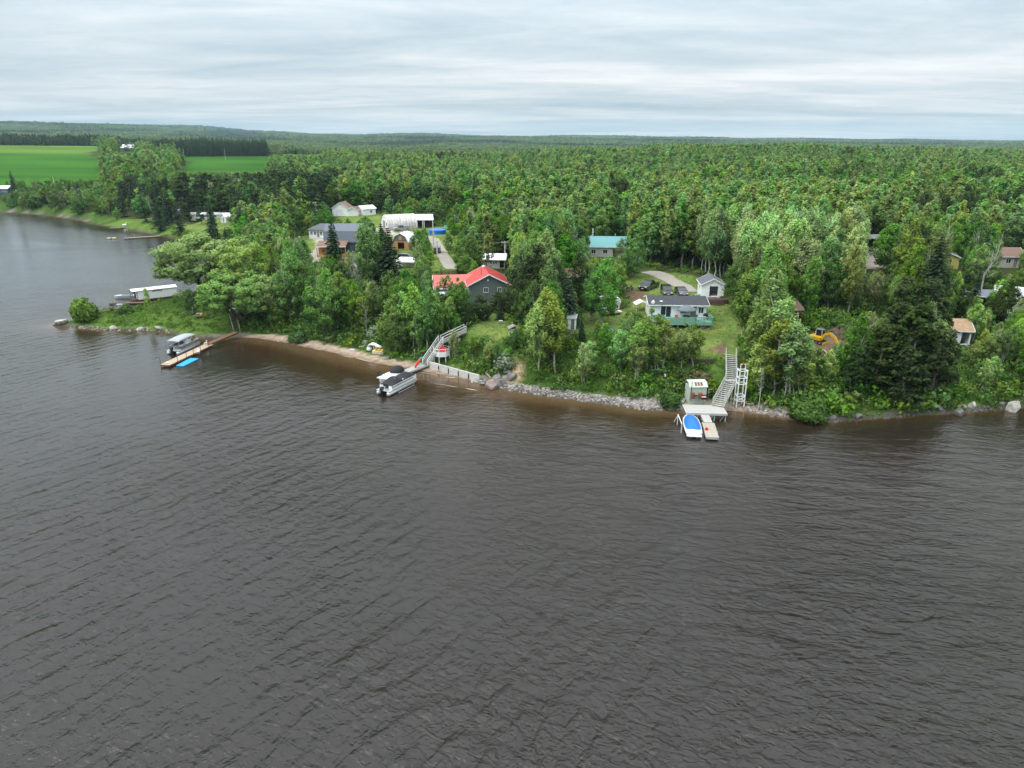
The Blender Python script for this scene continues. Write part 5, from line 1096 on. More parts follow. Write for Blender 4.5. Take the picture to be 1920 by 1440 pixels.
    for i in range(nseg+1):
        x = -Lq/2+Lq*i/nseg; b_ = .10*(1 if i % 4 in (1, 2) else 0)
        rings.append([(x, -(rq+b_)*math.cos(math.pi*k/18), (hq+b_)*math.sin(math.pi*k/18)**.85) for k in range(19)])
    m = MB(); n = 19; m.add([v for r_ in rings for v in r_], [(i*n+k, i*n+k+1, (i+1)*n+k+1, (i+1)*n+k) for i in range(nseg) for k in range(n-1)]); m.build('shell', 'rusty_metal', q)
    for sx in (-1, 1):
        ew = [(sx*(Lq/2-.05), -(rq-.02)*math.cos(math.pi*k/18), (hq-.02)*math.sin(math.pi*k/18)**.85) for k in range(19)]; m = MB(); m.add(ew+[(a-sx*.1, b, c) for a, b, c in ew], [tuple(range(19)), tuple(range(19, 38))[::-1]]+[(k, 19+k, 19+(k+1) % 19, (k+1) % 19) for k in range(19)]); m.build('end_wall', 'white_metal', q)
    x0 = -Lq/2
    MB().box(x0-.02, x0+.06, -.6, 1.8, .05, 2.6).build('door', 'weathered', q); MB().box(x0-.03, x0+.05, -2.9, -2.1, 1.2, 2.1).build('window', 'glass', q)
    p = G(790, 428); q = thing('carport', 'open carport with white metal roof beside the arched hut', 'carport', (p[0]+.3, p[1]+3, p[2]), R(4))
    rf = MB(); rf.add([(-3.6, -2.8, 2.7), (3.8, -2.8, 2.7), (3.4, 3.2, 4.1), (-3.6, 3.2, 4.1), (-3.6, -2.8, 2.82), (3.8, -2.8, 2.82), (3.4, 3.2, 4.22), (-3.6, 3.2, 4.22)], [(0,3,2,1),(4,5,6,7),(0,1,5,4),(1,2,6,5),(2,3,7,6),(3,0,4,7)]); rf.build('roof', 'white_metal', q)
    for x in (-3.4, 0, .5, 3.5): MB().box(x-.1, x+.1, -2.7, -2.5, -.3, 2.7).build('post', 'white_paint', q)
    MB().box(-3.5, 3.5, 2.9, 3.1, -.3, 4.0).build('back_wall', 'dark_wood', q); MB().box(-3.5, -3.35, -2.4, 2.9, -.3, 2.8).build('side_wall', 'galvanised', q)
    # orange and dark gambrel shed
    p = G(756, 468); W = 4.8; gam = [(-W/2, 2.3), (-W/2+.75, 3.7), (0, 4.5), (W/2-.75, 3.7), (W/2, 2.3)]
    sh_ = building('gambrel_shed', 'gambrel shed with white roof, orange wood front and open door', (p[0], p[1]+2.6, p[2]), R(74), 5.0, W, 2.3, 2.2, 'timber', 'white_metal', [('opening', 'west', .1, .05, 2.0, 1.9)], profile=gam, cat='shed', trim='white_metal', ov=.25)
    m = MB(); m.add([(-2.53, a, b) for a, b in [(-2.2, 2.45), (-1.7, 3.6), (0, 4.35), (1.7, 3.6), (2.2, 2.45)]]+[(-2.6, a, b) for a, b in [(-2.2, 2.45), (-1.7, 3.6), (0, 4.35), (1.7, 3.6), (2.2, 2.45)]], [(0,1,2,3,4),(9,8,7,6,5)]+[(k, 5+k, 5+(k+1) % 5, (k+1) % 5) for k in range(5)]); m.build('gable_cladding', 'shingle_grey', sh_)
    MB().box(-2.66, -2.6, -.45, .45, 2.6, 3.7).build('loft_door', 'timber', sh_)
    # white party tent roof, trailers
    p = G(762, 503); c = thing('party_tent', 'bright white tent roof in the gravel yard', 'tent', (p[0], p[1]+1.5, p[2]), R(-8))
    m = MB(); m.add([(-2.6, -1.6, 1.5), (2.6, -1.6, 1.5), (2.6, 1.6, 1.5), (-2.6, 1.6, 1.5), (-1.6, 0, 2.5), (1.6, 0, 2.5)], [(0,1,5,4),(1,2,5),(2,3,4,5),(3,0,4)]); m.build('roof', 'gelcoat', c)
    for x in (-2.5, 2.5):
        for y in (-1.5, 1.5): MB().tube([(x, y, -.2), (x, y, 1.5)], .04, 6).build('pole', 'white_paint', c)
    MB().box(-2.5, 2.5, 1.46, 1.5, .1, 1.45).build('side_wall', 'gelcoat', c)
    # far side of the bay
    p = G(424, 417); building('white_cottage', 'tiny white gabled cottage on the bay lawn', (p[0], p[1]+1.5, p[2]), R(60), 4.0, 3.2, 2.3, 1.3, 'white_siding', 'white_metal', [('door', 'west', .3, .1, .8, 1.8), ('window', 'west', -.8, 1, .5, .7)], cat='cottage')
    p = G(318, 405); building('mobile_home', 'white mobile home behind dark conifers by the bay', (p[0], p[1]+2, p[2]), R(0), 9.5, 3.6, 2.6, .6, 'white_siding', 'white_metal', [('window', 'front', u_, 1, 1, .8) for u_ in (-3, 0, 3)], cat='mobile home')
    p = G(392, 412); building('mobile_home', 'long low mobile home half hidden by conifers', (p[0], p[1]+2, p[2]), R(-3), 16, 3.8, 2.2, .5, 'cream_siding', 'galvanised', [('window', 'front', u_, 1, 1, .8) for u_ in (-5, -1, 3, 6)], cat='mobile home')
    p = G(3, 364); building('blue_house', 'blue-grey house with white roof on the far bay shore', (p[0], p[1]+3, p[2]), R(-4), 9, 6, 2.8, 1.5, 'satin_blue', 'white_metal', [('window', 'front', 1, 1, 1, 1), ('window', 'front', 3, 1, 1, 1)])
    p = G(469, 506); building('grey_cabin', 'low cabin with grey metal roof behind the willows', (p[0], p[1]+2, p[2]), R(-6), 5.0, 4.0, 2.2, .9, 'weathered', 'galvanised', [('window', 'front', 0, 1, .9, .8)], cat='cabin', ribs=.5)
    p = G(240, 285); building('farm_barn', 'white-roofed barn standing at the edge of the green field', (p[0], p[1]+6, p[2]), R(-10), 19, 11, 5.0, 4.0, 'weathered', 'white_metal', [('window', 'front', 0, 1.2, 3, 2.4), ('window', 'front', 6, 1.2, 2, 1.6)], cat='barn')
    p = G(205, 286); building('farmhouse', 'small grey farmhouse under the trees beside the barn', (p[0], p[1]+4, p[2]), R(15), 9, 8, 4.5, 3, 'white_siding', 'shingle_grey', [('window', 'front', -2, 1, 1.2, 1.4), ('window', 'front', 2, 1, 1.2, 1.4)])
    p = P(563, 288.5, 16); building('field_barn', 'white-roofed shed far off in the pale field', (p[0], p[1], hz(p[0], p[1])), 0, 12, 8, 3, 2, 'weathered', 'white_metal', [('window', 'front', 0, 1, 2, 1.5)], cat='barn')
    # on the wooded side
    p = G(1492, 606); q = thing('gazebo', 'small dark red gazebo with pointed shingle roof', 'gazebo', (p[0], p[1]+1.2, p[2]), .2)
    hexa = lambda r, z, o_=0: [(r*math.cos(math.pi*k/3+o_), r*math.sin(math.pi*k/3+o_), z) for k in range(6)]
    MB().loft([hexa(1.75, 2.15), hexa(1.78, 2.28), hexa(.06, 4.0)]).build('roof', 'shingle_brown', q); MB().loft([hexa(1.45, -.4), hexa(1.45, .1)]).build('floor', 'gazebo_red', q)
    for a, b in zip(hexa(1.4, 0), hexa(1.4, 0)[1:]+hexa(1.4, 0)[:1]):
        MB().bar((a[0], a[1], 0), (a[0], a[1], 2.2), .14).build('post', 'gazebo_red', q)
        MB().bar((a[0], a[1], .5), (b[0], b[1], .5), .06, .8).build('panel', 'gazebo_red', q); MB().bar((a[0], a[1], 2.05), (b[0], b[1], 2.05), .08, .2).build('beam', 'gazebo_red', q)
        c = [(a[i]+b[i])/2 for i in range(2)]; MB().bar((c[0], c[1], .9), (c[0], c[1], 1.95), .1).build('mullion', 'white_paint', q)
    p = G(1776, 502); building('yellow_house', 'yellow house with grey roof and two windows among the trees', (p[0], p[1]+3.5, p[2]), R(70), 8.5, 6.4, 2.6, 1.3, 'yellow_siding', 'shingle_grey', [('window', 'west', 1.2, 1.1, .9, .9), ('window', 'west', -1.2, 1.1, .9, .9), ('window', 'front', 1, 1, .9, .9)])
    p = G(1880, 502); building('cream_house', 'cream house with brown shingle roof among the trees', (p[0], p[1]+3, p[2]), R(-6), 9.0, 6.2, 2.7, 1.6, 'cream_siding', 'shingle_brown', [('window', 'front', 1.2, 1.1, 1.0, 1.0), ('door', 'front', 2.8, .1, .9, 1.9), ('window', 'front', -2.2, 1.1, 1.0, 1.0)])
    p = G(1840, 574); building('dark_shed', 'long low shed with dark slate roof under the trees', (p[0], p[1]+1.6, p[2]), R(-14), 5.2, 3.0, 1.9, .8, 'dark_wood', 'barn_roof', [('opening', 'front', 0, .1, 3.0, 1.6)], cat='shed')
    p = G(1912, 578); building('yellow_cabin', 'yellow cabin with overhanging grey roof at the wood edge', (p[0], p[1]+2, p[2]), R(-30), 5.5, 4.2, 2.2, 1.3, 'yellow_siding', 'galvanised', [('window', 'front', -1, 1, .8, .8)], cat='cabin', ov=.7)
    p = G(1796, 648); building('tan_house', 'small house with sandy tan roof behind the pines', (p[0], p[1]+2.6, p[2]), R(-8), 4.4, 4.4, 2.4, 1.3, 'white_siding', 'shingle_tan', [('window', 'front', -.9, .8, 1.2, 1.2), ('opening', 'front', 1.4, .05, 1.2, 2.1)])
    p = G(1632, 462); building('trailer_shed', 'grey shed roof behind the gravel lot', (p[0], p[1]+2, p[2]), R(0), 5, 3.5, 2.3, .7, 'dark_wood', 'galvanised', [('opening', 'front', 0, .1, 3, 1.9)], cat='shed')
    # floating boathouse
    p = P(284, 563); hd = math.atan2(*(P(325, 556)-P(240, 566))[[1, 0]])
    o = thing('boathouse', 'long white floating boathouse with pale metal roof', 'boathouse', (p[0], p[1]+1.4, 0), hd); Lb = 10.0
    MB().box(-Lb/2, Lb/2, -1.5, 1.5, .12, .5).build('float', 'dark_wood', o); MB().box(-Lb/2+1.4, Lb/2, -1.35, 1.35, .5, 2.55).build('wall', 'white_siding', o)
    rf = MB(); rf.add([(-Lb/2+.1, -1.6, 2.6), (Lb/2+.2, -1.6, 2.6), (Lb/2+.2, 0, 2.95), (-Lb/2+.1, 0, 2.95), (Lb/2+.2, 1.6, 2.6), (-Lb/2+.1, 1.6, 2.6), (-Lb/2+.1, -1.6, 2.68), (Lb/2+.2, -1.6, 2.68), (Lb/2+.2, 0, 3.03), (-Lb/2+.1, 0, 3.03), (Lb/2+.2, 1.6, 2.68), (-Lb/2+.1, 1.6, 2.68)], [(6,7,8,9),(9,8,10,11),(0,3,2,1),(3,5,4,2),(0,1,7,6),(5,11,10,4),(0,6,9,3),(3,9,11,5),(1,2,8,7),(2,4,10,8)]); rf.build('roof', 'white_metal', o)
    for k in range(7): MB().box(-.4+k*.33, -.4+k*.33+.22, -1.40, -1.34, 2.1, 2.35).build('window', 'glass', o)
    for x in (-Lb/2+.25,): 
        for y in (-1.4, 1.4): MB().box(x-.05, x+.05, y-.05, y+.05, .5, 2.6).build('post', 'dark_wood', o)
    for k in range(4): MB().box(-Lb/2+1.15, -Lb/2+1.35, -1.2, -.9, .55+.45*k, .75+.45*k).build('shelf', 'dark_wood', o)
buildings()
# ------------------------------------------------------------------ docks, stairs, boats
def hdg(a, b): return math.atan2(b[1]-a[1], b[0]-a[0])
def dock(name, label, A, B, wd, plank, frame, posts=(), board=.26, z2=None, post_h=.9, post_m='weathered', th=.12, cat='dock'):
    A = np.array(A, float); B = np.array(B, float); L_ = np.linalg.norm(B-A); rz = hdg(A, B); pit = math.asin((B[2]-A[2])/L_)
    o = thing(name, label, cat, A, rz); o.rotation_euler = (0, -pit, rz)
    n = int(L_/board); me = MB().box(0, L_/n-.022, -wd/2, wd/2, -.045, 0).me('plank')
    for k in range(n): link('plank', me, plank, o, (k*L_/n, rs.normal(0, .012), rs.normal(0, .004)))
    f = MB()
    for y in (-wd/2+.06, wd/2-.06): f.box(0, L_, y-.05, y+.05, -.045-th*2, -.049)
    f.box(0, .08, -wd/2, wd/2, -.3, -.05); f.box(L_-.08, L_, -wd/2, wd/2, -.3, -.05); f.build('frame', frame, o)
    for x, s in posts: MB().tube([(x, s*(wd/2+.05), -2.2), (x, s*(wd/2+.05), post_h)], .05, 7).build('post', post_m, o)
    return o
def stairs(name, label, A, B, wd, tread, stringer, railm, rails=(1, 1), n=None, open_=True, balusters=True):
    A = np.array(A, float); B = np.array(B, float); L_ = math.hypot(B[0]-A[0], B[1]-A[1]); H = B[2]-A[2]; o = thing(name, label, 'stairs', A, hdg(A, B)); n = n or max(4, int(H/.21))
    me = MB().box(-.16, .16, -wd/2, wd/2, -.05, 0).me('tread')
    for k in range(n): link('tread', me, tread, o, (L_*(k+.5)/n, 0, H*(k+.7)/n))
    for s in (-1, 1):
        y = s*(wd/2+.04); MB().bar((0, y, -.05), (L_, y, H-.05), .07, .28).build('stringer', stringer, o)
        if rails[(s+1)//2]:
            r_ = MB(); r_.bar((0, y, .95), (L_, y, H+.95), .07, .1); r_.bar((0, y, .52), (L_, y, H+.52), .05, .08); r_.build('handrail', railm, o)
            m = max(2, int(L_/1.5))
            for k in range(m+1): a = k/m; MB().bar((L_*a, y, H*a-.1), (L_*a, y, H*a+1.0), .09).build('post', railm, o)
    for k in range(1, 3):
        for s in (-1, 1): x = L_*k/3; g = hz(A[0]+x*math.cos(hdg(A, B)), A[1]+x*math.sin(hdg(A, B))); MB().bar((x, s*wd/2, min(g-A[2]-.3, H*k/3-.4)), (x, s*wd/2, H*k/3), .1).build('leg', stringer, o)
    return o
def outboard(o, x, y, z, m='black_plastic'):
    mb = MB(); mb.loft([[(x+a*sx, y+b*sy, z+.55) for a, b in ((-.3, -.2), (.28, -.2), (.28, .2), (-.3, .2))] for sx, sy in ((1, 1),)]+[[(x+a*.9, y+b*1.0, z+.85) for a, b in ((-.34, -.21), (.3, -.21), (.3, .21), (-.34, .21))], [(x+a*.6, y+b*.7, z+1.05) for a, b in ((-.34, -.21), (.3, -.21), (.3, .21), (-.34, .21))]])
    c = mb.build('outboard_motor', m, o); q = MB(); q.loft([[(x+a, y+b, zz) for a, b in ((-.16*s, -.07), (.14*s, -.07), (.14*s, .07), (-.16*s, .07))] for zz, s in ((z+.56, 1.2), (z, 1), (z-.5, 1))]); q.build('motor_leg', m, c)
    return c
def pontoon(name, label, p, rz, L_=6.8, W=2.5, cover=None, top=None, hullm='aluminium', panelm='canvas_grey'):
    """bow towards +x"""
    o = thing(name, label, 'pontoon boat', p, rz)
    for y in (-W/2+.32, W/2-.32):
        MB().tube([(-L_/2, y, .25), (-L_/2+.1, y, .25), (L_/2-.9, y, .27), (L_/2-.35, y, .34), (L_/2, y, .45)], [.2, .31, .31, .22, .04], 12).build('pontoon', hullm, o, True)
    MB().box(-L_/2+.15, L_/2-.35, -W/2, W/2, .58, .70).build('deck', 'aluminium', o)
    f = [((-L_/2+1.0, -W/2+.06), (L_/2-.55, -W/2+.06)), ((-L_/2+1.0, W/2-.06), (L_/2-.55, W/2-.06)), ((L_/2-.5, -W/2+.1), (L_/2-.5, -.45)), ((L_/2-.5, .45), (L_/2-.5, W/2-.1)), ((-L_/2+.95, -W/2+.1), (-L_/2+.95, -.5)), ((-L_/2+.95, .5), (-L_/2+.95, W/2-.1))]
    for a, b in f:
        MB().bar((a[0], a[1], 1.02), (b[0], b[1], 1.02), .04, .56).build('fence_panel', panelm, o); r_ = MB(); r_.bar((a[0], a[1], 1.34), (b[0], b[1], 1.34), .05); r_.bar((a[0], a[1], .74), (b[0], b[1], .74), .05); r_.build('rail', 'aluminium', o)
    for x, y, lx, ly, bx_ in [(-L_/2+1.5, .6, 1.0, .7, 0), (L_/2-1.3, -W/2+.45, 1.5, .6, 1), (L_/2-1.3, W/2-.45, 1.5, .6, 1), (-L_/2+1.6, -.75, .9, .6, 0)]:
        s = MB().box(x-lx/2, x+lx/2, y-ly/2, y+ly/2, .7, 1.08).build('seat', 'cushion', o)
        if cover is None: sy = -1 if y < 0 else 1; MB().box(x-lx/2, x+lx/2, y+sy*ly/2-.09 if sy > 0 else y-ly/2-.03, y+sy*ly/2+.03 if sy > 0 else y-ly/2+.09, 1.0, 1.5).build('backrest', 'cushion', s)
    cs = MB(); cs.loft([[(x+.1, y, z) for x, y in ((-.3, -.95), (.35, -.95), (.35, -.25), (-.3, -.25))] for z in (.7, 1.2)]+[[(x+.1, y, 1.5) for x, y in ((0, -.9), (.3, -.9), (.3, -.3), (0, -.3))]]); cs.build('console', 'gelcoat', o)
    outboard(o, -L_/2-.1, 0, .35)
    if top:
        n = 11; m = MB(); v = []
        x0, x1 = -L_/2+.4, L_/2-1.2
        for i in range(9):
            x = x0+(x1-x0)*i/8; e = math.sin(math.pi*i/8)**.5
            for k in range(n): y = -W/2+.05+(W-.1)*k/(n-1); v.append((x, y, 2.25+.16*e+.32*(1-(2*k/(n-1)-1)**2)**.6*(.55+.45*e)))
        nv = len(v); v += [(a, b, c-.05) for a, b, c in v]
        fc = [(i*n+k, i*n+k+1, (i+1)*n+k+1, (i+1)*n+k) for i in range(8) for k in range(n-1)]; fc += [tuple(nv+q for q in f_[::-1]) for f_ in fc]
        for i in range(8): fc += [(i*n, (i+1)*n, nv+(i+1)*n, nv+i*n), (i*n+n-1, nv+i*n+n-1, nv+(i+1)*n+n-1, (i+1)*n+n-1)]
        for k in range(n-1): fc += [(k, nv+k, nv+k+1, k+1), (8*n+k, 8*n+k+1, nv+8*n+k+1, nv+8*n+k)]
        m.add(v, fc); m.build('bimini_top', top, o, True)
        for y in (-W/2+.08, W/2-.08):
            for a, b in ((x0+.1, x0+.1), (x1-.1, x1-.1), (0, x0+1.2), (0, x1-1.2)): MB().tube([(a, y, 1.34), (b, y, 2.3)], .028, 6).build('pole', 'aluminium', o)
    if cover:
        n = 13; v = []; xs = np.linspace(-L_/2+.9, L_/2-.45, 15)
        for x in xs:
            u = (x-xs[0])/(xs[-1]-xs[0]); pk = .85*math.exp(-((u-.28)/.17)**2)+.6*math.exp(-((u-.78)/.16)**2)
            for k in range(n):
                s = 2*k/(n-1)-1; taper = 1 if u < .8 else 1-.22*((u-.8)/.2)**2
                z = 1.36+pk*max(0, 1-abs(s)**1.6)+.05*(1-s*s) if abs(s) < .999 else 1.12
                v.append((x, s*(W/2+.01)*taper, z))
        m = MB(); m.add(v, [(i*n+k, i*n+k+1, (i+1)*n+k+1, (i+1)*n+k) for i in range(14) for k in range(n-1)]); m.build('cover', cover, o, True)
        for sx in (-1, 1): MB().tube([(xs[0]+1.8, sx*.75, 1.4), (xs[0]+1.4, sx*.6, 2.25)], .03, 6).build('support_pole', 'aluminium', o)
    return o
PATHS = [([G(962, 682), G(975, 714)], 1.3), ([G(920, 726), G(960, 722)], 1.8)]
def lakeside():
    # --- wooden dock at the point
    A = P(309, 684, .45); B = P(392, 645, .45)
    L_ = np.linalg.norm(B-A)
    dock('wooden_dock', 'long tan plank dock with iron pipe posts beside the canopied pontoon boat', A, B, 1.75, 'dock_wood', 'brown_wood', [(.2, 1), (2.2, -1), (L_*.36, -1), (L_*.52, -1), (L_*.68, -1), (L_*.88, -1), (L_*.8, 1)], post_h=1.05, post_m='brown_wood')
    C = P(443, 622, 1.25); Dk = B+np.array([0, 0, .12]); Dk[:2] += (C-B)[:2]/np.linalg.norm((C-B)[:2])*(-.4)
    dock('gangway', 'sloping brown plank gangway from the stairs to the wooden dock', Dk, C, 1.15, 'brown_wood', 'dark_wood', cat='gangway')
    top = G(437, 600); top = np.array([P(437, 598, top[2])[0], P(437, 598, top[2])[1], top[2]+.1]); S0 = C+np.array([0, .3, 0])
    stairs('brown_stairs', 'steep dark brown stairs from the gangway up the willow bank', S0, top, 1.1, 'dark_wood', 'dark_wood', 'weathered'); PATHS.append(([S0, top], 1.3)); PATHS.append(([B, C], 1.2))
    for a, b, lb in ((372, 666, 'white plastic chair standing on the tan plank dock'), (386, 650, 'white plastic chair close to the gangway foot')):
        p = P(a, b-3, .46); c = thing('plastic_chair', lb, 'chair', p, rs.uniform(0, 6)); MB().box(-.22, .22, -.22, .22, .4, .45).build('seat', 'gelcoat', c); MB().box(-.22, .22, .2, .25, .45, .9).build('backrest', 'gelcoat', c)
        for x in (-.19, .19):
            for y in (-.19, .19): MB().box(x-.025, x+.025, y-.025, y+.025, 0, .4).build('leg', 'gelcoat', c)
    p = P(314, 681, .46); c = MB().ell((0, 0, .12), (.3, .3, .12), 12, 4); tag(c.build('life_ring', 'gelcoat', None, True, tuple(p)), 'white coiled float lying on the dock end', 'float')
    hd = hdg(A, B)
    p = P(346, 655); pontoon('pontoon_boat', 'pontoon boat under a grey canopy moored at the tan plank dock', (p[0], p[1], 0), hd, 7.0, 2.5, top='canvas_grey', panelm='canvas_slate')
    q = [P(*a) for a in ((330, 686.5), (344, 687.5), (373, 673), (357, 672))]; m = MB(); m.add([(*a[:2], .03) for a in q]+[(*a[:2], .10) for a in q], [(0,3,2,1),(4,5,6,7),(0,1,5,4),(1,2,6,5),(2,3,7,6),(3,0,4,7)]); tag(m.build('floating_mat', 'blue_mat'), 'bright blue floating mat beside the tan plank dock', 'mat')
    # little shed at the stair head, picnic platform
    p = G(439, 599); building('bank_shed', 'tiny grey shed with dark doorway at the head of the brown stairs', (p[0], p[1]+1.4, p[2]-.1), R(80), 1.6, 1.4, 1.75, .4, 'weathered', 'galvanised', [('opening', 'west', 0, .02, .75, 1.6)], cat='shed', ov=.12)
    p = G(376, 597); o = thing('picnic_platform', 'low reddish wooden platform on the grassy point', 'platform', (p[0], p[1]+1, p[2]+.45), .1)
    me = MB().box(0, .26, -1.2, 1.2, -.05, 0).me('plank')
    for k in range(10): link('plank', me, 'brown_wood', o, (-1.4+k*.28, 0, 0))
    for x in (-1.3, 1.3):
        for y in (-1.1, 1.1): MB().box(x-.07, x+.07, y-.07, y+.07, -1.0, -.05).build('post', 'dark_wood', o)
    for x, c, lb in ((-.9, 'blue_cover', 'blue cooler on the picnic platform'), (-.2, 'yellow_plastic', 'yellow toy bin on the picnic platform'), (.6, 'yellow_plastic', 'second yellow bin beside the red cushion')):
        b = thing('storage_bin', lb, 'bin', (p[0]+x, p[1]+1, p[2]+.45), 0); MB().box(-.25, .25, -.18, .18, 0, .32).build('tub', c, b); MB().box(-.27, .27, -.2, .2, .32, .38).build('lid', 'cream', b)
    # --- beach in the middle
    A = P(753, 699, .55); B = P(777, 688, .55); C = P(797, 682, .75)
    dock('aluminium_dock', 'pale grey dock reaching out to the black-covered pontoon boat', A, C, 1.5, 'grey_wood', 'aluminium', [(.4, -1), (3.5, 1)], post_h=.05)
    S0 = P(797, 684, .75); g1 = G(828, 640); S1 = np.array([*P(827, 641, 4.0)[:2], 4.0]); top = G(874, 619); S2 = np.array([*P(872, 620, top[2]+.1)[:2], top[2]+.1])
    stairs('beach_stairs', 'white-railed wooden stairs climbing from the beach dock', S0, S1, 1.15, 'weathered', 'grey_wood', 'white_paint'); PATHS.append(([S0, S1, S2], 1.3))
    stairs('upper_stairs', 'upper white-railed stairs reaching the lawn of the red-roofed house', S1+np.array([.1, .1, 0]), S2, 1.15, 'weathered', 'grey_wood', 'white_paint', n=12)
    q = (S1+S0)/2
    p = G(828, 680); o = thing('lookout_deck', 'small white-panelled octagonal lookout deck on posts beside the beach stairs', 'deck', (p[0], p[1]+.4, p[2]), .2); r_ = 1.42; zf = max(1.2, ztop(p, 672))
    oct_ = [(r_*math.cos(math.pi*(k+.5)/4), r_*math.sin(math.pi*(k+.5)/4)) for k in range(8)]
    MB().slab(oct_, zf-.12, zf).build('floor', 'grey_wood', o)
    for a, b in zip(oct_, oct_[1:]+oct_[:1]):
        MB().bar((a[0], a[1], -.6), (a[0], a[1], zf+1.25), .09).build('post', 'white_paint', o); MB().bar((a[0]*1.02, a[1]*1.02, zf+.38), (b[0]*1.02, b[1]*1.02, zf+.38), .04, .86).build('panel', 'white_paint', o); MB().bar((a[0], a[1], zf+1.22), (b[0], b[1], zf+1.22), .07, .08).build('rail', 'white_paint', o)
    t = thing('red_tent', 'bright red play tent standing on the lookout deck', 'tent', (p[0], p[1]+.4, p[2]+zf+.01), .5)
    m = MB(); b4 = [(-.8, -.8, 0), (.8, -.8, 0), (.8, .8, 0), (-.8, .8, 0)]; m.loft([[(a*s, b*s, z) for a, b, _ in b4] for s, z in ((1, 0), (.96, .7), (.62, 1.15), (.06, 1.62))]); m.build('canopy', 'red_fabric', t); MB().cbox((.5, -.45, 1.2), (.3, .06, .25)).build('flap', 'yellow_plastic', t)
    # towels / float on the stair foot
    for a, b, c, lb in ((786, 679, 'teal_cloth', 'teal inflatable leaning on the beach stairs'), (783, 684, 'red_fabric', 'red inflatable at the foot of the beach stairs')):
        p = P(a, b, 1.1); m = MB(); m.tube([(-.7, 0, -.3), (-.3, 0, .1), (.4, 0, .5), (.8, 0, .8)], [.1, .2, .22, .08], 8); tag(m.build('inflatable', c, None, True, tuple(p), (0, 0, hdg(S0, S1)+.2)), lb, 'inflatable')
    # concrete wall in panels
    W0 = G(806, 690); W1 = G(899, 716); W0 = np.array([*W0[:2], 0]); W1 = np.array([*W1[:2], 0]); L_ = np.linalg.norm(W1-W0)
    o = thing('retaining_wall', 'low white concrete retaining wall behind the beach', 'wall', W0, hdg(W0, W1)); n = 5
    for k in range(n): MB().box(k*L_/n+.015, (k+1)*L_/n-.015, -.12, .12, -.3, 1.32-.05*k).build('panel', 'concrete', o)
    for k in range(1, n): MB().box(k*L_/n-.07, k*L_/n+.07, -.22, -.125, -.3, 1.1-.05*k).build('post', 'steel_dark', o)
    PATHS.append(([W0, W1], .9))
    # pontoon boat with black cover on its lift
    p = P(746, 728); s = P(719, 741); b = P(774, 713); hd = hdg(s, b)
    pontoon('pontoon_boat', 'pontoon boat under a black peaked cover beside the grey dock', (p[0], p[1], .1), hd, np.linalg.norm(b-s)*1.0, 2.5, cover='cover_black', panelm='white_paint')
    o = thing('boat_lift', 'slim aluminium lift frame around the black-covered pontoon boat', 'boat lift', (p[0], p[1], 0), hd)
    for y in (-1.55,):
        MB().bar((-1.9, y, .12), (2.2, y, .12), .08).build('beam', 'aluminium', o)
        for x in (-1.9, 2.2): MB().bar((x, y, -1.2), (x, y, .95), .08).build('post', 'aluminium', o)
    # second boat with black cover and white swim deck behind it
    p = P(737, 713); o = thing('runabout', 'small boat with domed black cover and white sun deck behind the black-covered pontoon', 'boat', (p[0], p[1]+.8, 0), hd)
    secs = [(-2.6, .95, .55), (-1.2, 1.05, .6), (.6, 1.05, .65), (1.8, .7, .75), (2.6, .05, .85)]
    MB().loft([[(x, -w_, h_+.3), (x, -w_*.85, -.1), (x, 0, -.25), (x, w_*.85, -.1), (x, w_, h_+.3)] for x, w_, h_ in secs]).build('hull', 'gelcoat', o, True)
    MB().box(-3.2, -.2, -.95, .95, .92, 1.02).build('sun_deck', 'gelcoat', o); MB().ell((1.0, 0, .95), (1.5, 1.02, .95), 16, 6, top=True).build('cover', 'cover_black', o, True); outboard(o, -2.3, 1.0, .8)
    # slide, pedal boat, little steps, slab
    PATHS.append(([G(690, 660), G(720, 668)], 2.4)); PATHS.append(([G(695, 664), G(715, 672)], 2.4))
    p = G(701, 660); o = thing('water_slide', 'white plastic water slide lying at the back of the beach', 'slide', p, R(-15))
    m = MB(); pts = [(-1.0, 0, .25), (-.95, 0, .9), (-.5, 0, 1.35), (.2, 0, 1.3), (.9, 0, 1.0), (1.4, 0, .8)]
    m.loft([[(x, -.42, z+.2), (x, -.4, z-.1), (x, .4, z-.1), (x, .42, z+.2), (x, .34, z+.2), (x, .32, z-.02), (x, -.32, z-.02), (x, -.34, z+.2)] for x, y, z in pts]); m.build('chute', 'gelcoat', o, True); MB().ell((-.85, 0, .45), (.5, .55, .45), 12, 6).build('base', 'gelcoat', o, True)
    for x in (.2, 1.2): MB().bar((x, -.3, 0), (x, -.3, 1.0), .07).build('leg', 'gelcoat', o); MB().bar((x, .3, 0), (x, .3, 1.0), .07).build('leg', 'gelcoat', o)
    p = G(710, 664); o = thing('pedal_boat', 'yellow and cream pedal boat pulled up on the sand', 'pedal boat', (p[0], p[1], p[2]), R(-14))
    MB().loft([[(x, -.62*w_, .62), (x, -.5*w_, .05), (x, .5*w_, .05), (x, .62*w_, .62)] for x, w_ in ((-1.05, .8), (-.7, 1), (.7, 1), (1.05, .75))]).build('hull', 'cream', o)
    for y in (-.3, .3): s = MB().box(-.3, .25, y-.22, y+.22, .62, .8).build('seat', 'yellow_plastic', o); MB().box(-.42, -.3, y-.22, y+.22, .7, 1.15).build('backrest', 'yellow_plastic', s)
    MB().ell((.75, 0, .72), (.3, .5, .22), 10, 4).build('bow', 'yellow_plastic', o, True); MB().bar((.35, 0, .62), (.35, 0, 1.0), .06).build('tiller', 'black_plastic', o)
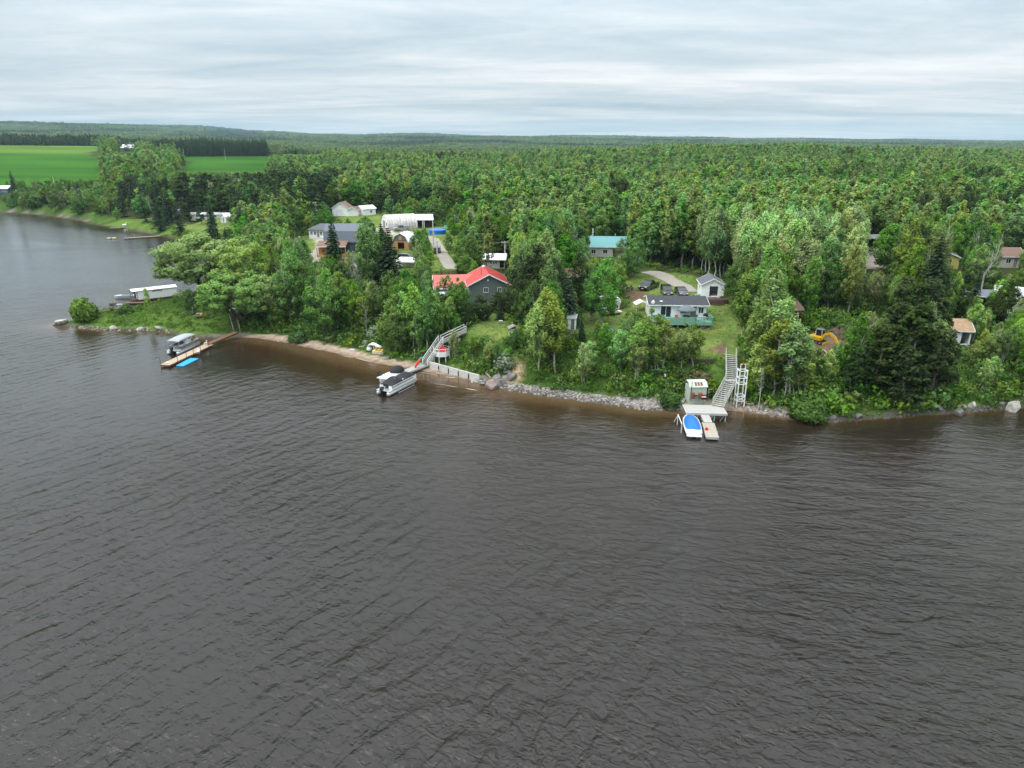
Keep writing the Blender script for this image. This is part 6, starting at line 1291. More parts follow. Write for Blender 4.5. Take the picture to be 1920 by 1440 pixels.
    a = G(676, 653); b = G(687, 639); o = thing('plank_steps', 'narrow white plank steps climbing the bank behind the beach', 'steps', a, hdg(a, b)); L_ = np.linalg.norm((b-a)[:2]); PATHS.append(([a, b], 1.0))
    for k in range(8): x = L_*(k+.5)/8; zz = hz(a[0]+x*math.cos(hdg(a, b)), a[1]+x*math.sin(hdg(a, b)))-a[2]+.14; MB().box(x-.13, x+.13, -.45, .45, zz-.06, zz).build('step', 'grey_wood', o)
    p = G(660, 656); tag(MB().slab([(-.6, -.3), (.55, -.35), (.6, .28), (-.5, .32)], -.1, .1).build('slab', 'concrete', None, False, tuple(p), (0, 0, R(-20))), 'pale concrete slab lying on the sand', 'slab')
    # lawn furniture
    for a, b, hh, lb in ((905, 600, 2.1, 'twin-globe garden lamp at the corner of the lawn'),):
        p = G(a, b); o = thing('garden_lamp', lb, 'lamp', p, .3); MB().tube([(0, 0, -.3), (0, 0, hh)], .04, 8).build('post', 'steel_dark', o); MB().bar((-.3, 0, hh-.35), (.1, 0, hh), .05).build('arm', 'steel_dark', o); MB().ell((0, 0, hh+.14), (.17, .17, .17), 10, 6).build('globe', 'lamp', o); MB().ell((-.34, 0, hh-.3), (.17, .17, .17), 10, 6).build('globe', 'lamp', o)
    p = G(939, 607); o = thing('garden_bench', 'white bench table on the mown lawn', 'table', p, R(-8)); MB().box(-.35, .35, -.2, .2, .5, .56).build('top', 'white_paint', o); MB().box(-.3, -.22, -.15, .15, -.1, .5).build('leg', 'weathered', o); MB().box(.22, .3, -.15, .15, -.1, .5).build('leg', 'weathered', o)
    p = G(912, 588); o = thing('clothes_pole', 'thin black pole by the lawn hedge', 'pole', p, 0); MB().tube([(0, 0, -.4), (0, 0, 3.7)], .05, 8).build('post', 'steel_dark', o); MB().bar((-.5, 0, 3.6), (.5, 0, 3.6), .05).build('crossbar', 'steel_dark', o)
    p = G(963, 632); o = thing('bank_hut', 'small weathered white hut at the top of the steep bank', 'hut', (p[0], p[1]+.8, p[2]), .2); MB().box(-.8, .8, -.7, .7, -.3, 1.3).build('wall', 'cream_siding', o); MB().prism([(-.95, 1.28), (0, 1.75), (.95, 1.28), (.95, 1.36), (0, 1.84), (-.95, 1.36)], -.85, .85).build('roof', 'weathered', o)
    # --- metal shed landing
    z0 = 1.2; pc = P(1321, 767, z0); o = thing('shore_platform', 'pale grey plank platform on posts in front of the metal shed', 'platform', pc, R(-4)); W_, D_ = 5.6, 3.2
    me = MB().box(0, W_/20-.02, -D_/2, D_/2, -.05, 0).me('plank')
    for k in range(20): link('plank', me, 'grey_wood', o, (-W_/2+k*W_/20, 0, rs.normal(0, .004)))
    MB().box(-W_/2, W_/2, -D_/2-.05, -D_/2-.002, -.3, -.01).build('fascia', 'grey_wood', o)
    for x in (-W_/2+.2, -1.2, 1.1, W_/2-.2):
        MB().box(x-.07, x+.07, -D_/2+.1, -D_/2+.24, -2.4, -.06).build('post', 'grey_wood', o); MB().bar((x, -D_/2+.3, -.15), (x+.7*(1 if x < 0 else -1), -D_/2+.3, -1.25), .07).build('brace', 'grey_wood', o)
    A = P(1320, 774, 1.12); B = P(1328, 792, .55); C = P(1336, 820, .5)
    dock('shore_gangway', 'narrow grey ramp sloping down from the platform', A, B, 1.15, 'grey_wood', 'aluminium', cat='gangway')
    dock('tan_dock', 'short tan dock beside the blue-covered boat', B+np.array([.02, .1, -.06]), C, 1.62, 'pale_wood', 'aluminium', [(.6, -1), (3.6, -1), (3.2, 1)], post_h=.1, post_m='aluminium')
    p = P(1325, 806, .5); m = MB(); m.box(-.18, .18, -.14, .14, 0, .28); m.tube([(0, 0, .28), (0, 0, .38)], .06, 8); tag(m.build('fuel_can', 'red_fabric', None, False, tuple(p)), 'small red fuel can on the tan dock', 'can')
    # blue-covered boat, bow towards the shore
    s = P(1301, 816, .3); b = P(1292, 786, .3); hd = hdg(s, b); c = (s+b)/2; Lb = np.linalg.norm(b-s)+.3; o = thing('motorboat', 'white motorboat under a bright blue cover beside the tan dock', 'boat', (c[0], c[1], 0), hd)
    secs = [(-.5, 1.02, .78, .0), (-.3, 1.10, .82, 0), (0, 1.14, .86, 0), (.25, 1.02, .92, .05), (.40, .7, .97, .15), (.5, .06, 1.02, .35)]
    MB().loft([[(u*Lb, -w_, h_), (u*Lb, -w_*.96, h_*.6), (u*Lb, -w_*.8, .12+k), (u*Lb, 0, -.25+k*1.2), (u*Lb, w_*.8, .12+k), (u*Lb, w_*.96, h_*.6), (u*Lb, w_, h_)] for u, w_, h_, k in secs]).build('hull', 'gelcoat', o, True)
    v = []; n = 9
    for u, w_, h_, k in [(-.36, 1.0, .86, 0), (-.28, 1.02, .9, .2), (-.1, 1.06, .92, .42), (.05, 1.04, .94, .45), (.22, .95, .97, .28), (.34, .74, 1.0, .15), (.43, .4, 1.02, .06), (.46, .1, 1.02, .02)]:
        for j in range(n): t = 2*j/(n-1)-1; v.append((u*Lb, t*w_, h_+k*(1-abs(t)**2.2)+(.0 if abs(t) < .99 else -.12)))
    m = MB(); m.add(v, [(i*n+j, i*n+j+1, (i+1)*n+j+1, (i+1)*n+j) for i in range(7) for j in range(n-1)]); m.build('cover', 'blue_cover', o, True)
    MB().box(-.5*Lb-.45, -.5*Lb+.05, -.95, .95, .32, .4).build('swim_platform', 'gelcoat', o); MB().box(-.5*Lb-.3, -.5*Lb, -.22, .22, -.3, .32).build('stern_drive', 'black_plastic', o)
    o = thing('lift_mast', 'white pipe boat-lift mast beside the blue-covered boat', 'boat lift', (P(1277, 812)[0], P(1277, 812)[1], 0), hd); m = MB(); m.bar((0, 0, -1.5), (0, 0, 1.3), .08); m.build('post', 'white_paint', o); MB().bar((2.8, .25, -1.5), (2.8, .25, 1.55), .08).build('post', 'white_paint', o); MB().bar((0, 0, 1.3), (2.8, .25, 1.5), .08).build('beam', 'white_paint', o); MB().bar((2.75, .2, 1.5), (3.6, .6, .1), .06).build('brace', 'white_paint', o)
    # metal shed with rusty roof
    p = G(1306, 758); o = thing('metal_shed', 'pale green metal shed with rust-striped roof on the shore platform', 'shed', (p[0], p[1]+1.1, max(p[2], 1.0)), R(4)); Ws, Ds, hs = 2.5, 2.1, 1.75
    MB().box(-Ws/2, Ws/2, -Ds/2, Ds/2, -.8, hs).build('wall', 'pale_green', o)
    rib = MB().box(-.02, .02, -Ds/2-.03, -Ds/2-.001, 0, hs-.1).me('rib')
    for k in range(11): link('rib', rib, 'pale_green', o, (-Ws/2+.12+k*.226, 0, 0))
    rf = MB(); pr = [(-Ds/2-.15, hs), (-Ds/2+.5, hs+.55), (Ds/2-.5, hs+.62), (Ds/2+.15, hs+.1)]; ring = pr+[(a, b+.06) for a, b in pr[::-1]]; X = Ws/2+.1; mm_ = len(ring)
    rf.add([(-X, a, b) for a, b in ring]+[(X, a, b) for a, b in ring], [(k, (k+1) % mm_, mm_+(k+1) % mm_, mm_+k) for k in range(mm_)]+[(0+s, 1+s, 6+s, 7+s) for s in (0, mm_)]+[(1+s, 2+s, 5+s, 6+s) for s in (0, mm_)]+[(2+s, 3+s, 4+s, 5+s) for s in (0, mm_)]); ro = rf.build('roof', 'pale_green', o)
    for k in range(3): m = MB(); x = -.35+k*.42; m.bar((x, -Ds/2+.0, hs+.24), (x, -Ds/2+.5, hs+.635), .3, .02); m.build('rust_panel', 'rust', ro)
    MB().tube([(-1.05, -Ds/2-.18, -.2), (-1.05, -Ds/2-.18, hs+1.0)], .05, 8).build('stove_pipe', 'steel_dark', o)
    for x, c, lb in ((-.75, 'rust', 'rusty barrel standing by the metal shed wall'), (.35, 'rust', 'second rusty barrel beside the pink cooler')):
        q = thing('barrel', lb, 'barrel', (p[0]+x, p[1]-.35, max(p[2], 1.0)+.2), 0); MB().tube([(0, 0, 0), (0, 0, .85)], .28, 14).build('drum', c, q); MB().tube([(0, 0, .42), (0, 0, .46)], .295, 14).build('hoop', 'steel_dark', q)
    q = thing('cooler', 'pink and white cooler on the shore platform', 'cooler', (p[0]+.75, p[1]-.75, z0+.01), .1); MB().box(-.3, .3, -.18, .18, 0, .3).build('tub', 'black_plastic', q); MB().box(-.31, .31, -.19, .19, .3, .38).build('lid', 'pink', q)
    q = thing('bench', 'dark wooden bench in front of the metal shed', 'bench', (p[0]+.3, p[1]-.3, max(p[2], 1.0)+.2), R(4)); MB().box(-1.0, 1.0, -.2, .2, .38, .44).build('seat', 'dark_wood', q); MB().box(-.9, -.8, -.18, .18, 0, .38).build('leg', 'dark_wood', q); MB().box(.8, .9, -.18, .18, 0, .38).build('leg', 'dark_wood', q)
    p = G(1332, 748); q = thing('towel_rack', 'white pipe rack standing beside the metal shed', 'rack', p, R(-10))
    for x in (-.35, .35): MB().bar((x, 0, -.3), (x, 0, 1.5), .06).build('post', 'white_paint', q)
    for z in (.5, 1.0, 1.45): MB().bar((-.35, 0, z), (.35, 0, z), .05).build('bar', 'white_paint', q)
    p = G(1280, 752); q = thing('plank_stack', 'loose pale planks leaning beside the metal shed', 'planks', p, R(65))
    for k in range(4): MB().box(-1.0+.1*k, 1.0+.05*k, -.3+k*.17, -.17+k*.17, .1+.03*k, .15+.03*k).build('plank', 'grey_wood', q)
    # long stair in two flights
    F0 = np.array([*P(1346, 762, 1.25)[:2], 1.25]); F1 = np.array([*P(1372, 712, 3.3)[:2], 3.3]); tp = G(1370, 663); F2 = np.array([*P(1370, 664, tp[2]+.1)[:2], tp[2]+.1])
    stairs('shore_stairs', 'lower flight of wide grey wooden stairs from the platform', F0, F1, 1.45, 'grey_wood', 'grey_wood', 'grey_wood', n=14); stairs('lawn_stairs', 'upper flight of wide grey wooden stairs up to the cottage lawn', F1+np.array([0, .25, .05]), F2, 1.4, 'grey_wood', 'grey_wood', 'grey_wood', n=13); PATHS.append(([F0, F1, F2, F2+np.array([0, 3, 0])], 1.7))
    q = thing('stair_landing', 'square landing between the two grey stair flights', 'landing', F1, 0); MB().box(-.95, .95, -.55, .5, -.12, 0).build('floor', 'grey_wood', q)
    for x in (-.85, .85): MB().box(x-.07, x+.07, -.45, -.31, -2.6, -.12).build('post', 'grey_wood', q)
    # lift tower
    b = G(1387, 764); q = thing('lift_tower', 'tall white timber hoist tower with cross bracing beside the grey stairs', 'tower', (b[0], b[1]+.5, b[2]), R(3)); Ht = ztop((b[0], b[1]+.5, b[2]), 692); hx, hy = .55, .5
    for x in (-hx, hx):
        for y in (-hy, hy): MB().bar((x, y, -.5), (x, y, Ht), .12).build('post', 'white_paint', q)
    for z in (Ht*.16, Ht*.30, Ht*.62, Ht*.78, Ht*.97):
        m = MB()
        for y in (-hy, hy): m.bar((-hx, y, z), (hx, y, z), .09)
        for x in (-hx, hx): m.bar((x, -hy, z), (x, hy, z), .09)
        m.build('crossbeam', 'white_paint', q)
    m = MB(); m.bar((-hx, -hy-.03, Ht*.17), (hx, -hy-.03, Ht*.29), .08); m.bar((-hx, -hy-.03, Ht*.29), (hx, -hy-.03, Ht*.17), .08); m.build('cross_brace', 'white_paint', q)
    m = MB()
    for x in (-.35, .35): m.bar((x, 0, Ht-.1), (x, 0, Ht+.75), .08)
    m.bar((-.35, 0, Ht+.72), (.35, 0, Ht+.72), .08); m.build('head_frame', 'white_paint', q); MB().tube([(-.1, 0, Ht+.8), (.1, 0, Ht+.8)], .13, 10).build('pulley', 'red_fabric', q)
    PATHS.append(([b, b+np.array([0, 1., 0])], 1.2))
    for a, bb_, rz_, lb in ((1382, 752, -20, 'fallen tan board lying behind the hoist tower'), (1400, 758, -35, 'broken tan board beside the hoist tower')):
        p = G(a, bb_); tag(MB().box(-1.0, 1.0, -.35, .35, 0, .07).build('board', 'shingle_tan', None, False, lift(p, .15), (R(12), 0, R(rz_))), lb, 'board')
    p = G(1312, 684); o = thing('old_fence', 'weathered dark timber fence across the bank', 'fence', p, R(-3))
    for k in range(5): MB().box(-2.2, 2.2, -.02, .02, .05+k*.16, .17+k*.16).build('rail', 'dark_wood', o)
    for x in (-1.9, -.6, .6, 1.9): MB().box(x-.06, x+.06, .021, .12, -.5, 1.0).build('post', 'weathered', o)
    a = G(1495, 768); b = G(1492, 742); o = stairs('old_steps', 'old dark plank steps behind the round shore bush', np.array([a[0], a[1], a[2]+.3]), np.array([b[0], b[1], b[2]+.3]), .9, 'dark_wood', 'weathered', 'weathered', n=8)
    p = G(1246, 716); o = thing('bird_house', 'small white bird box on a post on the bank', 'bird box', p, 0); MB().bar((0, 0, -.3), (0, 0, .8), .06).build('post', 'weathered', o); MB().box(-.12, .12, -.12, .12, .8, 1.15).build('box', 'white_paint', o)
    # --- bay docks
    for a, b, w_, m_, lb in (((232, 446.5), (300, 442), 1.4, 'dock_wood', 'long pale dock across the bay'), ((298, 460), (343, 454), 1.3, 'weathered', 'dark low dock in the bay'), ((206, 427.5), (236, 425.5), 1.6, 'weathered', 'dark raft dock at the bay bank')):
        A = P(*a, .5); B = P(*b, .5); dock('bay_dock', lb, A, B, w_, m_, 'dark_wood', [(1, -1), (4, 1)], board=.6)
    A = P(300, 442, .5); dock('bay_ramp', 'short brown ramp at the end of the long bay dock', A, P(312, 440, .9), 1.2, 'brown_wood', 'dark_wood', board=.5)
    p = P(234, 424, .5); o = thing('paddle_craft', 'white pedal craft parked on the raft dock', 'boat', (p[0], p[1], .5), .4); MB().ell((0, 0, .5), (1.0, .5, .5), 10, 5).build('hull', 'gelcoat', o, True); MB().bar((.4, 0, .6), (.9, 0, 1.9), .3, .15).build('neck', 'gelcoat', o)
    p = P(211, 448); o = thing('float_raft', 'yellow and green inflatable raft floating in the bay', 'raft', (p[0], p[1], 0), R(5))
    for k in range(5): MB().tube([(-1.7+k*.7, -.7, .22), (-1.7+k*.7, .7, .22)], .33, 10).build('tube', ('yellow_plastic', 'pale_green', 'teal_cloth', 'pale_green', 'yellow_plastic')[k], o, True)
    A = P(206, 568, .4); B = P(300, 566, .4); dock('boathouse_dock', 'brown plank walkway along the white boathouse', A, B, 1.3, 'brown_wood', 'dark_wood', [(1, -1)], board=.4)
    p = P(226, 571); o = thing('jet_float', 'small white floating drive-on dock beside the walkway', 'float', (p[0], p[1], 0), R(3)); MB().box(-1.2, 1.2, -.5, .5, .02, .35).build('base', 'gelcoat', o); MB().box(-.9, .9, -.3, .3, .351, .6).build('cradle', 'canvas_slate', o)
    p = P(232, 560); o = thing('fishing_boat', 'grey aluminium fishing boat moored at the boathouse end', 'boat', (p[0], p[1]+.6, 0), R(5))
    MB().loft([[(x, -w_, .75), (x, -w_*.8, .05), (x, w_*.8, .05), (x, w_, .75)] for x, w_ in ((2.4, .75), (.5, .85), (-1.4, .7), (-2.4, .08))]).build('hull', 'aluminium', o); MB().box(-.6, 1.8, -.6, .6, .5, .8).build('thwart', 'canvas_slate', o); outboard(o, 2.5, 0, .5)
lakeside()
undergrowth()
# ------------------------------------------------------------------ vehicles
def vehicle(name, label, p, rz, paint, style='suv', cat='car', group=None):
    """nose towards +x"""
    o = thing(name, label, cat, (p[0], p[1], p[2]), rz, group)
    S = dict(suv=dict(L=4.6, W=1.86, hood=.98, roof=1.68, c=[(-2.25, .95), (-2.1, 1.62), (-1.6, 1.70), (.35, 1.68), (1.05, 1.05)]),
             car=dict(L=4.5, W=1.78, hood=.88, roof=1.42, c=[(-1.9, .92), (-1.2, 1.38), (-.6, 1.44), (.25, 1.40), (1.0, .95)]),
             pickup=dict(L=5.6, W=1.98, hood=1.12, roof=1.85, c=[(-.75, 1.1), (-.6, 1.82), (.0, 1.88), (.75, 1.84), (1.35, 1.18)]))[style]
    L_, W, hd_ = S['L'], S['W'], S['hood']; h2 = L_/2
    prof = [(-h2, .38), (-h2+.02, hd_-.1), (-h2+.12, hd_), (h2-1.3, hd_+.04), (h2-.25, hd_-.08), (h2-.02, hd_-.25), (h2, .40), (h2-.15, .28), (-h2+.15, .28)]
    m = MB(); ys = [(-W/2, .93), (-W/2+.1, 1.0), (W/2-.1, 1.0), (W/2, .93)]
    m.loft([[(a*(.985 if s < 1 else 1), y, .28+(b-.28)*s) for a, b in prof] for y, s in ys]); m.build('body', paint, o)
    cb = S['c']; g = MB(); n = len(cb); g.loft([[(a, y*W/2*(1-.12*max(0, (b-hd_))/.7), b) for a, b in cb] for y in (-.96, .96)]); cab = g.build('cabin', 'glass', o)
    r_ = MB(); r_.loft([[(cb[1][0]+.02, y, cb[1][1]+.012), (cb[2][0], y, cb[2][1]+.02), (cb[3][0]-.02, y, cb[3][1]+.016), (cb[3][0]-.02, y, cb[3][1]-.05), (cb[2][0], y, cb[2][1]-.05), (cb[1][0]+.02, y, cb[1][1]-.05)] for y in (-W/2*.86, W/2*.86)]); r_.build('roof', paint, o)
    pil = MB()
    for s in (-1, 1):
        for (a, b) in ((cb[0], cb[1]), (cb[3], cb[4]), (((cb[1][0]+cb[3][0])/2, hd_), ((cb[1][0]+cb[3][0])/2, cb[2][1]))):
            pil.bar((a[0], s*W/2*.955, a[1]), (b[0], s*W/2*.865, b[1]), .09, .06)
    pil.build('pillars', paint, o)
    if style == 'pickup':
        MB().box(-h2+.12, -.85, -W/2+.14, W/2-.14, hd_+.001, hd_+.012).build('bed', 'black_plastic', o)
        for y in (-W/2+.06, W/2-.06): MB().box(-h2+.05, -.8, y-.06, y+.06, hd_-.02, hd_+.16).build('bed_rail', paint, o)
    for x in (-h2+.9, h2-.95):
        for y in (-W/2+.1, W/2-.1):
            wl = MB().tube([(x, y-.12, .34), (x, y+.12, .34)], .345, 16).build('wheel', 'tyre', o); MB().tube([(x, y-.13, .34), (x, y+.13, .34)], .2, 12).build('rim', 'rim', wl)
    for y in (-W/2+.28, W/2-.28):
        MB().box(h2-.1, h2+.015, y-.2, y+.2, hd_-.33, hd_-.16).build('headlight', 'lamp', o); MB().box(-h2-.012, -h2+.06, y-.12, y+.12, hd_-.3, hd_-.1).build('tail_light', 'lamp_red', o)
    MB().box(h2-.06, h2+.02, -.5, .5, .5, hd_-.36).build('grille', 'black_plastic', o); MB().box(h2+.021, h2+.035, -.26, .26, .46, .58).build('number_plate', 'lamp', o)
    for y in (-W/2-.1, W/2+.1): MB().cbox((cb[4][0]-.25, y, hd_+.12), (.14, .2, .14)).build('mirror', paint, o)
    return o
def vehicles():
    def face(px, py): return G(px, py)
    q = R(-90)
    vehicle('parked_suv', 'black car with grey windscreen parked nose towards the cottage, next to the pickup', G(1253, 556)+[0, 1.8, 0], q-.06, 'car_black', 'suv'); vehicle('parked_suv', 'dark grey car parked nose towards the cottage, next to the garage', G(1281, 556)+[0, 1.8, 0], q+.03, 'car_grey', 'car')
    vehicle('pickup_truck', 'black pickup truck parked slantwise by the driveway', G(1217, 545)+[.2, 1.5, 0], R(-128), 'car_black', 'pickup', 'truck')
    vehicle('silver_car', 'silver pickup parked in front of the arched metal hut', G(752, 433)+[0, .8, 0], R(-160), 'car_silver', 'pickup', 'truck')
    vehicle('grey_suv', 'dark slate car parked beyond the white tent roof', G(762, 489)+[0, .8, 0], R(-6), 'car_grey', 'suv'); vehicle('dark_car', 'dark green-grey car standing on the gravel lane', G(819, 475)+[0, 1.2, 0], R(95), 'car_grey', 'suv')
    vehicle('old_pickup', 'grey-green pickup half hidden by birch trunks at the clearing', G(1634, 616)+[0, .8, 0], R(-110), 'car_green', 'pickup', 'truck')
    vehicle('white_car', 'white car under the trees near the wooden fence', G(1897, 640)+[0, .8, 0], R(-12), 'car_white', 'car')
    # camper and trailers
    def camper(name, label, p, rz, L_, W=2.4, H=2.5, strip='satin_blue'):
        o = thing(name, label, 'camper', p, rz); prof = [(-L_/2, .5), (-L_/2-.05, H-.35), (-L_/2+.35, H), (L_/2-.3, H), (L_/2+.05, H-.5), (L_/2-.25, .5)]
        MB().prism(prof, -W/2, W/2).build('body', 'car_white', o); MB().box(-L_/2+.1, L_/2-.4, -W/2-.015, -W/2-.002, .95, 1.1).build('stripe', strip, o)
        for x in (-L_/4, L_/5): MB().box(x-.5, x+.5, -W/2-.03, -W/2-.003, 1.35, 1.95).build('window', 'glass', o)
        MB().box(-.1, .5, -W/2-.028, -W/2-.004, .55, 2.2).build('door', 'gelcoat', o); MB().box(-.6, .3, -.4, .4, H+.002, H+.22).build('roof_vent', 'gelcoat', o)
        for y in (-W/2+.15, W/2-.15): MB().tube([(-.6, y-.1, .32), (-.6, y+.1, .32)], .33, 14).build('wheel', 'tyre', o)
        MB().bar((L_/2-.2, 0, .45), (L_/2+1.1, 0, .45), .1).build('hitch', 'steel_dark', o)
    p = G(1134, 586); camper('camper', 'white camper parked behind the twin-trunked birch', (p[0], p[1]+1.4, p[2]), R(10), 5.6)
    p = G(673, 516); camper('camper_trailer', 'white camper trailer in the yard behind the leafy slope', (p[0], p[1]+1.2, p[2]), R(-4), 5.2, 2.3, 2.0)
    p = G(607, 508); camper('cargo_trailer', 'small white trailer half hidden beneath the tallest spruce', (p[0], p[1]+1.2, p[2]), R(14), 4.0, 2.0, 1.7); p = G(708, 505); camper('cargo_trailer', 'white trailer between the narrow spruces', (p[0], p[1]+1.2, p[2]), R(70), 4.2, 2.1, 2.0)
    p = G(1148, 592); o = thing('tarped_trailer', 'low cream tarped trailer with dark red side on the lawn', 'trailer', (p[0], p[1]+.5, p[2]), R(18)); MB().loft([[(x, -.7, .45), (x, -.72, .85*h_), (x, 0, 1.05*h_), (x, .72, .85*h_), (x, .7, .45)] for x, h_ in ((-1.7, .8), (-.8, 1), (.6, .95), (1.7, .7))]).build('tarp', 'cream', o); MB().box(-1.7, -.9, -.74, .74, .2, .5).build('bed', 'gazebo_red', o)
    for y in (-.75, .75): MB().tube([(0, y-.08, .25), (0, y+.08, .25)], .25, 12).build('wheel', 'tyre', o)
    p = G(1133, 622); o = thing('garden_toy', 'blue plastic climbing frame on the shaded lawn', 'play frame', p, .3)
    for k in range(4): a = math.pi*k/2; MB().bar((1.0*math.cos(a), .8*math.sin(a), -.1), (.3*math.cos(a), .3*math.sin(a), .9), .07).build('leg', 'tarp_blue', o)
    MB().box(-.4, .4, -.35, .35, .88, .94).build('seat', 'tarp_blue', o); MB().bar((.3, 0, .9), (1.6, -.6, .1), .5, .05).build('slide', 'tarp_blue', o)
    # utility cart and planter beside the garage
    p = G(1308, 562); o = thing('utility_cart', 'small brown utility cart beside the garage', 'cart', (p[0], p[1]+.4, p[2]), .2); MB().box(-.7, .7, -.4, .4, .4, .75).build('tray', 'dark_wood', o); MB().box(-.5, .5, -.3, .3, .751, .95).build('load', 'mint', o); MB().bar((.7, 0, .5), (1.3, 0, .9), .05).build('handle', 'steel_dark', o)
    for x in (-.45, .45):
        for y in (-.42, .42): MB().tube([(x, y-.05, .2), (x, y+.05, .2)], .2, 12).build('wheel', 'tyre', o)
    p = G(1312, 566); tag(MB().slab([(-.7, -.35), (.8, -.3), (.7, .35), (-.6, .3)], -.1, .14).build('slab', 'concrete', None, False, tuple(p)), 'pale concrete step slab beside the garage', 'slab')
    # motorcycle by the driveway
    p = G(1180, 545); o = thing('motorcycle', 'dark motorcycle parked under the birch by the driveway', 'motorcycle', p, R(30))
    for x in (-.65, .7): w_ = MB().tube([(x, -.06, .32), (x, .06, .32)], .32, 14).build('wheel', 'tyre', o); MB().tube([(x, -.07, .32), (x, .07, .32)], .18, 10).build('rim', 'rim', w_)
    MB().loft([[(x, -w_, z-.1), (x, w_, z-.1), (x, w_*.6, z+.12), (x, -w_*.6, z+.12)] for x, w_, z in ((-.7, .1, .75), (-.2, .16, .72), (.1, .2, .85), (.5, .12, .9))]).build('tank', 'car_black', o); MB().box(-.25, .3, -.14, .14, .3, .62).build('engine', 'rim', o); MB().bar((.7, 0, .32), (.5, 0, 1.05), .07).build('fork', 'rim', o); MB().bar((.48, -.35, 1.08), (.48, .35, 1.08), .04).build('handlebar', 'steel_dark', o)
    # excavator
    p = G(1538, 648); z = p[2]; o = thing('excavator', 'yellow mini excavator with dark cab digging in the clearing', 'excavator', (p[0], p[1]+1.2, z), R(-52)); o.scale = (.84, .84, .84)
    for y in (-.85, .85):
        ring = [(-1.15, .1), (-1.35, .4), (-1.15, .7), (1.15, .7), (1.35, .4), (1.15, .1)]; tr = MB().prism([(a, b) for a, b in ring], y-.22, y+.22).build('track', 'steel_dark', o)
        for x in (-1.0, -.35, .35, 1.0): MB().tube([(x, y-.24, .4), (x, y+.24, .4)], .2, 10).build('roller', 'rim', tr)
    MB().box(-.9, .9, -.7, .7, .45, .75).build('undercarriage', 'steel_dark', o); MB().loft([[(a*q_, b*q_, zz) for a, b in ((-1.5, -.95), (.9, -.95), (.9, .95), (-1.5, .95))] for zz, q_ in ((.78, 1), (1.35, 1), (1.5, .93))]).build('house', 'cat_yellow', o)
    cb = MB(); cb.loft([[(a, b, zz) for a, b in ((-.6*q_, -.05), (.75*q_, -.05), (.75*q_, .9), (-.6*q_, .9))] for zz, q_ in ((1.3, 1), (2.0, 1), (2.62, .88))]); c = cb.build('cab', 'glass', o); MB().box(-.65, .75, -.12, .97, 2.63, 2.74).build('cab_roof', 'car_silver', c)
    for a, b in ((-.58, -.03), (.72, -.03), (.72, .88), (-.58, .88)): MB().bar((a, b, 1.3), (a*.9, b, 2.63), .08).build('cab_pillar', 'white_paint', c)
    bm = MB(); pts = [(.8, -.35, 1.0), (1.5, -.35, 2.1), (2.5, -.35, 2.45), (3.6, -.35, 1.75)]
    for a, b, w1 in zip(pts[:-1], pts[1:], (.42, .46, .40)): bm.bar(a, b, .3, w1)
    bm.build('boom', 'cat_yellow', o); st = MB(); st.bar((3.35, -.35, 1.95), (4.3, -.35, .75), .24, .36); st.build('stick', 'cat_yellow', o); MB().tube([(1.3, -.35, 1.3), (2.5, -.35, 2.2)], .07, 8).build('boom_ram', 'rim', o); MB().tube([(2.7, -.35, 2.65), (3.5, -.35, 2.1)], .06, 8).build('stick_ram', 'rim', o)
    MB().prism([(4.1, .75), (4.5, .8), (4.75, .45), (4.45, .0), (3.95, .1), (4.25, .35)], -.75, .05).build('bucket', 'steel_dark', o); MB().box(1.5, 1.65, -.95, .95, .05, .5).build('blade', 'cat_yellow', o)
    # felled trunks and spoil heaps round it
    for k, (a, b, lb) in enumerate([((1538, 618), (1572, 602), 'long pale felled trunk lying above the excavator cab'), ((1522, 680), (1556, 672), 'pale felled trunk lying below the excavator bucket'), ((1542, 658), (1552, 668), 'short pale log beside the excavator bucket'), ((1560, 668), (1578, 662), 'yellowish log beyond the excavator bucket'), ((1536, 682), (1546, 676), 'short split log below the excavator bucket'), ((1425, 768), (1450, 748), 'bleached driftwood trunk leaning on the bank'), ((908, 700), (920, 712), 'grey driftwood log at the end of the concrete wall')]):
        A = G(*a)+[0, 0, .2]; B = G(*b)+[0, 0, .25]; mid = (A+B)/2+[0, 0, .12]; m = MB(); m.tube([A-A, mid-A, B-A], [.15, .13, .08], 8); d_ = (B-A); 
        for u in (.35, .7): q_ = d_*u; m.tube([q_+[0, 0, .1], q_+[.25, .2, .55]], [.05, .015], 5)
        tag(m.build('fallen_log', 'log', None, True, tuple(A)), lb, 'log')
    rr = np.random.RandomState(3)
    for a, b, r0, hh, mt, lb in [(1500, 640, 1.5, 1.0, 'soil_brown', 'dark heap of dug earth below the red gazebo'), (1515, 652, 1.2, .6, 'soil_tan', 'sandy orange heap of earth beside the excavator'), (1570, 628, 2.6, 1.1, 'soil_brown', 'long brown earth heap behind the excavator'), (1532, 666, 1.1, .5, 'soil_tan', 'low orange earth heap under the excavator boom')]:
        p = G(a, b); v = []; n = 18
        for i in range(7):
            for k in range(n):
                r_ = r0*i/6; an = 2*math.pi*k/n; v.append((r_*math.cos(an)*(1+.15*rr.normal()), r_*math.sin(an)*.75*(1+.15*rr.normal()), hh*math.cos(math.pi/2*i/6)**1.2*(1+.15*rr.normal())-.1-(.25 if i == 6 else 0)))
        m = MB(); m.add(v, [(i*n+k, i*n+(k+1) % n, (i+1)*n+(k+1) % n, (i+1)*n+k) for i in range(6) for k in range(n)]); tag(m.build('earth_heap', mt, None, True, tuple(p)), lb, 'heap')
    # pool under a blue tarp, teal net, blue tub
    p = G(819, 440); o = thing('covered_pool', 'round pool under a bright blue tarp in the yard', 'pool', (p[0], p[1]+2.2, p[2]), 0); n = 20
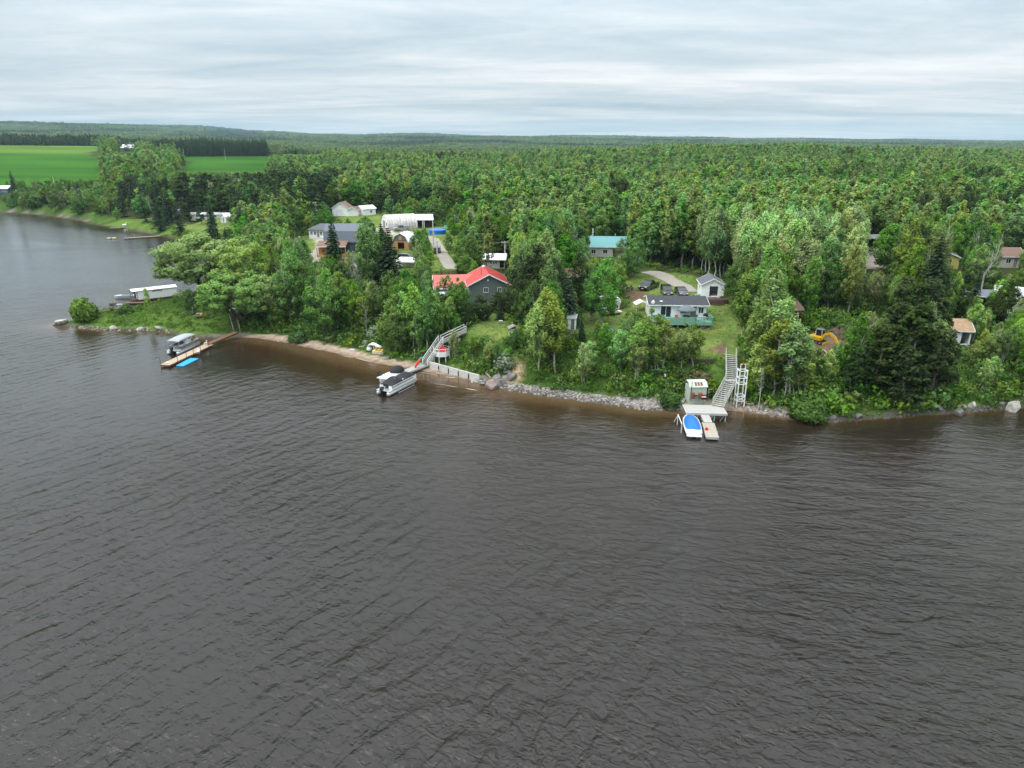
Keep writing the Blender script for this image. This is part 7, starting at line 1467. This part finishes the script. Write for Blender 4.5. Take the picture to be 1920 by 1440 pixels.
    c = lambda r_, z: [(r_*math.cos(2*math.pi*k/n), r_*math.sin(2*math.pi*k/n)*.8, z) for k in range(n)]
    MB().loft([c(2.75, -.2), c(2.75, 1.3)]).build('wall', 'tarp_blue', o); MB().loft([c(2.95, .95), c(2.9, 1.36), c(1.5, 1.6), c(.3, 1.95)]).build('tarp', 'tarp_blue', o)
    p = G(838, 432); o = thing('trampoline', 'pale teal netted trampoline beside the covered pool', 'trampoline', (p[0], p[1]+2, p[2]), 0); ring8 = [(1.1*math.cos(math.pi*k/4), 1.1*math.sin(math.pi*k/4)) for k in range(8)]
    MB().slab(ring8, .7, .78).build('mat', 'tarp_teal', o)
    for k, (x, y) in enumerate(ring8): MB().bar((x, y, -.1), (x, y, 2.2), .05).build('pole', 'tarp_teal', o); x2, y2 = ring8[(k+1) % 8]; MB().bar((x, y, 2.15), (x2, y2, 2.15), .04).build('rim', 'tarp_teal', o)
    MB().loft([[(x*.98, y*.98, .8) for x, y in ring8], [(x*.98, y*.98, 1.5) for x, y in ring8]], cap=False).build('net', 'tarp_teal', o)
    p = G(692, 470); o = thing('inflatable_pool', 'small blue and white inflatable pool behind the narrow spruce', 'pool', (p[0], p[1]+1, p[2]), 0); MB().tube([(1.3*math.cos(math.pi*k/8), 1.3*math.sin(math.pi*k/8), .35) for k in range(17)], .35, 8).build('wall', 'gelcoat', o, True); MB().slab([(1.2*math.cos(math.pi*k/8), 1.2*math.sin(math.pi*k/8)) for k in range(16)], .1, .5).build('liner', 'blue_mat', o)
    # plank stacks, fence, deck on the wooded side
    for a, b, w_, rz_, lb in ((560, 462, 2.6, 0, 'low stack of grey boards on the grass near the timber porch'), (655, 424, 4.0, -12, 'long grey boards laid on the grass below the white garages'), (680, 428, 3.6, -8, 'second row of grey boards on the grass below the white garages')):
        p = G(a, b); o = thing('board_stack', lb, 'boards', p, R(rz_))
        for k in range(5): MB().box(-w_/2+rs.uniform(0, .2), w_/2-rs.uniform(0, .3), -.6+k*.25, -.38+k*.25, .0, .16+.04*(k % 2)).build('board', 'grey_wood', o)
    p = G(1853, 668); o = thing('wood_deck', 'brown timber deck with rail among the bushes', 'deck', (p[0], p[1]+.8, p[2]+.7), R(-8)); me = MB().box(0, .27, -1.1, 1.1, -.06, 0).me('plank')
    for k in range(12): link('plank', me, 'timber' if k % 4 == 0 else 'shingle_tan', o, (-1.7+k*.285, 0, 0))
    for x in (-1.6, 0, 1.6): MB().box(x-.06, x+.06, -1.05, -.93, -1.4, -.06).build('post', 'weathered', o)
    MB().bar((1.75, -1.0, .9), (1.75, 1.0, .9), .08).build('rail', 'white_paint', o)
    for y in (-1, 0, 1): MB().bar((1.75, y, 0), (1.75, y, .9), .07).build('rail_post', 'white_paint', o)
vehicles()

# ------------------------------------------------------------------ poles and wires
def pole(px, by, ty, label, arm=True, rz=0.0):
    p = G(px, by); h = ztop(p, ty); o = thing('utility_pole', label, 'pole', p, rz); MB().tube([(0, 0, -.6), (0, 0, h)], [.2, .15], 8).build('post', 'pole_wood', o)
    if arm:
        MB().bar((-.9, -.12, h-.35), (.9, -.12, h-.35), .1, .12).build('crossarm', 'pole_wood', o)
        for x in (-.8, 0.35, .8): MB().tube([(x, -.12, h-.3), (x, -.12, h-.12)], .05, 6).build('insulator', 'white_paint', o)
        MB().tube([(.22, .15, h-1.9), (.22, .15, h-1.1)], .2, 10).build('transformer', 'galvanised', o)
    return p+np.array([0, 0, h-.15])
def poles():
    t1 = pole(947, 500, 452, 'utility pole with crossarm beside the pale bungalow'); t2 = pole(813, 462, 425, 'leaning utility pole beside the covered pool', False); t3 = pole(820, 478, 452, 'short utility pole beside the dark car', False); t4 = pole(1107, 478, 441, 'thin utility pole beside the teal roof', False)
    f1 = pole(346, 300, 279, 'distant utility pole at the field edge near the conifer plantation', False); f2 = pole(423, 300, 279, 'distant utility pole in the middle of the green field', False); f3 = pole(107, 372, 331, 'utility pole near the far bay road', False)
    def wire(a, b, sag, label):
        pts = [a+(b-a)*u+np.array([0, 0, -sag*4*u*(1-u)]) for u in np.linspace(0, 1, 13)]; m = MB(); m.tube([q-a for q in pts], .03, 5); tag(m.build('power_line', 'wire', None, True, tuple(a)), label, 'wire')
    wire(t1, t4, .7, 'sagging power line between the bungalow pole and the teal roof'); wire(t3, t1, .8, 'sagging power line from the short pole to the bungalow pole'); wire(t2, t3, .3, 'power line linking the two poles by the covered pool'); wire(t1-np.array([0, 0, 1.6]), t4-np.array([0, 0, 2.2]), .6, 'lower cable under the power line near the teal roof')
poles()

# ------------------------------------------------------------------ stones
def boulder_mesh(seed, n=22, m=14):
    rr = np.random.RandomState(seed); v = []; pl = rr.normal(size=(13, 3)); pl /= np.linalg.norm(pl, axis=1)[:, None]; dd = rr.uniform(.5, .88, 13)
    for i in range(m+1):
        t = -math.pi/2+math.pi*i/m
        for k in range(n):
            a = 2*math.pi*k/n; d = np.array([math.cos(t)*math.cos(a), math.cos(t)*math.sin(a), math.sin(t)]); r_ = 1.0
            for q, e in zip(pl, dd):
                c = d @ q
                if c > 1e-3: r_ = min(r_, e/c)
            v.append(d*r_*(1+.015*rr.normal()))
    me = bpy.data.meshes.new('boulder'); me.from_pydata([tuple(q) for q in v], [], [(i*n+k, i*n+(k+1) % n, (i+1)*n+(k+1) % n, (i+1)*n+k) for i in range(m) for k in range(n)]); me.update(); me.polygons.foreach_set('use_smooth', [n < 12]*len(me.polygons)); return me
def stones():
    for k, (a, b, w_, h_, mt, lb) in enumerate([(922,730,1.5,1.15,'rock_pink','largest pinkish boulder tilted into the water at the wall end'),(936,726,1.35,1.0,'rock','big grey boulder wedged behind the pinkish boulder'),(932,714,1.3,.9,'rock','broad grey boulder on top of the boulder pile'),(948,714,.95,.75,'rock','grey boulder on the sandy side of the boulder pile'),(962,712,1.0,1.0,'rock','upright split grey boulder at the sandy slip'),(951,703,.8,.6,'rock','small grey boulder topping the boulder pile'),
         (890,716,.75,.5,'rock_pale','pale boulder at the end of the concrete wall'),(905,722,.6,.45,'rock','grey stone between the wall and the boulder pile'),(110,609,1.9,1.0,'rock_pale','large pale lichen-covered boulder off the grassy tip'),(297,617,1.3,.5,'rock_pale','flat pale slab of rock at the foot of the grassy point'),(212,617,.9,.45,'rock_pale','pale rock on the shore of the grassy point'),(262,620,.8,.45,'rock_pale','pale stone under the meadow of the grassy point'),
         (1903,772,1.5,1.05,'rock_pale','biggest pale boulder on the wooded shore'),(1800,778,1.15,.8,'rock','grey boulder standing in the water off the wooded shore'),(1825,766,.85,.7,'rock_pale','pale boulder behind the grey boulder on the wooded shore'),(1762,772,.9,.6,'rock','low grey boulder near the shore pines'),(1908,757,.6,.5,'rock','small grey boulder behind the biggest pale boulder'),(1880,760,.5,.4,'rock','small stone on the wooded shore strand'),(1805,768,.7,.5,'rock','small boulder touching the grey shore boulder'),
         (823,697,.55,.35,'rock_pale','pale round stone on the sand below the concrete wall'),(1450,782,.6,.4,'rock','grey stone at the waterline beside the round shore bush'),(1560,788,.7,.45,'rock','dark stone beyond the round shore bush'),(1610,784,.8,.5,'rock','dark stone under the shore pines'),(727,674,.5,.5,'rock','grey stone at the back of the beach')]):
        p = G(a, b); p = P(a, b) if p[2] < .05 else p
        o = link('boulder', boulder_mesh(311+k*7), mt, None, (p[0], p[1]+w_*.3, p[2]+h_*.25), (rs.normal(0, .25), rs.normal(0, .25), rs.uniform(0, 6.28))); o.scale = (w_, w_*.8, h_); tag(o, lb, 'boulder')
    # rubble along the shore
    base = [boulder_mesh(500+i, 8, 5) for i in range(4)]
    for i, me in enumerate(base): me.materials.append(MATS[('rock_pale', 'rock', 'rock_pale', 'rock_pink')[i]])
    pts = []; sc_ = []
    def along(px0, px1, n, wmin, wmax, s0, s1, back=0.0):
        S = np.array([P(a, b)[:2] for a, b in SHORE_PX]); X = np.array([a for a, b in SHORE_PX[18:]], float); SS = S[18:]
        for k in range(n):
            a = rs.uniform(px0, px1); x = np.interp(a, X, SS[:, 0]); y = np.interp(a, X, SS[:, 1]); j = np.clip(np.searchsorted(X, a)-1, 0, len(X)-2); t = SS[j+1]-SS[j]; t /= np.linalg.norm(t); nrm = np.array([-t[1], t[0]])
            o_ = rs.uniform(wmin, wmax); q = np.array([x, y])+nrm*o_; s = rs.uniform(s0, s1)*rs.uniform(.6, 1.4); pts.append((q[0], q[1], max(hz(*q), -.15)+s*.15)); sc_.append((s*rs.uniform(.8, 1.4), s, s*rs.uniform(.55, .9)))
    along(955, 1245, 1100, -.5, 2.0, .1, .27); along(1150, 1245, 520, .3, 3.4, .1, .27); along(890, 960, 120, -.3, 1.2, .15, .38); along(812, 895, 110, 1.3, 2.1, .1, .24); along(125, 320, 110, -.3, .7, .1, .3); along(1255, 1290, 90, .2, 2.2, .1, .3); along(1400, 1480, 160, .2, 2.6, .1, .3); along(1370, 1440, 60, .4, 2.0, .08, .2)
    n0 = len(pts); along(1520, 1915, 130, -.5, .5, .12, .36); along(960, 1245, 380, -.8, .25, .1, .26); along(100, 400, 60, -.4, .4, .1, .25); dp, ds = pts[n0:], sc_[n0:]; del pts[n0:], sc_[n0:]
    mat('rock_wet', (0.085, 0.08, 0.072), .6, .25, 2); wet = [boulder_mesh(520+i, 8, 5) for i in range(3)]
    for me in wet: me.materials.append(MATS['rock_wet'])
    scatter('wet_stones', 'scattered dark wet stones at the foot of the wooded bank', np.array(dp), np.array(ds), wet)
    scatter('rubble', 'loose pale and grey stones heaped along the waterline', np.array(pts), np.array(sc_), base)
stones()
def shore_foam():
    """thin broken lines of foam where small waves run up the beach"""
    mat('foam', (0.5, 0.46, 0.40), .7, .15, 8)
    rr = np.random.RandomState(8)
    def line(pix, lb):
        w_ = [P(a, b) for a, b in pix]; s = np.concatenate([[0], np.cumsum([np.linalg.norm(w_[i+1]-w_[i]) for i in range(len(w_)-1)])]); q = np.arange(0, s[-1], .25); w_ = np.array(w_); x = np.interp(q, s, w_[:, 0]); y = np.interp(q, s, w_[:, 1]); y += .12*np.sin(q*1.3+rr.uniform(0, 6))
        wd = .11*np.clip(vnoise(q, q*0, 1.6, 91)*1.9-.45, 0, 1)+.004; v = np.concatenate([np.stack([x, y-wd, np.full(len(q), .03)], 1), np.stack([x, y+wd, np.full(len(q), .03)], 1)]); n = len(q)
        top = v+np.array([0, 0, .02]); f = [(i, i+1, n+i+1, n+i) for i in range(n-1)]; m = MB(); m.add(list(v), f); o = m.build('foam', 'foam'); tag(o, lb, None, kind='stuff')
    line([(778, 711), (795, 712), (820, 720), (848, 725), (872, 728), (895, 733), (902, 738)], 'broken foam line off the concrete wall')
    line([(520, 640), (560, 648), (590, 654), (640, 666), (690, 677), (712, 682)], 'thin foam edge along the sandy beach')
    line([(745, 690), (768, 694), (800, 700), (830, 706), (862, 710)], 'thin foam edge below the concrete wall')
shore_foam()
def haze():
    m = bpy.data.materials.new('haze'); m.use_nodes = True; t = m.node_tree; n = t.nodes; n.clear(); o = n.new('ShaderNodeOutputMaterial'); v = n.new('ShaderNodeVolumePrincipled'); v.inputs['Color'].default_value = (.60, .83, 1, 1); v.inputs['Density'].default_value = HAZE; v.inputs['Anisotropy'].default_value = .2
    t.links.new(v.outputs[0], o.inputs['Volume']); MATS['haze'] = m
    tag(MB().box(-9800, 9800, -1600, 9200, -4, 240).build('haze', 'haze'), 'thin pale summer haze over the lake and woods', None, kind='stuff')
HAZE = 0.000062
haze()
